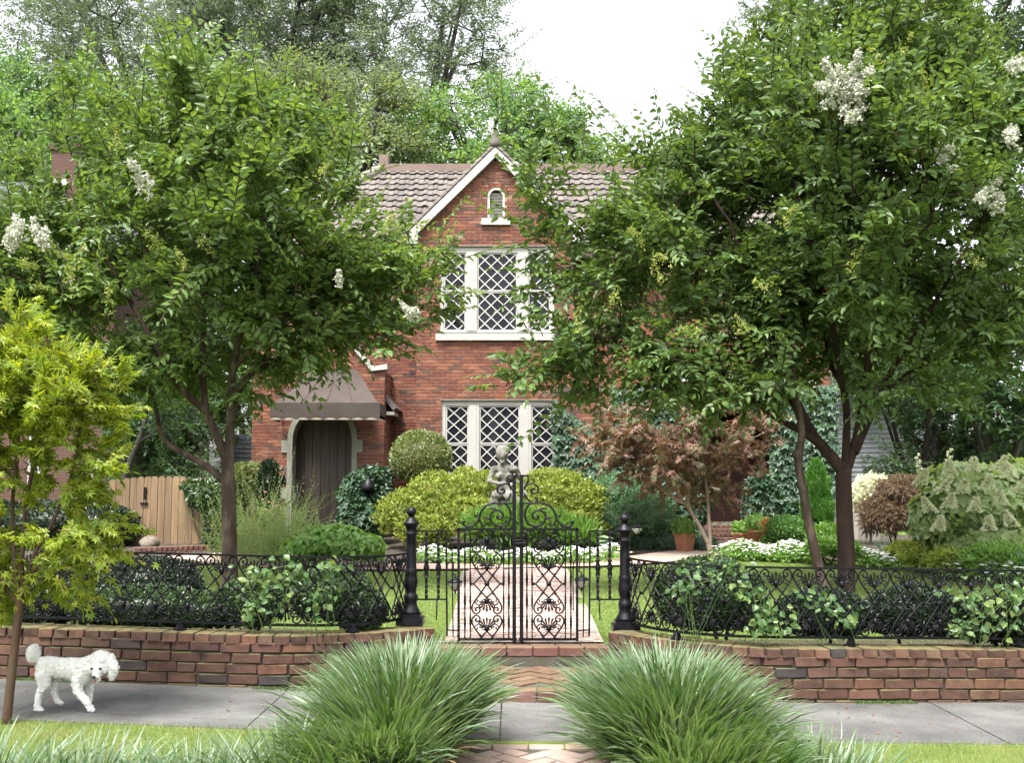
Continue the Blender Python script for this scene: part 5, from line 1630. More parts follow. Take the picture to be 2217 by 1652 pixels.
# ================================================================== vegetation
def foliage_blob(blobs, n, size, aspect=.55, tpl=LEAF_RHOMB, spread=.55, thick=.14, seed=1, lumps=.12, up=.35, mats=1, mfun=None, top_only=False, droop=0.0, cut=True, core=.80, puffs=0, puff=.16, broad=False):
    """leaves over a union of ellipsoids, with a leafy core inside"""
    r = np.random.default_rng(seed)
    C = np.array([b[0] for b in blobs], float); RR = np.array([b[1] for b in blobs], float)
    area = np.array([(q[0]*q[1]+q[1]*q[2]+q[0]*q[2]) for q in RR]); pick = r.choice(len(blobs), size=int(n * 1.6), p=area / area.sum())
    d = norm(r.normal(size=(len(pick), 3)))
    lo = d[:, 2] < -.82
    d[lo, 2] *= -.6; d = norm(d)
    rad = 1 - np.abs(r.normal(size=len(pick))) * thick + r.normal(size=len(pick)) * .02
    rad += lumps * lump(d + pick[:, None] * .37, seed + 5)
    if puffs:
        pc = norm(r.normal(size=(puffs, 3)))
        ca = np.max(norm(d + .15 * pick[:, None] * np.array([.3, -.5, .2])) @ pc.T, axis=1)
        rad += puff * (.8 - np.minimum(1.6, np.arccos(np.clip(ca, -1, 1)) / (1.9 / math.sqrt(puffs))))
    P = C[pick] + d * RR[pick] * rad[:, None]
    keep = np.ones(len(P), bool)
    if cut:
        for k in range(len(blobs)):
            q = np.sum(((P - C[k]) / RR[k]) ** 2, axis=1)
            keep &= ~((pick != k) & (q < .62))
    P, d, pick = P[keep][:n], d[keep][:n], pick[keep][:n]
    out = norm(d / RR[pick] * RR[pick].mean(axis=1, keepdims=True))
    m = len(P)
    axis = norm(out * .55 + r.normal(size=(m, 3)) * spread + np.array([0, 0, up - droop]))
    nrm = norm(out * .7 + np.array([0, 0, .55]) + r.normal(size=(m, 3)) * .5)
    if broad:                                     # broad leaves hang flat against the outside
        axis = norm(np.cross(out, r.normal(size=(m, 3))) * .8 + np.array([0, 0, -.55]) + out * .25)
        nrm = norm(out * 1.0 + np.array([0, 0, .45]) + r.normal(size=(m, 3)) * .33)
    L = size * r.uniform(.7, 1.25, m)
    mi = mfun(P, out, r) if mfun else (r.integers(0, mats, m) if mats > 1 else None)
    chunks = [scatter(tpl, P, axis, nrm, L, L * aspect, mi)]
    if core:
        for k in range(len(blobs)):
            mb = MB().ball(C[k], tuple(RR[k] * core), 14, 10)
            V = np.array(mb.v); dd = norm(V - C[k]); V = C[k] + (V - C[k]) * (1 + lumps * lump(dd + k * .37, seed + 5))[:, None]
            f4 = np.array(mb.f)
            chunks.append((V, np.zeros((0, 3), int), f4, np.zeros(0, int), np.zeros(len(f4), int)))
    return chunks
def stems(root, base, tops, r0, material, name='stem', bend=.12):
    mb = MB()
    for t in tops:
        a, b = Vector(base), Vector(t)
        a = a + Vector((random.uniform(-.05, .05), random.uniform(-.05, .05), -.03))
        mid = a.lerp(b, .5) + Vector((random.uniform(-bend, bend), random.uniform(-bend, bend), 0))
        mb.tube(curve_pts([a, mid, b], 4), [r0 * (1 - .07 * i) for i in range(9)], 5)
    return mb.build(name, material, root)
def shrub(name, label, cat, blobs, n, size, mats, group=None, **kw):
    """blobs: (u, v, D, ru, rv, rd) in picture places and metres deep"""
    B = []
    for (u, v, D, ru, rv, rd) in blobs:
        c = at(u, v, D); s = D / F
        B.append(((c.x, c.y, c.z), (ru * s, rd, rv * s)))
    D0 = sum(b[2] for b in blobs) / len(blobs); x0 = sum(b[0][0] for b in B) / len(B)
    base = (x0, D0, yard_z(x0, D0) if D0 > 7.6 else street_z(x0))
    root = empty(name, base, label, cat, group)
    ml = mats if isinstance(mats, list) else [mats]
    leaf_obj('foliage', foliage_blob(B, n, size, mats=len(ml), **kw), ml, root)
    stems(root, base, [b[0] for b in B][:5], .018, M['bark_far'])
    return root
def grow(base_lines, clusters, seed, r_tip=.006, power=.47, lift=.10, jitter=.06, min_r=None):
    """skeleton: given limbs plus a branch to every cluster. returns chains of (points, radii)"""
    r = random.Random(seed)
    pos, par, minr = [], [], []
    for pts, ra, rb, attach in base_lines:
        P = curve_pts(pts, 4)
        prev = -1
        if attach and pos:
            prev = min(range(len(pos)), key=lambda i: (pos[i] - P[0]).length)
        for i, p in enumerate(P):
            if prev >= 0 and i == 0 and (pos[prev] - p).length < .02: continue
            pos.append(p.copy()); par.append(prev); minr.append(ra + (rb - ra) * i / (len(P) - 1)); prev = len(pos) - 1
    nlimb = len(pos)
    A = np.array([tuple(p) for p in pos])
    cl = np.array([tuple(c) for c in clusters])
    d0 = np.array([np.min(np.linalg.norm(A - c, axis=1)) for c in cl])
    ends = []
    lo_z = min(p.z for p in pos)
    for ci in np.argsort(d0):
        c = cl[ci]
        A = np.array([tuple(p) for p in pos])
        dv = c - A; dist = np.linalg.norm(dv, axis=1)
        pen = np.where(A[:, 2] > c[2] + .15, 1.5, 1.0) * dist + np.where(A[:, 2] < lo_z + .9, .8, 0)
        k = int(np.argmin(pen))
        a, b = pos[k], Vector(c)
        n = max(2, int((b - a).length / .22))
        prev = k
        mid = a.lerp(b, .5) + Vector((r.gauss(0, jitter), r.gauss(0, jitter), -lift * (b - a).length if b.z > a.z else lift * .5)) 
        for i in range(1, n + 1):
            t = i / n
            p = a * (1-t)**2 + mid * 2*t*(1-t) + b * t*t
            pos.append(p); par.append(prev); minr.append(0); prev = len(pos) - 1
        ends.append(prev)
    N = len(pos)
    w = [0.0] * N
    kids = [[] for _ in range(N)]
    for i in range(N):
        if par[i] >= 0: kids[par[i]].append(i)
    for i in range(N - 1, -1, -1):
        if not kids[i]: w[i] += 1
    order = sorted(range(N), key=lambda i: -depth_of(i, par))
    for i in order:
        if par[i] >= 0: w[par[i]] += w[i]
    rad = [max(minr[i], r_tip * (w[i] ** power)) for i in range(N)]
    chains, done = [], set()
    roots = [i for i in range(N) if par[i] < 0]
    stack = roots[:]
    while stack:
        i = stack.pop()
        ch = ([par[i]] if par[i] >= 0 else []) + [i]
        cur = i
        while kids[cur]:
            nxt = max(kids[cur], key=lambda q: rad[q])
            for q in kids[cur]:
                if q != nxt: stack.append(q)
            ch.append(nxt); cur = nxt
        if len(ch) > 1: chains.append(([pos[q] for q in ch], [rad[ch[1]] if (n_ == 0 and par[i] >= 0) else rad[q] for n_, q in enumerate(ch)]))
    return chains
_depth = {}
def depth_of(i, par):
    d = 0
    while par[i] >= 0: i = par[i]; d += 1
    return d
def sample_crown(blobs, n, seed, shell=.45, mind=.2):
    """spread points inside a union of ellipsoids, more of them near the outside"""
    r = np.random.default_rng(seed)
    C = np.array([b[0] for b in blobs]); RR = np.array([b[1] for b in blobs]); wt = np.array([b[2] if len(b) > 2 else 1.0 for b in blobs])
    vol = np.prod(RR, axis=1) ** .8 * wt
    out = []
    tries = 0
    while len(out) < n and tries < n * 40:
        tries += 1
        k = r.choice(len(blobs), p=vol / vol.sum())
        d = r.normal(size=3); d /= np.linalg.norm(d)
        p = C[k] + d * RR[k] * (r.uniform() ** shell)
        md = mind * (1 if tries < n * 15 else .6)
        if out and np.min(np.sum((np.array(out) - p) ** 2, axis=1)) < md * md: continue
        out.append(p)
    return np.array(out)
def twigs_and_leaves(P, center, K, tlen, leaf, aspect, seed, tip=.2, tpl=LEAF_OVAL, nl=11, upb=.45, outb=.6, tmin=-9, droop=.15):
    """K leafy twigs from each cluster; returns leaf chunk, twig lines"""
    r = np.random.default_rng(seed)
    n = len(P) * K
    base = np.repeat(P, K, axis=0) + r.normal(size=(n, 3)) * tlen * .22
    out = norm(base - center)
    d = norm(out * outb + np.array([0, 0, upb]) + r.normal(size=(n, 3)) * .62)
    L = tlen * r.uniform(.6, 1.25, n)
    side = norm(np.cross(d, np.array([0, 0, 1.0]) + r.normal(size=(n, 3)) * .35))
    t = np.linspace(.12, 1.0, nl)
    bend = r.normal(size=(n, 3)) * .18 + np.array([0, 0, -.12])
    pos = base[:, None, :] + d[:, None, :] * (L[:, None] * t[None, :])[:, :, None] + bend[:, None, :] * (L[:, None] * t[None, :] ** 2)[:, :, None]
    dd = norm((d[:, None, :] + 2 * bend[:, None, :] * t[None, :, None]).reshape(-1, 3)).reshape(n, nl, 3)
    sgn = np.where(np.arange(nl) % 2 == 0, 1.0, -1.0)
    ax = side[:, None, :] * sgn[None, :, None] * .85 + dd * .55 + r.normal(size=(n, nl, 3)) * .22
    ax[:, -1, :] = dd[:, -1, :]
    ax[:, :, 2] -= droop
    nr = np.cross(side, d)[:, None, :] * 1.0 + r.normal(size=(n, nl, 3)) * .38
    nr *= np.sign(nr[:, :, 2:3] + .001)
    ln = leaf * r.uniform(.75, 1.2, (n, nl)) * (1 - .35 * t[None, :] ** 2)
    young = np.zeros((n, nl), int)
    outer = (np.linalg.norm(base - center, axis=1) > np.percentile(np.linalg.norm(base - center, axis=1), 45)) & (base[:, 2] > tmin)
    yt = outer & (r.uniform(size=n) < tip)
    young[yt, nl // 3:] = 1
    ch = scatter(tpl, pos.reshape(-1, 3), ax.reshape(-1, 3), nr.reshape(-1, 3), ln.ravel(), ln.ravel() * aspect, young.ravel())
    # twig strips: thin three sided tubes
    p0, p1, p2 = base, base + d * (L * .5)[:, None] + bend * (L * .25)[:, None], base + d * L[:, None] + bend * L[:, None]
    rr = .0035 * (leaf / .08)
    u = norm(np.cross(d, r.normal(size=(n, 3)))); v = np.cross(d, u)
    tri = [u, -.5 * u + .866 * v, -.5 * u - .866 * v]
    V = np.stack([p + q * rr * s for p, s in ((p0, 1.2), (p1, .9), (p2, .5)) for q in tri], axis=1)
    b = (np.arange(n) * 9)[:, None, None]
    f4 = np.array([(i*3+k, i*3+(k+1)%3, (i+1)*3+(k+1)%3, (i+1)*3+k) for i in range(2) for k in range(3)])
    tw = (V.reshape(-1, 3), np.zeros((0, 3), int), (b + f4[None]).reshape(-1, 4), np.zeros(0, int), np.zeros(n * 6, int))
    return ch, tw
def blossoms(points, rad, n, seed, size=.03, flat=.8):
    """loose tapering flower heads made of small florets"""
    r = np.random.default_rng(seed)
    ch = []
    for i, p in enumerate(points):
        R_ = rad[i] if hasattr(rad, '__len__') else rad
        tilt = norm(r.normal(size=(1, 3)) * .5 + np.array([[0, -.2, 1.0]]))[0]
        nf = max(5, int(26 * (R_ / .12) ** 1.3))
        t = r.uniform(0, 1, nf) ** 1.3
        d = norm(r.normal(size=(nf, 3)))
        F_ = np.array(p) + tilt * ((t - .4) * R_ * 2.1)[:, None] + d * (R_ * .75 * (1.05 - t) * r.uniform(.4, 1, nf))[:, None]
        m = max(nf * 6, int(n * (R_ / .15) ** 2))
        k = r.integers(0, nf, m)
        q = F_[k] + r.normal(size=(m, 3)) * R_ * .10
        ch.append(scatter(LEAF_RHOMB, q, norm(r.normal(size=(m, 3))), norm(r.normal(size=(m, 3)) + np.array([0, 0, .6])), size * r.uniform(.5, 1.2, m), size * flat * r.uniform(.5, 1.2, m)))
    return ch
def tree(name, label, limbs, blobs, nclust, K, tlen, leaf, aspect, mats, barkm, seed, tip=.2, tpl=LEAF_OVAL, nl=11, r_tip=.006, group=None, shell=.45, mind=.2, sides=7, upb=.45, outb=.6, lift=.1, droop=.15, power=.47, twig_mat=None, shoots=0):
    base = limbs[0][0][0]
    root = empty(name, base, label, 'tree', group)
    P = sample_crown(blobs, nclust, seed, shell, mind)
    ch = grow(limbs, P, seed, r_tip=r_tip, lift=lift, power=power)
    mb = MB()
    for pts, rad in ch: mb.tube(pts, rad, sides if max(rad) > .02 else 5, 0, True)
    trunk = mb.build('trunk', barkm, root)
    center = P.mean(axis=0) - np.array([0, 0, np.ptp(P[:, 2]) * .18])
    lf, tw = twigs_and_leaves(P, center, K, tlen, leaf, aspect, seed + 1, tip, tpl, nl, upb, outb, droop=droop)
    put('twigs', np_mesh('twigs', tw[0], tw[1], tw[2]), twig_mat or barkm, root)['kind'] = 'stuff'
    ch_l = [lf]
    if shoots:                                    # long upright shoots that break the outline
        hi = P[:, 2] > np.percentile(P[:, 2], 55)
        rr2 = np.random.default_rng(seed + 9)
        cand = np.where(hi | (np.linalg.norm((P - center)[:, :2], axis=1) > np.percentile(np.linalg.norm((P - center)[:, :2], axis=1), 70)))[0]
        S_ = P[rr2.choice(cand, min(len(cand), shoots), replace=False)]
        l2, t2_ = twigs_and_leaves(S_, center, 2, tlen * 2.0, leaf * 1.05, aspect, seed + 10, .8, tpl, 17, 1.0, .75, droop=.1)
        ch_l.append(l2)
        put('shoots', np_mesh('shoots', t2_[0], t2_[1], t2_[2]), twig_mat or barkm, root)['kind'] = 'stuff'
    leaf_obj('crown', ch_l, mats, root)
    return root, P
def bl3(u, v, D, ru, rv, rd, w=1.0):
    c = at(u, v, D); s = D / F
    return ((c.x, c.y, c.z), (ru * s, rd, rv * s), w)
def ln(pts, D, ra, rb, attach=True):
    """limb through picture places; a place may carry its own distance"""
    return ([at(p[0], p[1], D + (p[2] if len(p) > 2 else 0)) for p in pts], ra, rb, attach)
# ------------------------------------------------------------------ the two crape myrtles
DL = 12.2
b0 = at(497, 1275, DL); b0.z = yard_z(b0.x, DL) - .02
limbs = [([b0, at(496, 1180, DL), at(494, 1090, DL), at(492, 1000, DL)], .098, .075, False),
         ln([(482,1040), (440,1005), (385,975), (350,945), (340,900,-.2), (330,850,-.3)], DL, .045, .018),
         ln([(490,1000), (470,945), (446,890), (440,820), (440,700,.1), (448,560,.1), (450,420,.1)], DL, .058, .016),
         ln([(494,1000), (498,920), (500,830), (520,720,-.2), (552,600,-.3), (570,460,-.3)], DL, .06, .016),
         ln([(455,900), (400,850,-.2), (360,800,-.4), (330,740,-.5), (275,640,-.5), (220,540,-.4)], DL, .042, .014),
         ln([(500,860), (545,810,.1), (610,775,.2), (690,735,.1), (780,680,0)], DL, .042, .014),
         ln([(498,900), (530,830,.4), (580,760,.9), (640,660,1.1), (690,560,1.2)], DL, .04, .012),
         ln([(445,860), (420,760,.6), (380,660,1.0), (330,520,1.2)], DL, .036, .012),
         ln([(505,800), (560,740,-.4), (620,680,-.5), (660,560,-.4)], DL, .034, .012)]
blobsL = [bl3(470,480,DL,310,270,2.3), bl3(400,330,DL,270,150,1.8,1.3), bl3(740,600,DL,140,140,1.2,1.1), bl3(140,520,DL,190,230,1.6,1.1), bl3(650,745,DL,120,75,.8,1.2), bl3(620,650,DL,200,130,1.1,1.0), bl3(820,735,DL-.3,60,40,.4,1.0), bl3(240,790,DL-.2,190,90,.9,1.2),
          bl3(40,600,DL-.3,120,180,.9), bl3(860,640,DL-.4,75,110,.6,1.3), bl3(640,330,DL,100,90,.9,.9), bl3(430,790,DL+.3,220,70,1.4,1.0), bl3(930,600,DL-.5,25,22,.2,1.6)]
ctl, PL = tree('crape_myrtle', 'broad crape myrtle with a single mottled trunk left of the gate', limbs, blobsL, 350, 12, .42, .122, .50, [M['crape'], M['crape_tip']], M['bark_crape'], 101, shoots=130, tip=.5, nl=11, mind=.22)
pts = [at(305,385,9.9), at(38,505,9.8), at(75,498,9.9), at(35,480,9.9), at(885,672,10.9), at(735,602,10.5), at(20,515,9.9), at(95,515,9.9)]
leaf_obj('blossom', blossoms(pts, [.15,.13,.12,.09,.13,.08,.12,.11], 420, 5, .034), [M['blossom']], ctl)
pb = [at(u, v, 10.1) for u, v in ((120,545),(170,560),(440,520),(235,650),(250,300),(390,560),(840,480),(690,370),(90,620),(330,520),(60,570),(150,600),(860,500))]
leaf_obj('flower_bud', blossoms(pb, .12, 150, 6, .022), [M['bud']], ctl)
DR = 11.6
b1 = at(1832, 1300, DR); b1.z = yard_z(b1.x, DR) - .02
limbs = [([b1, at(1832, 1200, DR), at(1828, 1110, DR), at(1826, 1040, DR), at(1828, 1010, DR)], .098, .085, False),
         ln([(1824,1020), (1796,985), (1755,935), (1725,870), (1700,800), (1665,720,-.2), (1620,600,-.3), (1580,480,-.4)], DR, .075, .018),
         ln([(1790,975), (1735,935,-.1), (1680,905,-.2), (1620,860,-.5), (1540,815,-.7), (1440,770,-.9)], DR, .045, .014),
         ln([(1750,925), (1700,850,.2), (1650,790,.4), (1580,700,.6), (1480,600,.7), (1390,520,.6)], DR, .042, .014),
         ln([(1830,1010), (1832,950), (1832,890,.1), (1822,835,.1), (1796,780,.2), (1780,650,.3), (1770,480,.4)], DR, .05, .016),
         ln([(1836,1010), (1858,930), (1866,860), (1880,770), (1890,620,-.1), (1900,420,-.1)], DR, .055, .016),
         ln([(1850,980), (1884,900), (1915,830), (1950,770,-.2), (2020,660,-.4), (2090,540,-.6)], DR, .05, .016),
         ln([(1868,880), (1890,760,.6), (1960,600,1.0), (2050,420,1.2)], DR, .036, .014),
         ln([(1825,850), (1800,700,-.4), (1760,560,-.6), (1720,400,-.5)], DR, .034, .012),
         ln([(1900,860), (1980,800,.3), (2080,760,.2), (2180,720,0)], DR, .034, .012),
         ln([(1720,860), (1700,780,.6), (1690,640,1.0), (1640,500,1.3)], DR, .036, .012)]
blobsR = [bl3(1850,440,DR,330,300,2.3), bl3(1960,160,DR,280,230,1.4,1.1), bl3(1500,560,DR,230,190,1.2,1.0), bl3(1330,770,DR-.2,190,70,.8,.9), bl3(2090,640,DR,190,170,1.2,1.0), bl3(1560,340,DR,130,150,1.1,.9), bl3(1430,330,DR-.2,80,100,.6,.25),
          bl3(1225,560,DR-.2,95,85,.6,1.1), bl3(2120,330,DR,160,240,1.2,1.0), bl3(2060,860,DR,90,45,.5,.9), bl3(1690,230,DR,130,180,1.0,1.0), bl3(1560,810,DR-.1,190,75,1.0,1.5), bl3(1760,700,DR,200,110,1.5,1.1),
          bl3(1150,420,DR-.4,60,45,.3,1.2), bl3(1380,600,DR,120,120,.8,.9), bl3(1540,940,DR+.2,50,55,.35,.35), bl3(1130,820,DR-.5,45,25,.2,1.4), bl3(1960,820,DR-.4,120,55,.5,.9)]
ctr, PR_ = tree('crape_myrtle', 'tall multi limbed crape myrtle with white flower heads right of the gate', limbs, blobsR, 440, 12, .42, .122, .50, [M['crape2'], M['crape_tip']], M['bark_crape_red'], 202, shoots=150, tip=.42, nl=11, mind=.21)
pts = [at(u, v, 9.35) for u, v in ((1800,170),(1840,185),(1872,172),(1818,208),(1850,152),(1830,240),(2140,415),(2160,440),(2190,290),(2050,310),(1855,250),(2200,140),(2040,345),(1790,190),(1865,200))]
leaf_obj('blossom', blossoms(pts, [.15,.16,.14,.14,.14,.12,.13,.11,.13,.10,.11,.13,.10,.12,.13], 420, 15, .034), [M['blossom']], ctr)
pb = [at(u, v, 9.6) for u, v in ((1420,590),(1660,620),(1850,560),(1600,700),(1330,640),(1440,560),(1500,720),(1900,130),(2000,180),(1250,700),(1700,470),(2100,560),(1960,100),(1380,520))]
leaf_obj('flower_bud', blossoms(pb, .11, 150, 16, .022), [M['bud']], ctr)
# the slim second trunk beside it
b2 = at(1786, 1300, 11.3); b2.z = yard_z(b2.x, 11.3) - .02
limbs = [([b2, at(1775, 1240, 11.3), at(1752, 1140, 11.3), at(1738, 1060, 11.3), at(1728, 1000, 11.3), at(1735, 940, 11.3), at(1725, 860, 11.3), at(1712, 780, 11.3), at(1700, 690, 11.3)], .058, .03, False)]
t2, _ = tree('crape_myrtle', 'slim leaning crape myrtle trunk just left of the thicker forked one', limbs, [bl3(1690,640,11.3,90,90,.5)], 22, 8, .38, .11, .5, [M['crape2'], M['crape_tip']], M['bark_crape'], 303, tip=.1, mind=.15)
MB().ball(at(1726, 985, 11.3), (.06, .05, .075), 10, 8).build('burl', M['bark_crape'], t2)
# ------------------------------------------------------------------ lime maple by the pavement
DM = 6.45
m0 = Vector((at(14, 1560, DM).x, DM, street_z(-3.1) - .02))
limbs = [([m0, at(24, 1470, DM), at(34, 1380, DM), at(44, 1300, DM)], .030, .026, False),
         ln([(44,1300), (30,1200), (28,1080), (40,960), (30,840), (20,760)], DM, .016, .006),
         ln([(44,1300), (48,1200), (58,1080), (85,950), (110,820), (100,720)], DM, .018, .006),
         ln([(46,1290), (75,1200), (120,1120), (160,1010), (180,900), (210,820)], DM, .014, .005),
         ln([(40,1310), (5,1260), (-40,1180), (-80,1060), (-110,920)], DM, .014, .005),
         ln([(46,1270), (95,1215), (160,1185), (225,1170)], DM, .010, .005), ln([(44,1300), (20,1280,.2), (-40,1240,.4), (-90,1200,.5)], DM, .010, .005)]
blobsM = [bl3(90,860,DM,150,120,.5,1.2), bl3(40,780,DM,130,90,.45,1.1), bl3(190,880,DM,85,95,.4), bl3(-60,900,DM,150,160,.5), bl3(60,1040,DM,150,90,.45,.5), bl3(150,1160,DM,110,50,.35,1.1), bl3(40,1250,DM,120,60,.4,.5), bl3(215,1175,DM,55,28,.2,1.3), bl3(-60,1150,DM,120,110,.4,.4), bl3(180,1010,DM,70,45,.3), bl3(150,1250,DM,60,28,.2)]
tm, _ = tree('japanese_maple', 'lime yellow japanese maple with coral stems, its trunk in front of the poodle', limbs, blobsM, 210, 4, .16, .075, 1.0, [M['maple_lime'], M['maple_gold']], M['bark_maple'], 404, tip=.75, tpl=LEAF_MAPLE, nl=5, r_tip=.0022, mind=.07, upb=.05, outb=.7, droop=.25, sides=6)
# ------------------------------------------------------------------ bronze maple before the porch
DB = 17.3
q0 = at(1540, 1205, DB); q0.z = yard_z(q0.x, DB) - .02
limbs = [([q0, at(1537, 1190, DB), at(1534, 1178, DB)], .055, .05, False),
         ln([(1534,1180), (1515,1140), (1490,1095), (1490,1060), (1498,1010), (1490,960)], DB, .035, .014), ln([(1538,1180), (1534,1120), (1530,1060), (1520,990), (1525,930)], DB, .034, .014),
         ln([(1490,1095), (1455,1075), (1410,1040), (1350,990)], DB, .022, .010), ln([(1532,1060), (1570,1010), (1620,950)], DB, .018, .009)]
blobsB = [bl3(1390,960,DB,130,55,.9,1.2), bl3(1340,935,DB,70,40,.6), bl3(1480,990,DB,90,60,.8), bl3(1590,1000,DB,90,40,.8), bl3(1560,920,DB,110,40,.8), bl3(1430,1030,DB,100,40,.8), bl3(1560,1060,DB,80,30,.6,.8), bl3(1650,940,DB,50,25,.4,.8), bl3(1470,890,DB,140,30,.8,.7)]
tb, _ = tree('japanese_maple', 'bronze red japanese maple with pale forked trunk before the porch', limbs, blobsB, 170, 4, .26, .13, 1.0, [M['maple_red'], M['maple_red']], M['bark_pale'], 505, tpl=LEAF_MAPLE, nl=4, r_tip=.005, mind=.12, upb=.0, outb=.6, droop=.35, sides=6)
# brown lace leaf maple on the right
shrub('lace_leaf_maple', 'mounded brown laceleaf maple beside the hydrangea', 'shrub', [(1945,1105,17.0,62,52,.5), (1905,1120,17.0,45,40,.4), (1960,1060,17.0,55,28,.45)], 7000, .11, [M['lace_red']], aspect=.16, spread=.8, up=-.2, droop=.3, thick=.25, lumps=.12, core=.6, seed=31, puffs=26, puff=.25)
tree('small_tree', 'thin dark leaning tree in front of the neighbouring brick house', [([at(250,1120,20.3), at(262,1060,20.3), at(285,990,20.3), at(310,930,20.3), at(320,860,20.3)], .08, .04, False), ln([(275,1010),(300,960),(340,930),(370,870)],20.3,.04,.02)],
     [bl3(300,850,20.3,150,70,1.3), bl3(380,900,20.6,90,50,1.0)], 70, 5, .5, .12, .5, [M['far_d'], M['far_d']], M['bark_far'], 511, nl=9, mind=.25)
# ------------------------------------------------------------------ trees beyond the houses
def far_tree(label, u, D, vtop, vbot, ru, m, seed, nclust, leaf=.30, K=5, tlen=1.0, ntrunk=1, extra=(), rd=3.0, name='tree', trunk_r=.28, mind=.8, nl=8, shell=.45, aspect=.5, loose=.6):
    s = D / F
    base = Vector((at(u, 1055, D).x, D, -.3))
    vm = (vtop + vbot) / 2
    r = random.Random(seed)
    limbs = [([base, at(u + r.uniform(-8, 8), vbot + (1100 - vbot) * .4, D), at(u + r.uniform(-12, 12), vbot - 10, D)], trunk_r, trunk_r * .7, False)]
    for i in range(6):
        a = i * 2.4 + r.uniform(0, 1)
        limbs.append(([at(u, vbot - 5, D), at(u + ru * .28 * math.cos(a), vbot - (vbot - vtop) * .25, D + rd * .3 * math.sin(a)), at(u + ru * .55 * math.cos(a), vbot - (vbot - vtop) * (.5 + .1 * (i % 3)), D + rd * .5 * math.sin(a))], trunk_r * .5, trunk_r * .16, True))
    blobs = []
    nb = 11
    for i in range(nb):
        a, h = r.uniform(0, 6.28), r.uniform(.08, .95)
        w = ru * (.35 + .65 * math.sin(math.pi * min(.95, max(.1, h * .85 + .1)))) * loose
        blobs.append(bl3(u + w * math.cos(a), vbot + (vtop - vbot) * h, D + rd * .6 * math.sin(a), ru * r.uniform(.28, .46), (vbot - vtop) * r.uniform(.11, .2), rd * .42))
    blobs += [bl3(*e) for e in extra]
    return tree(name, label, limbs, blobs, nclust, K, tlen, leaf, aspect, [m, m], M['bark_far'], seed, tpl=LEAF_RHOMB, nl=nl, r_tip=.022, mind=mind, upb=.35, sides=6, group='trees beyond the houses', shell=shell)[0]
far_tree('huge spreading oak filling the sky behind the left crape myrtle', 330, 46, -160, 330, 330, M['far_a'], 601, 240, .21, 15, 1.15, extra=[(140,60,46,120,130,3), (250,180,45,150,80,3), (470,80,46,160,150,4), (100,220,46,90,50,2)], rd=6, trunk_r=.55, mind=1.15, nl=12, aspect=.42)
far_tree('tall oak with dark limbs against the sky above the roof', 560, 44, -140, 340, 250, M['far_a'], 602, 180, .21, 15, 1.15, extra=[(700,60,44,130,120,4), (640,180,44,130,60,3)], rd=5, trunk_r=.48, mind=1.15, nl=12, aspect=.42)
far_tree('airy oak with a forked trunk left of the open sky', 900, 42, -120, 330, 200, M['far_a'], 603, 115, .20, 14, 1.1, extra=[(1040,130,42,60,45,2), (960,60,42,110,100,3), (1000,20,42,60,60,2)], rd=5, trunk_r=.4, mind=1.15, nl=12, aspect=.42)
far_tree('hazy pale feathery tree behind the left end of the tiled roof', 760, 34, 175, 420, 150, M['far_c'], 604, 200, .23, 8, .9, extra=[(650,230,34,90,60,2)], rd=3, mind=.55, nl=10, aspect=.4)
far_tree('fresh green tree rising behind the gable', 1060, 36, 195, 420, 150, M['far_b'], 605, 190, .22, 6, .9, extra=[(930,300,36,90,60,2), (1180,290,36,70,40,2)], rd=3, mind=.55, nl=10)
far_tree('leafy tree behind the ridge right of the gable', 1230, 37, 265, 420, 110, M['far_b'], 606, 90, .22, 5, .9, rd=2.5, mind=.6, nl=9)
far_tree('bushy green tree over the neighbouring grey roof', 130, 40, 120, 470, 150, M['far_b'], 607, 190, .27, 6, 1.0, extra=[(30,200,40,80,60,2)], rd=4, mind=.65, nl=9)
far_tree('bright green tree at the far left above the grey roof', -20, 36, 190, 500, 120, M['far_b'], 608, 130, .25, 6, .9, rd=3, mind=.6, nl=9)
far_tree('dark tall tree at the top right corner', 2130, 44, -140, 420, 210, M['far_d'], 609, 220, .30, 6, 1.2, extra=[(2200,120,44,60,120,3)], rd=5, mind=.9, nl=9)
far_tree('grey green oak behind the top of the right crape myrtle', 1800, 46, -160, 330, 190, M['far_a'], 610, 140, .21, 14, 1.1, extra=[(1680,20,46,70,40,2)], rd=5, mind=.9, nl=10, aspect=.42)
far_tree('deep green evergreen behind the right board fence', 1985, 27, 780, 1075, 130, M['far_d'], 611, 190, .16, 7, .6, rd=2.5, mind=.35, nl=10, trunk_r=.15, aspect=.4)
far_tree('dark shady magnolia at the right edge above the hydrangea', 2165, 25, 640, 1075, 150, M['far_d'], 612, 230, .20, 7, .6, rd=2.5, mind=.35, nl=9, trunk_r=.15)
far_tree('mid green tree between the ivy porch and the dark evergreen', 1880, 34, 520, 950, 120, M['far_b'], 613, 170, .20, 6, .8, rd=2.5, mind=.5, nl=9, trunk_r=.18)
far_tree('shaded green tree between the wooden gate and the shed', 400, 27, 690, 1040, 120, M['box_mid'], 614, 210, .18, 7, .6, rd=2.2, mind=.35, nl=9, trunk_r=.14)
far_tree('light green tree behind the entry at the left end of the house', 545, 32, 700, 1010, 90, M['far_b'], 615, 120, .18, 6, .7, rd=2, mind=.4, nl=9, trunk_r=.14)
far_tree('dark laurel between the neighbouring house and the wooden gate', 330, 24.5, 860, 1060, 110, M['far_d'], 616, 150, .15, 7, .5, rd=1.6, mind=.28, nl=9, trunk_r=.1)
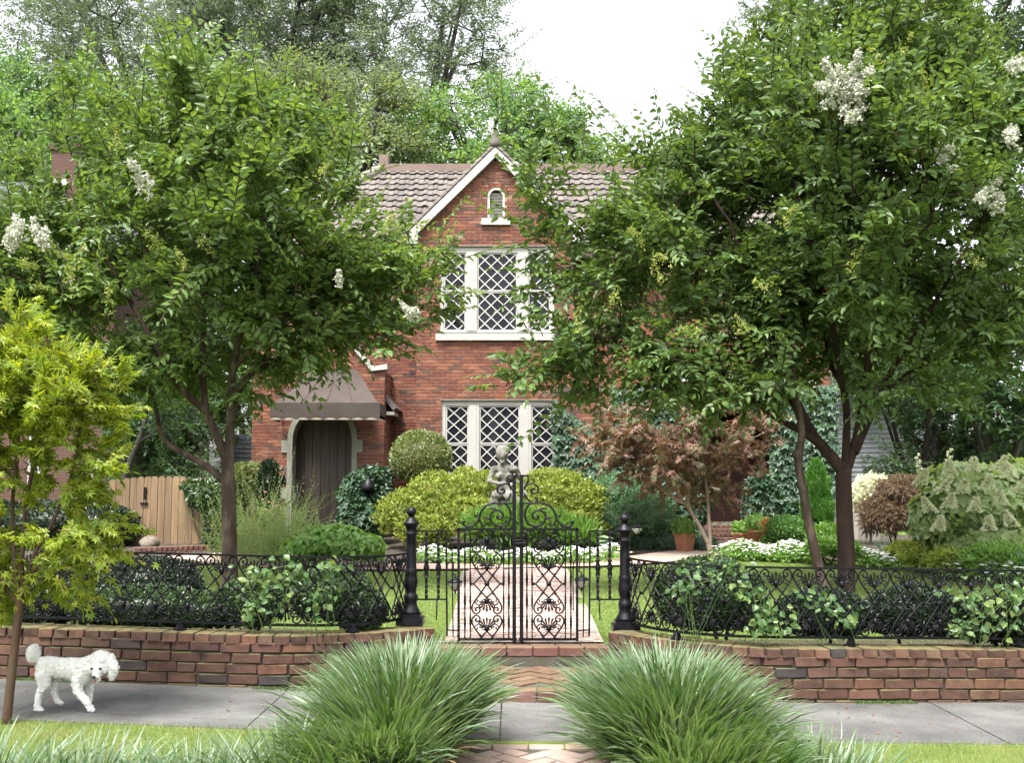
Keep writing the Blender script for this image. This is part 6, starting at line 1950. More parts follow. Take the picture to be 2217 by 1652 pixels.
# ------------------------------------------------------------------ shrubs of the front beds
shrub('globe_shrub', 'tightly clipped globe shrub between the entry and the lower window', 'shrub', [(910,992,19.8,66,58,.55)], 6500, .060, [M['globe']], spread=.5, lumps=.03, thick=.06, aspect=.5, core=.88, seed=41)
shrub('ivy_mound', 'dark ivy mound at the right of the front door', 'ivy', [(790,1075,19.6,52,55,.45), (785,1125,19.4,52,50,.45), (815,1040,20.0,30,25,.3)], 2600, .125, [M['ivy'], M['ivy_light']], tpl=LEAF_IVY, aspect=1.0, up=-.6, spread=.35, lumps=.08, thick=.06, core=.88, seed=42, mfun=lambda P, o, r: (r.uniform(size=len(P)) < .2).astype(int))
shrub('golden_hedge', 'yellow green hedge clump left of the statue', 'shrub', [(955,1075,18.7,75,48,.6), (1020,1060,18.9,60,40,.5), (880,1115,18.4,62,45,.5), (1000,1120,18.3,80,45,.5), (920,1150,18.0,60,35,.45)], 13000, .072, [M['gold']], spread=.6, lumps=.08, thick=.12, up=.6, seed=43, core=.6, puffs=90, puff=.26)
shrub('golden_hedge', 'yellow green hedge clump right of the statue', 'shrub', [(1195,1065,18.8,80,45,.6), (1250,1090,18.6,65,48,.5), (1165,1110,18.4,60,45,.5), (1240,1140,18.2,70,38,.45)], 11500, .072, [M['gold']], spread=.6, lumps=.08, thick=.12, up=.6, seed=44, core=.6, puffs=90, puff=.26)
shrub('blue_green_shrub', 'soft blue green shrub right of the golden hedge', 'shrub', [(1340,1070,18.9,62,42,.5), (1395,1115,18.6,62,50,.5), (1340,1125,18.5,50,45,.45)], 9500, .060, [M['blue_green']], spread=.7, lumps=.12, thick=.16, up=.4, seed=45, aspect=.4, puffs=50, puff=.18, core=.7)
shrub('ivy_bank', 'dark ivy bank to the left of the porch steps', 'ivy', [(1450,1120,19.6,55,50,.5), (1490,1090,20.0,40,60,.5), (1420,1165,19.2,70,28,.5)], 2800, .115, [M['ivy'], M['ivy_light']], tpl=LEAF_IVY, aspect=1.0, up=-.6, spread=.35, lumps=.1, thick=.08, core=.88, seed=46, mfun=lambda P, o, r: (r.uniform(size=len(P)) < .25).astype(int))
shrub('ivy_pier', 'ivy covered pier to the right of the porch steps', 'ivy', [(1650,1100,20.1,38,70,.45), (1700,1130,20.2,40,50,.45)], 2200, .115, [M['ivy'], M['ivy_light']], tpl=LEAF_IVY, aspect=1.0, up=-.6, spread=.35, lumps=.08, thick=.06, core=.88, seed=47, mfun=lambda P, o, r: (r.uniform(size=len(P)) < .25).astype(int))
shrub('cone_conifer', 'narrow cone shaped green conifer behind the slim trunk', 'shrub', [(1768,1110,18.6,34,52,.28), (1768,1060,18.6,25,50,.22), (1766,1025,18.6,14,28,.12)], 5500, .075, [M['cone_green']], spread=.4, up=1.0, lumps=.06, thick=.12, aspect=.3, seed=48)
shrub('round_boxwood', 'round clipped boxwood beside the terracotta pot, left of the conifer', 'shrub', [(1702,1150,17.9,42,32,.33)], 4500, .05, [M['box_bright']], spread=.5, lumps=.04, thick=.07, core=.86, seed=49)
shrub('narrow_conifer', 'slim dark conifer against the brick left of the front door', 'shrub', [(582,1060,20.3,22,60,.25), (582,1110,20.3,26,50,.25)], 3200, .10, [M['box_dark']], spread=.4, up=.9, thick=.15, aspect=.25, seed=50)
def stalky(name, label, spots, n, h, leaf, asp, m, seed, nl=24):
    """many leafy upright stalks"""
    r = np.random.default_rng(seed)
    P = []
    for i in range(n):
        u, v, D, ru = spots[r.integers(len(spots))]
        p = at(u + r.normal() * ru * .5, v, D + r.normal() * .22); P.append((p.x, p.y, yard_z(p.x, p.y) + .02))
    P = np.array(P)
    root = empty(name, (P[:, 0].mean(), P[:, 1].mean(), yard_z(P[:, 0].mean(), P[:, 1].mean())), label, 'plant')
    lf, tw = twigs_and_leaves(P, P.mean(axis=0) - np.array([0, 0, 1.2]), 1, h, leaf, asp, seed, 0, LEAF_RHOMB, nl, 1.9, .9, droop=-.25)
    leaf_obj('leaves', [lf], [m, m], root)
    put('stalks', np_mesh('stalks', tw[0], tw[1], tw[2]), m, root)['kind'] = 'stuff'
    return root
stalky('wispy_plant', 'tall wispy pale green perennial before the front door', [(575,1190,15.7,70), (545,1190,15.8,60), (610,1195,15.6,50)], 420, .95, .062, .22, M['wispy'], 51)
shrub('clipped_shrub', 'light green rounded shrub behind the left trunk', 'shrub', [(530,1045,21.5,55,40,.5), (500,1080,21.5,40,40,.5)], 5500, .085, [M['globe'], M['hosta']], seed=52, thick=.1)
shrub('leafy_perennial', 'low mound of broad bright green leaves in front of the door', 'plant', [(715,1170,15.3,85,34,.5), (780,1180,15.3,50,28,.4), (660,1185,15.1,45,28,.4)], 3000, .13, [M['hosta']], aspect=.55, broad=True, lumps=.12, thick=.15, seed=53, tpl=LEAF_OVAL)
shrub('leafy_perennial', 'strappy green lilies at the foot of the statue', 'plant', [(1060,1150,17.2,55,26,.35), (1180,1152,17.2,60,26,.35), (1120,1140,17.3,40,30,.3), (1250,1165,17.1,40,20,.3)], 2600, .26, [M['hosta']], aspect=.14, spread=.5, up=.9, lumps=.1, thick=.3, seed=54, core=.5)
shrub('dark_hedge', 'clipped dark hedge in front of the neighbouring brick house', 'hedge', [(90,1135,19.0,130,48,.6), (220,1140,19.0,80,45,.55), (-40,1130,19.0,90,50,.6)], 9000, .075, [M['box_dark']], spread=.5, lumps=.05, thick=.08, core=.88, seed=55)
shrub('fence_top_vine', 'leafy vine tumbling over the right end of the wooden gate', 'vine', [(455,1075,19.2,45,28,.3), (475,1100,19.2,28,40,.3), (420,1055,19.35,25,14,.2)], 1500, .12, [M['box_mid']], aspect=.5, up=-.4, seed=56)
shrub('dark_shrub', 'dark shrub in the gap between wooden gate and trunk', 'shrub', [(470,1160,18.6,26,45,.3)], 1500, .09, [M['box_dark']], seed=57)
shrub('hydrangea', 'large oakleaf hydrangea full of cream cone flowers at the right', 'shrub', [(2110,1100,14.2,105,75,.7), (2190,1090,14.2,80,85,.7), (2040,1120,14.4,60,55,.5), (2150,1170,13.9,110,45,.6), (2080,1045,14.4,75,38,.5)], 4000, .175, [M['oakleaf']], tpl=LEAF_OAK, aspect=1.0, broad=True, lumps=.1, thick=.12, core=.72, seed=58, puffs=30, puff=.16)
hyd = bpy.context.scene.objects['hydrangea']
hp = []
rr_ = random.Random(4)
for (u, v) in [(1992,1040),(2105,1012),(2060,1020),(2150,1010),(2030,1055),(2185,1025),(2210,1055),(2085,1060),(2130,1050),(2050,1090),(2170,1085),(2105,1100),(2010,1100),(2190,1130),(2140,1140),(2030,1140)]:
    hp.append(at(u + rr_.uniform(-6, 6), v, 13.05 + rr_.uniform(0, .3)))
chs = []
rg = np.random.default_rng(9)
for p in hp:
    m = 240; t = rg.uniform(0, 1, m); a = rg.uniform(0, 6.28, m); rad = .070 * (1.05 - t)
    tilt = rg.normal(size=2) * .4
    q = np.stack([p.x + np.cos(a) * rad + tilt[0] * t * .2, p.y + np.sin(a) * rad + tilt[1] * t * .2, p.z - .06 + t * .19], axis=1)
    d = np.stack([np.cos(a), np.sin(a), t * 0 + .3], axis=1)
    chs.append(scatter(LEAF_RHOMB, q, d, rg.normal(size=(m, 3)) + np.array([0, 0, 1.0]), rg.uniform(.025, .045, m), rg.uniform(.025, .04, m)))
leaf_obj('flower_head', chs, [M['panicle']], hyd)
# shrubs at the right border
shrub('border_plant', 'mixed low green planting between conifer and thick trunk', 'plant', [(1800,1185,15.6,55,20,.35), (1790,1165,16.0,40,26,.35)], 3000, .075, [M['hosta'], M['box_bright']], seed=59, up=.4)
shrub('border_plant', 'low yellow green planting under the hydrangea', 'plant', [(2010,1205,14.4,55,20,.35), (2080,1215,13.6,70,22,.4), (1965,1195,15.2,40,18,.3)], 3200, .08, [M['gold'], M['hosta']], seed=60, up=.3)
shrub('border_plant', 'dark leafy planting at the right edge below the hydrangea', 'plant', [(2170,1215,13.0,80,30,.45)], 2400, .09, [M['hosta'], M['box_mid']], seed=61, up=.3)
shrub('pale_flower_shrub', 'pale flowering shrub above the weathered board fence', 'shrub', [(1890,1060,19.2,45,28,.35), (1870,1085,19.2,30,25,.3)], 1400, .10, [M['panicle'], M['oakleaf']], seed=62, core=.5, thick=.3)
for i, (u0, v0, u1, v1) in enumerate(((1995, 1060, 1985, 985), (2040, 1050, 2055, 975))):
    a, b = at(u0, v0, 15.2), at(u1, v1, 15.2)
    rt = empty('hollyhock', (a.x, a.y, yard_z(a.x, a.y)), ['left', 'right'][i] + ' of two white hollyhock spires over the hydrangea', 'flower', 'hollyhock spires')
    MB().tube([(a.x, a.y, yard_z(a.x, a.y)), a, b], [.014, .011, .004], 5).build('stem', M['vine'], rt)
    leaf_obj('flower_head', blossoms([a.lerp(b, t) + Vector((.02 * (-1) ** k, 0, 0)) for k, t in enumerate(np.linspace(.05, 1, 11))], [.055 - .004 * k for k in range(11)], 130, 70 + i, .03), [M['panicle']], rt)
# spiky iris fans
for i, (u, v, D) in enumerate(((1925, 1200, 15.6), (2200, 1225, 12.6))):
    p = at(u, v, D)
    rt = empty('iris_fan', (p.x, p.y, yard_z(p.x, p.y)), ['upright blue green sword leaves below the laceleaf maple', 'arching sword leaves at the right edge above the fence'][i], 'plant')
    mb = MB()
    for k in range(12):
        a = random.uniform(-.5, .5); L = random.uniform(.35, .6)
        b = Vector((p.x + random.uniform(-.12, .12), p.y + random.uniform(-.1, .1), yard_z(p.x, p.y)))
        pts = [b + Vector((math.sin(a) * L * t, .05 * t, math.cos(a) * L * t - .05 * t * t)) for t in (0, .35, .7, 1)]
        mb.tube(pts, [.014, .018, .012, .002], 4, flat=.2)
    mb.build('leaves', M['blue_green'], rt)
# ------------------------------------------------------------------ ivy over the porch
def ivy_sheet(name, label, fn, n, size, seed, y, parent=None, light=.2):
    r = np.random.default_rng(seed)
    P = []
    while len(P) < n:
        q = fn(r)
        if q is not None: P.append(q)
    P = np.array(P)
    m = len(P)
    axis = np.stack([r.normal(size=m) * .45, -.35 - r.uniform(0, .35, m), -1 + r.normal(size=m) * .2], axis=1)
    nr = np.stack([r.normal(size=m) * .3, -1 + r.normal(size=m) * .2, .55 + r.normal(size=m) * .3], axis=1)
    L = size * r.uniform(.65, 1.25, m)
    o = leaf_obj(name, [scatter(LEAF_IVY, P, axis, nr, L, L, (r.uniform(size=m) < light).astype(int))], [M['ivy'], M['ivy_light']], parent)
    if label: tag(o, label, 'ivy')
    return o
def porch_ivy(r):
    x, z = r.uniform(p0 - .12, p1 + .08), r.uniform(.35, pz1 + .12)
    for a, b in p_holes(z):
        if a + .10 < x < b - .05: return None
    if z > pz1 - .1 and x < X(1500, PY) and r.uniform() < .8: return None
    if x < X(1330, PY) and z > Z(885, PY) + .35 * math.sin(x * 3): return None
    return (x, PY - .02 - abs(r.normal()) * .06, z)
iv = ivy_sheet('wall_ivy', 'dense dark ivy covering the porch wall around its arched opening', porch_ivy, 7500, .135, 81, PY)
def jam_ivy(r):
    return (X(1206, HY) + r.uniform(-.02, .25), HY - .02 - abs(r.normal()) * .03, r.uniform(.5, Z(880, HY)))
def ground_ivy(r):
    x = r.uniform(1.4, 3.5); y = r.uniform(bed_front(x) + .8, bed_front(x) + 2.2)
    return (x, y, yard_z(x, y) + .06 + r.uniform(0, .16))
gi = ivy_sheet('ground_ivy', 'low dark ivy ground cover left of the porch steps', ground_ivy, 2200, .11, 82, 0)
gi['kind'] = 'stuff'
# ------------------------------------------------------------------ boxwood mounds and vines behind the fence
FB = 'dark clipped mounds behind the iron fences'
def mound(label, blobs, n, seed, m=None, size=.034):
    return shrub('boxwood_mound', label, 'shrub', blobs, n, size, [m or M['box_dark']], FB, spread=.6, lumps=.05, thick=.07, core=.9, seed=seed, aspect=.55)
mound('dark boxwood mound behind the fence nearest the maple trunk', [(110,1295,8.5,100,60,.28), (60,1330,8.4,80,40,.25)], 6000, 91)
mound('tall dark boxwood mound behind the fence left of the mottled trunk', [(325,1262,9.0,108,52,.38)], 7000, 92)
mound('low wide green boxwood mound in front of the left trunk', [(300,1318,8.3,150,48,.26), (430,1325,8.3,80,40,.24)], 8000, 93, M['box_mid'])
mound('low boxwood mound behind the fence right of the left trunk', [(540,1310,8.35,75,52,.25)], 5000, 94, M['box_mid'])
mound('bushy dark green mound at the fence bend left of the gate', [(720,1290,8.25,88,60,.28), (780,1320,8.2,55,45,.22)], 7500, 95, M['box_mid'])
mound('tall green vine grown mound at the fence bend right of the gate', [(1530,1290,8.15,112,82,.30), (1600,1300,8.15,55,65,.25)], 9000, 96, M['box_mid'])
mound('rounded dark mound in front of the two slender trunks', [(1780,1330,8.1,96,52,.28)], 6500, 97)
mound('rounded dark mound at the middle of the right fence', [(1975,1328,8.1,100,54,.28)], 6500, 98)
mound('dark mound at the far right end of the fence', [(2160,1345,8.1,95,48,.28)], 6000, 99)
def vine(label, spots, n, seed, dry=False):
    """broad leaves clambering through the fence; spots (u, v, ru, rv, D)"""
    r = np.random.default_rng(seed)
    P = []
    for (u, v, ru, rv, D) in spots:
        for k in range(int(.8 * n / len(spots))):
            uu = u + r.normal() * ru * .5; p = at(uu, v + r.normal() * rv * .5, wall_face(X(uu, 7.7)) + .10 + r.normal() * .05); P.append(tuple(p))
    P = np.array(P); m = len(P)
    ax = np.stack([r.normal(size=m), -.4 + r.normal(size=m) * .5, -.5 + r.normal(size=m) * .6], axis=1)
    nr = np.stack([r.normal(size=m) * .5, -.8 + r.normal(size=m) * .3, .7 + r.normal(size=m) * .3], axis=1)
    L = r.uniform(.032, .075, m)
    base = P.mean(axis=0)
    root = empty('fence_vine', (base[0], base[1], yard_z(base[0], base[1])), label, 'vine', 'vines in the iron fences')
    leaf_obj('leaves', [scatter(LEAF_OVAL, P, ax, nr, L, L * .75, (r.uniform(size=m) < .06).astype(int))], [M['vine'], M['dead_leaf'] if dry else M['bud']], root)
    mb = MB()
    for k in range(7):
        a = Vector(P[r.integers(m)]); b = Vector(P[r.integers(m)]); c = Vector((base[0] + r.normal() * .1, base[1], yard_z(base[0], base[1]) + .05))
        mb.tube(curve_pts([c, a, b], 5), .003, 4)
    mb.build('stem', M['vine'], root)
vine('light green vine on the left fence, right of the mottled trunk', [(560,1245,60,40,7.62), (590,1295,55,45,7.55), (540,1325,25,20,7.5), (620,1240,40,30,7.6)], 170, 111)
vine('light green vine on the left fence close to the gate bend', [(700,1230,60,20,7.7), (690,1300,40,40,7.6)], 70, 112)
vine('green vine with dry leaves on the right fence, left of the slim trunk', [(1640,1310,40,50,7.4), (1690,1345,50,25,7.36), (1610,1270,30,30,7.45), (1660,1350,30,30,7.36)], 150, 113, True)
vine('broad leaved vine sprig on the right fence before the thick trunk', [(1770,1290,60,26,7.36), (1800,1320,50,25,7.34), (1830,1340,30,14,7.34)], 75, 114)
vine('light green vine covering the far right end of the fence', [(2110,1290,55,40,7.4), (2170,1330,60,50,7.4), (2200,1280,40,40,7.45), (2090,1355,40,20,7.38)], 210, 115)
vine('small vine climbing the right fence near the post', [(1560,1235,60,25,7.5), (1480,1270,30,40,7.6)], 60, 116)
# ------------------------------------------------------------------ flower beds
def flower_bed(label, line, w, n, seed, flower='white_flower', h=.17):
    """line of (u, v, D): low leafy band with blossoms"""
    r = np.random.default_rng(seed)
    pts = [at(u, v, D) for u, v, D in line]
    P, Fp = [], []
    for k in range(n):
        s = r.uniform(0, len(pts) - 1.001); i = int(s); c = pts[i].lerp(pts[i+1], s - i)
        x, y = c.x + r.normal() * w * .3, c.y + r.uniform(-w, w)
        hh = h * (1 - (abs(y - c.y) / w) ** 2 * .6) * (1 + .2 * math.sin(x * 9))
        P.append((x, y, yard_z(x, y) + .03 + hh * r.uniform(.2, 1)))
        if r.uniform() < .17: Fp.append((x, y, yard_z(x, y) + .05 + hh * r.uniform(.9, 1.1)))
    P, Fp = np.array(P), np.array(Fp)
    root = empty('flower_bed', (P[:, 0].mean(), P[:, 1].mean(), yard_z(P[:, 0].mean(), P[:, 1].mean())), label, 'flowers')
    m = len(P)
    leaf_obj('leaves', [scatter(LEAF_RHOMB, P, r.normal(size=(m, 3)) + np.array([0, -.3, .2]), r.normal(size=(m, 3)) * .5 + np.array([0, -.3, 1]), r.uniform(.05, .09, m), r.uniform(.03, .05, m))], [M['hosta']], root)['kind'] = 'stuff'
    m = len(Fp); ch = []
    for k in range(5):
        a = k * 1.2566
        ch.append(scatter(LEAF_RHOMB, Fp, np.tile([[math.cos(a), math.sin(a), .15]], (m, 1)), np.tile([[0, -.5, 1.0]], (m, 1)), r.uniform(.022, .034, m), r.uniform(.024, .036, m)))
    leaf_obj('blossoms', ch, [M[flower]], root)['kind'] = 'stuff'
    return root
flower_bed('curved band of white flowers across the end of the brick path', [(920,1192,16.6), (980,1203,16.2), (1060,1208,16.0), (1130,1212,15.9), (1200,1207,16.0), (1270,1198,16.3), (1330,1190,16.8)], .42, 3400, 121)
flower_bed('white flowers at the edge of the lawn between the pale trunk and slim trunk', [(1575,1200,16.9), (1640,1200,16.8), (1700,1202,16.6), (1760,1206,16.3)], .4, 2400, 122, h=.22)
flower_bed('white flowers behind the lawn to the right of the thick trunk', [(1850,1205,15.8), (1900,1210,15.4), (1960,1215,15.0)], .35, 1200, 123, h=.2)
flower_bed('few white flowers at the right edge under the hydrangea', [(2060,1228,13.3), (2140,1236,12.9), (2200,1245,12.5)], .3, 700, 124, h=.2)
flower_bed('yellow daisies beside the hydrangea at the right edge', [(2180,1150,13.6), (2205,1155,13.5)], .15, 200, 125, 'yellow_flower', .75)
flower_bed('red geraniums beside the round boxwood', [(1650,1170,18.0), (1680,1160,18.2)], .2, 420, 126, 'red_flower', .42)
flower_bed('pink and red coneflowers before the front door', [(570,1105,16.2), (600,1095,16.2)], .15, 120, 127, 'pink_flower', 1.05)
# ------------------------------------------------------------------ terracotta pots
def pot(u, v, D, s, label, square=False):
    p = at(u, v, D); z = yard_z(p.x, p.y) + .03
    root = empty('terracotta_pot', (p.x, p.y, z), label, 'pot', 'terracotta pots by the steps')
    MB().lathe([(.12*s, 0), (.15*s, .20*s), (.165*s, .22*s), (.175*s, .26*s), (.155*s, .265*s), (.14*s, .22*s)], (p.x, p.y, z), 4 if square else 16, smooth=not square).build('pot', M['terracotta'], root)
    leaf_obj('foliage', foliage_blob([((p.x, p.y, z + .33 * s), (.17 * s, .17 * s, .14 * s))], 260, .07, seed=int(u)), [M['hosta']], root)
    return root
pot(1482, 1190, 18.0, 1.15, 'square terracotta pot at the left of the porch steps', True)
pot(1640, 1178, 18.6, 1.2, 'round terracotta pot at the right of the porch steps')
pot(1605, 1160, 19.0, .9, 'small terracotta pot with red bloom close to the steps')
# ------------------------------------------------------------------ path lights in the bed
for i, (u, v) in enumerate(((797, 1045),)):
    p = at(u, v + 6, 19.15)
    rt = empty('path_light', (p.x, p.y, yard_z(p.x, p.y)), 'dark bell shaped lantern nestled in the ivy mound by the door', 'lamp')
    MB().lathe([(.13, -.10), (.12, -.02), (.07, .08), (.02, .14)], p, 10).build('shade', M['iron'], rt)
    MB().tube([(p.x, p.y, yard_z(p.x, p.y)), (p.x, p.y, p.z - .1)], .015, 6).build('post', M['iron'], rt)

# ================================================================== statue
def remesh_body(name, prims, voxel, smooth, disp=0.0, dscale=.05, tris=None):
    """balls and tapered limbs fused into one continuous skin"""
    mb = MB()
    for pr in prims:
        if pr[0] == 'b': mb.ball(pr[1], pr[2], 14, 10)
        else:
            a, b, ra, rb = Vector(pr[1]), Vector(pr[2]), pr[3], pr[4]
            n = max(3, int((b - a).length / (.5 * min(ra, rb))) + 1)
            for i in range(n + 1):
                t = i / n; mb.ball(a.lerp(b, t), ra + (rb - ra) * t, 10, 7)
    me = mb.mesh(name)
    o = bpy.data.objects.new(name, me); COL.objects.link(o)
    rm = o.modifiers.new('r', 'REMESH'); rm.mode = 'VOXEL'; rm.voxel_size = voxel
    sm = o.modifiers.new('s', 'SMOOTH'); sm.factor = .5; sm.iterations = smooth
    if disp:
        tx = bpy.data.textures.new(name + '_curl', 'CLOUDS'); tx.noise_scale = dscale; tx.noise_depth = 2
        dm = o.modifiers.new('d', 'DISPLACE'); dm.texture = tx; dm.strength = disp; dm.mid_level = .45; dm.texture_coords = 'GLOBAL'
    bpy.context.view_layer.update()
    dg = bpy.context.evaluated_depsgraph_get()
    out = bpy.data.meshes.new_from_object(o.evaluated_get(dg))
    bpy.data.objects.remove(o)
    out.polygons.foreach_set('use_smooth', np.ones(len(out.polygons), dtype=bool))
    return out
SD = 17.8
s0 = at(1092, 1055, SD); sx = s0.x
def S(u, v, dy=0.0): p = at(u, v, SD); return Vector((p.x, SD + dy, p.z))
prims = [('b', S(1087,984,-.04), (.085,.10,.125)), ('b', S(1087,975,.0), (.115,.115,.085)), ('c', S(1077,981,-.06), S(1078,992,-.03), .035, .03), ('c', S(1097,981,-.06), S(1097,992,-.03), .035, .03), ('b', S(1087,977,.10), (.06,.07,.06)), ('b', S(1087,989,-.115), (.022,.045,.03)), ('b', S(1087,1001,-.07), (.045,.05,.04)),
         ('c', S(1089,1003,.0), S(1091,1018,.02), .055, .06),
         ('c', S(1070,1016,.02), S(1114,1016,.02), .065, .065), ('c', S(1092,1018,.03), S(1090,1052,.03), .12, .11), ('c', S(1088,1050,.02), S(1094,1072,.02), .12, .15),
         ('b', S(1078,1032,-.075), (.06,.05,.06)), ('b', S(1103,1033,-.075), (.06,.05,.06)),
         ('c', S(1066,1018,.0), S(1059,1043,-.06), .05, .042), ('c', S(1059,1043,-.06), S(1084,1048,-.20), .042, .034), ('b', S(1088,1050,-.21), (.045,.035,.03)),
         ('c', S(1118,1018,.02), S(1129,1042,.06), .05, .042), ('c', S(1129,1042,.06), S(1136,1068,.03), .042, .033), ('b', S(1137,1073,.02), (.04,.045,.03)),
         ('c', S(1086,1074,.02), S(1074,1072,-.36), .10, .085), ('c', S(1102,1076,.02), S(1104,1078,-.36), .10, .085),
         ('c', S(1074,1074,-.36), S(1072,1118,-.32), .075, .055), ('c', S(1104,1079,-.36), S(1110,1120,-.28), .075, .055), ('b', S(1071,1122,-.39), (.045,.10,.035)), ('b', S(1111,1123,-.36), (.045,.10,.035)),
         ('b', S(1094,1086,.02), (.22,.22,.13)), ('c', S(1120,1084,.0), S(1128,1122,-.05), .07, .10), ('c', S(1066,1082,-.1), S(1064,1118,-.1), .06, .08)]
sb = S(1094, 1098)
statue = empty('garden_statue', (sx, SD, yard_z(sx, SD)), 'weathered stone statue of a seated woman behind the gate', 'statue')
put('figure', remesh_body('figure', prims, .018, 4, .012, .05), M['statue'], statue)
MB().box((sb.x - .30, SD - .28, yard_z(sx, SD) + .15), (sb.x + .30, SD + .28, S(1094, 1090).z)).box((sb.x - .42, SD - .48, yard_z(sx, SD) - .05), (sb.x + .42, SD + .4, yard_z(sx, SD) + .149)).build('pedestal', M['statue'], statue)

# ================================================================== the dog
DG = 6.83
gz = street_z(-2.8) + .002
def K(u, v, dy=0.0): p = at(u, v, DG); return Vector((p.x, DG + dy, p.z))
def d(zu, zv): return 0.86025 * (20 + .14526 * zu), 0.86025 * (1580 + .14526 * zv)      # from the close view of the dog
def KD(zu, zv, dy=0.0): return K(*d(zu, zv), dy)
foot = gz
shift = foot - KD(0, 1425).z
def Q(zu, zv, dy=0.0): p = KD(zu, zv, dy); p.z += shift; return p
m_ = .14526 * .86025 * DG / F                     # metres per close-view pixel
prims = [('c', Q(680,680,.0), Q(900,700,.0), 175*m_, 168*m_), ('c', Q(900,700,0), Q(1180,720,0), 168*m_, 185*m_), ('b', Q(1300,770,-.01), (185*m_,170*m_,215*m_)),
         ('b', Q(650,720,0), (150*m_,165*m_,205*m_)),
         # near hind leg: thigh, shank, hock, foot
         ('c', Q(660,800,-.035), Q(690,960,-.04), 130*m_, 95*m_), ('c', Q(690,960,-.04), Q(590,1130,-.04), 90*m_, 58*m_), ('c', Q(590,1130,-.04), Q(565,1330,-.04), 58*m_, 50*m_), ('c', Q(560,1385,-.04), Q(620,1395,-.045), 46*m_, 38*m_),
         # far hind leg, stepping back under the belly
         ('c', Q(720,840,.04), Q(770,1000,.045), 110*m_, 80*m_), ('c', Q(770,1000,.045), Q(755,1150,.045), 66*m_, 50*m_), ('c', Q(755,1150,.045), Q(800,1290,.045), 48*m_, 42*m_), ('c', Q(810,1310,.045), Q(880,1330,.045), 42*m_, 34*m_),
         # near fore leg, lifted forward
         ('c', Q(1250,880,-.045), Q(1270,1080,-.05), 95*m_, 75*m_), ('c', Q(1270,1080,-.05), Q(1430,1260,-.05), 72*m_, 58*m_), ('c', Q(1430,1260,-.05), Q(1470,1370,-.05), 55*m_, 45*m_), ('c', Q(1480,1392,-.05), Q(1540,1398,-.052), 42*m_, 34*m_),
         # far fore leg
         ('c', Q(1330,880,.045), Q(1370,1080,.05), 90*m_, 68*m_), ('c', Q(1370,1080,.05), Q(1360,1250,.05), 62*m_, 52*m_), ('c', Q(1360,1250,.05), Q(1350,1350,.05), 50*m_, 44*m_), ('c', Q(1355,1385,.05), Q(1400,1390,.045), 42*m_, 34*m_),
         # neck and head turned to the camera
         ('c', Q(1330,700,-.01), Q(1530,600,-.02), 175*m_, 150*m_), ('b', Q(1630,570,-.035), (165*m_,140*m_,150*m_)), ('b', Q(1630,480,-.02), (135*m_,130*m_,85*m_)), ('b', Q(1630,680,-.06), (150*m_,120*m_,110*m_)),
         ('c', Q(1640,710,-.075), Q(1650,775,-.115), 82*m_, 60*m_), ('b', Q(1640,865,-.075), (50*m_,55*m_,35*m_)),
         # ears
         ('c', Q(1495,520,-.03), Q(1430,720,-.035), 70*m_, 95*m_), ('c', Q(1790,510,-.02), Q(1855,680,-.03), 70*m_, 95*m_), ('c', Q(1855,680,-.03), Q(1830,830,-.035), 95*m_, 60*m_),
         # tail with a plume
         ('c', Q(590,560,0), Q(500,540,.0), 42*m_, 55*m_), ('b', Q(440,450,.0), (110*m_,100*m_,150*m_)), ('b', Q(450,360,.0), (75*m_,75*m_,75*m_))]
dog = empty('poodle', (Q(950, 1400).x, DG, gz), 'white fluffy poodle walking along the pavement, head turned to the camera', 'dog')
body = put('body', remesh_body('body', prims, .0065, 2, .019, .014), M['fur'], dog)
# short curls standing off the coat
vv = np.array([v.co[:] for v in body.data.vertices]); nn_ = np.array([v.normal[:] for v in body.data.vertices])
rg = np.random.default_rng(3)
ix = rg.integers(0, len(vv), 7000)
m = len(ix)
fw = np.where(vv[ix][:, 2:3] > gz + .16, 1.0, .6)
leaf_obj('fur', [scatter(LEAF_RHOMB, vv[ix] - nn_[ix] * .002, nn_[ix] * .7 + rg.normal(size=(m, 3)) * .6 + np.array([0, 0, -.25]), rg.normal(size=(m, 3)), rg.uniform(.006, .015, m) * fw[:, 0], rg.uniform(.003, .006, m))], [M['fur']], dog)
for zu, zv in ((1562, 662), (1710, 660)): MB().ball(Q(zu, zv, -.105), (.0095, .007, .008), 8, 6).build('eye', M['black_nose'], dog)
MB().ball(Q(1650, 785, -.150), (.0125, .010, .010), 10, 7).build('nose', M['black_nose'], dog)
MB().ball(Q(1640, 830, -.118), (.010, .012, .011), 10, 7).build('mouth', M['black_nose'], dog)
MB().ball(Q(1642, 858, -.128), (.0065, .012, .009), 8, 6).build('tongue', M['tongue'], dog)

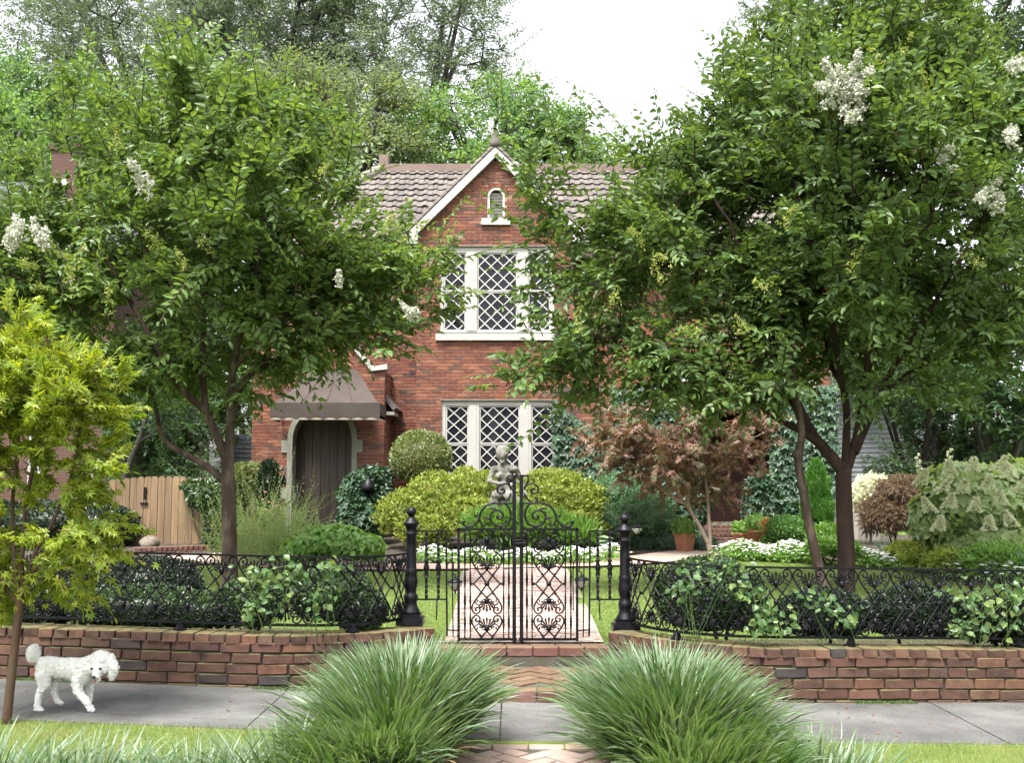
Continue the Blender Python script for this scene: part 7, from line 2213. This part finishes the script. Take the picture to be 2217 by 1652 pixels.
# ================================================================== liriope and grass
def blades(n, base_fn, lean_fn, L0, L1, w, seed, arch=1.3, seg=6):
    r = np.random.default_rng(seed)
    B = np.array([base_fn(r) for _ in range(n)])
    az, lean = [], []
    for b in B:
        a, l = lean_fn(b, r); az.append(a); lean.append(l)
    az, lean = np.array(az), np.array(lean)
    L = r.uniform(L0, L1, n) * np.where(r.uniform(size=n) < .12, r.uniform(.45, .8, n), 1.0)
    hd = np.stack([np.cos(az), np.sin(az)], axis=1)
    pos = B.copy(); P = [pos.copy()]; Tn = []
    for i in range(seg):
        th = lean + arch * lean * 0 + (arch * (.35 + lean)) * (i / seg) ** 1.4
        dv = np.stack([hd[:, 0] * np.sin(th), hd[:, 1] * np.sin(th), np.cos(th)], axis=1)
        pos = pos + dv * (L / seg)[:, None]; P.append(pos.copy())
    side = np.stack([-hd[:, 1], hd[:, 0], np.zeros(n)], axis=1)
    tw = r.normal(size=n) * .8
    side = norm(side * np.cos(tw)[:, None] + np.array([0, 0, 1.0]) * np.sin(tw)[:, None] * .5 + r.normal(size=(n, 3)) * .1)
    wd = w * r.uniform(.5, 1.4, n)
    prof = [.55, .85, 1.0, 1.0, .9, .65, .06]
    V = np.stack([q for i in range(seg + 1) for q in (P[i] - side * (wd * prof[i] / 2)[:, None], P[i] + side * (wd * prof[i] / 2)[:, None])], axis=1)
    f4 = np.array([(2*i, 2*i+1, 2*i+3, 2*i+2) for i in range(seg)])
    b = (np.arange(n) * 2 * (seg + 1))[:, None, None]
    return (V.reshape(-1, 3), np.zeros((0, 3), int), (b + f4[None]).reshape(-1, 4), np.zeros(0, int), np.zeros(n * seg, int))
def clump(name, label, cx, cy_, rx, ry, n, L0, L1, w, seed, lean=(.05, .75), group=None, arch=1.1, bias=(0, 0)):
    z0 = street_z(cx) - .01
    root = empty(name, (cx, cy_, z0), label, 'grass', group)
    def bf(r):
        a, q = r.uniform(0, 6.283), math.sqrt(r.uniform())
        return (cx + rx * q * math.cos(a), cy_ + ry * q * math.sin(a), z0)
    def lf(b, r):
        dx, dy = (b[0] - cx) / rx + bias[0], (b[1] - cy_) / ry + bias[1]
        q = min(1.0, math.hypot(dx, dy))
        a = math.atan2(dy, dx) + r.normal() * .55
        return a, lean[0] + (lean[1] - lean[0]) * q ** 1.2 * r.uniform(.55, 1.2) + abs(r.normal()) * .08
    leaf_obj('blades', [blades(n, bf, lf, L0, L1, w, seed, arch)], [M['liriope']], root)
    return root
LG = 'strappy grass clumps on the verge'
def strip_clump(label, cx, hw, y0, y1, n, L0, L1, w, seed, out):
    """a border strip of grass running beside the path towards the street"""
    z0 = street_z(cx) - .01
    root = empty('liriope_clump', (cx, (y0 + y1) / 2, z0), label, 'grass', LG)
    tuft = np.random.default_rng(seed + 50)
    T = [(cx + tuft.uniform(-hw, hw), tuft.uniform(y0, y1), tuft.uniform(.8, 1.12)) for _ in range(34)]
    def bf(r):
        t = T[r.integers(len(T))]
        return (t[0] + r.normal() * .045, t[1] + r.normal() * .055, z0)
    def lf(b, r):
        dx = (b[0] - cx) / hw
        dy = (b[1] - (y0 + y1) / 2) / ((y1 - y0) / 2)
        dy = math.copysign(max(0, abs(dy) - .55) / .45, dy)
        a = math.atan2(dy * .8 + r.normal() * .55, dx + r.normal() * .6)
        return a, .05 + .27 * min(1.2, math.hypot(dx, dy)) * r.uniform(.5, 1.3) + abs(r.normal()) * .13
    def bn(r):
        t = T[r.integers(len(T))]
        return (t[0] + .10 * out + r.normal() * .05, y0 - .6 + .6 * (t[1] - y0) / (y1 - y0) + r.normal() * .05, z0)
    leaf_obj('blades', [blades(n, bf, lf, L0, L1, w, seed, 1.25), blades(int(n * .7), bn, lf, L0 * .78, L1 * .82, w, seed + 7, 1.25)], [M['liriope']], root)
    dead = blades(int(n * .08), bf, lambda b, r: (r.uniform(0, 6.28), r.uniform(.7, 1.3)), L0 * .5, L1 * .7, w * .7, seed + 1, 1.0)
    leaf_obj('dry_blades', [dead], [M['straw']], root)
    return root
strip_clump('tall strappy grass strip left of the path across the verge', -.58, .15, 5.3, 6.15, 4800, .40, .72, .0135, 131, -1)
strip_clump('tall strappy grass strip right of the path across the verge', .83, .16, 5.3, 6.15, 5000, .40, .72, .0135, 132, 1)
clump('liriope_clump', 'strappy grass at the bottom edge in front of the maple trunk', -2.25, 4.5, .35, .3, 1100, .24, .50, .011, 133, (.05, .6), LG)
clump('liriope_clump', 'strappy grass at the bottom edge below the poodle', -1.78, 4.45, .33, .3, 1000, .24, .47, .011, 134, (.05, .6), LG)
clump('liriope_clump', 'strappy grass at the bottom edge right of the poodle', -1.32, 4.5, .34, .3, 1000, .24, .45, .011, 135, (.05, .6), LG)
clump('liriope_clump', 'strappy grass at the bottom edge touching the left big mound', -.98, 4.7, .3, .32, 1100, .28, .5, .011, 136, (.05, .65), LG)
clump('liriope_clump', 'strappy grass spilling right of the right big mound at the bottom edge', 1.38, 4.9, .3, .35, 1000, .26, .46, .011, 137, (.05, .6), LG)
def turf_blades(name, label, n, fn, h, w, seed, m):
    r = np.random.default_rng(seed)
    P = []
    while len(P) < n:
        q = fn(r)
        if q is not None: P.append(q)
    P = np.array(P); k = len(P)
    ax = r.normal(size=(k, 3)) * .42 + np.array([0, 0, 1.0])
    T = template([(-.5, 0, 0), (.5, 0, 0), (0, 1, 0)], [(0, 1, 2)])
    hh = h * r.uniform(.5, 1.3, k)
    o = leaf_obj(name, [scatter(T, P, ax, r.normal(size=(k, 3)) + np.array([0, -.5, 0]), hh, w * r.uniform(.6, 1.3, k))], [m])
    return tag(o, label, 'grass', kind='stuff')
def verge_fn(r):
    x = r.uniform(-4.2, 4.2); y = r.uniform(4.6, walk_near(x) + .015)
    if -.45 < x < .65: return None
    return (x, y, street_z(x) - .008)
turf_blades('verge_grass', 'short mown grass along the near edge of the pavement', 70000, verge_fn, .035, .0035, 141, M['grass'])
def lawn_fn(r):
    y = 8.5 + 9.0 * r.uniform() ** 1.3; x = r.uniform(-.52, .52) * y
    if abs(x - .05) < .60 + .012 * (y - 8): return None
    if y > bed_front(x) - .1 and not (3.2 < x): return None
    if y > bed_front(x): return None
    return (x, y, yard_z(x, y) - .004)
turf_blades('lawn_grass', 'short green lawn grass behind the iron fences', 110000, lawn_fn, .034, .007, 142, M['grass'])
def weed_fn(r):
    x = r.uniform(-3.8, 3.8); y = wall_face(x) - abs(r.normal()) * .025
    if -1.4 < x < 1.5: return None
    if math.sin(x * 3.1) + math.sin(x * 7.3 + 1) < .7: return None
    return (x, y, street_z(x))
turf_blades('joint_weeds', 'sparse weeds in the joint between pavement and wall', 1800, weed_fn, .02, .006, 143, M['vine'])

def fallen_fn(r):
    x = r.uniform(-3.6, 3.8); y = r.uniform(walk_near(x) + .05, wall_face(x) - .03)
    return (x, y, street_z(x) + .006)
rf = np.random.default_rng(77)
FP = np.array([fallen_fn(rf) for _ in range(90)])
fl = leaf_obj('fallen_leaves', [scatter(LEAF_OVAL, FP, np.stack([rf.normal(size=90), rf.normal(size=90), rf.normal(size=90) * .1], axis=1), np.tile([[0, 0, 1.0]], (90, 1)) + rf.normal(size=(90, 3)) * .15, rf.uniform(.012, .04, 90), rf.uniform(.008, .02, 90))], [M['dead_leaf']])
tag(fl, 'scattered dry leaf bits on the concrete pavement', 'leaves', kind='stuff')
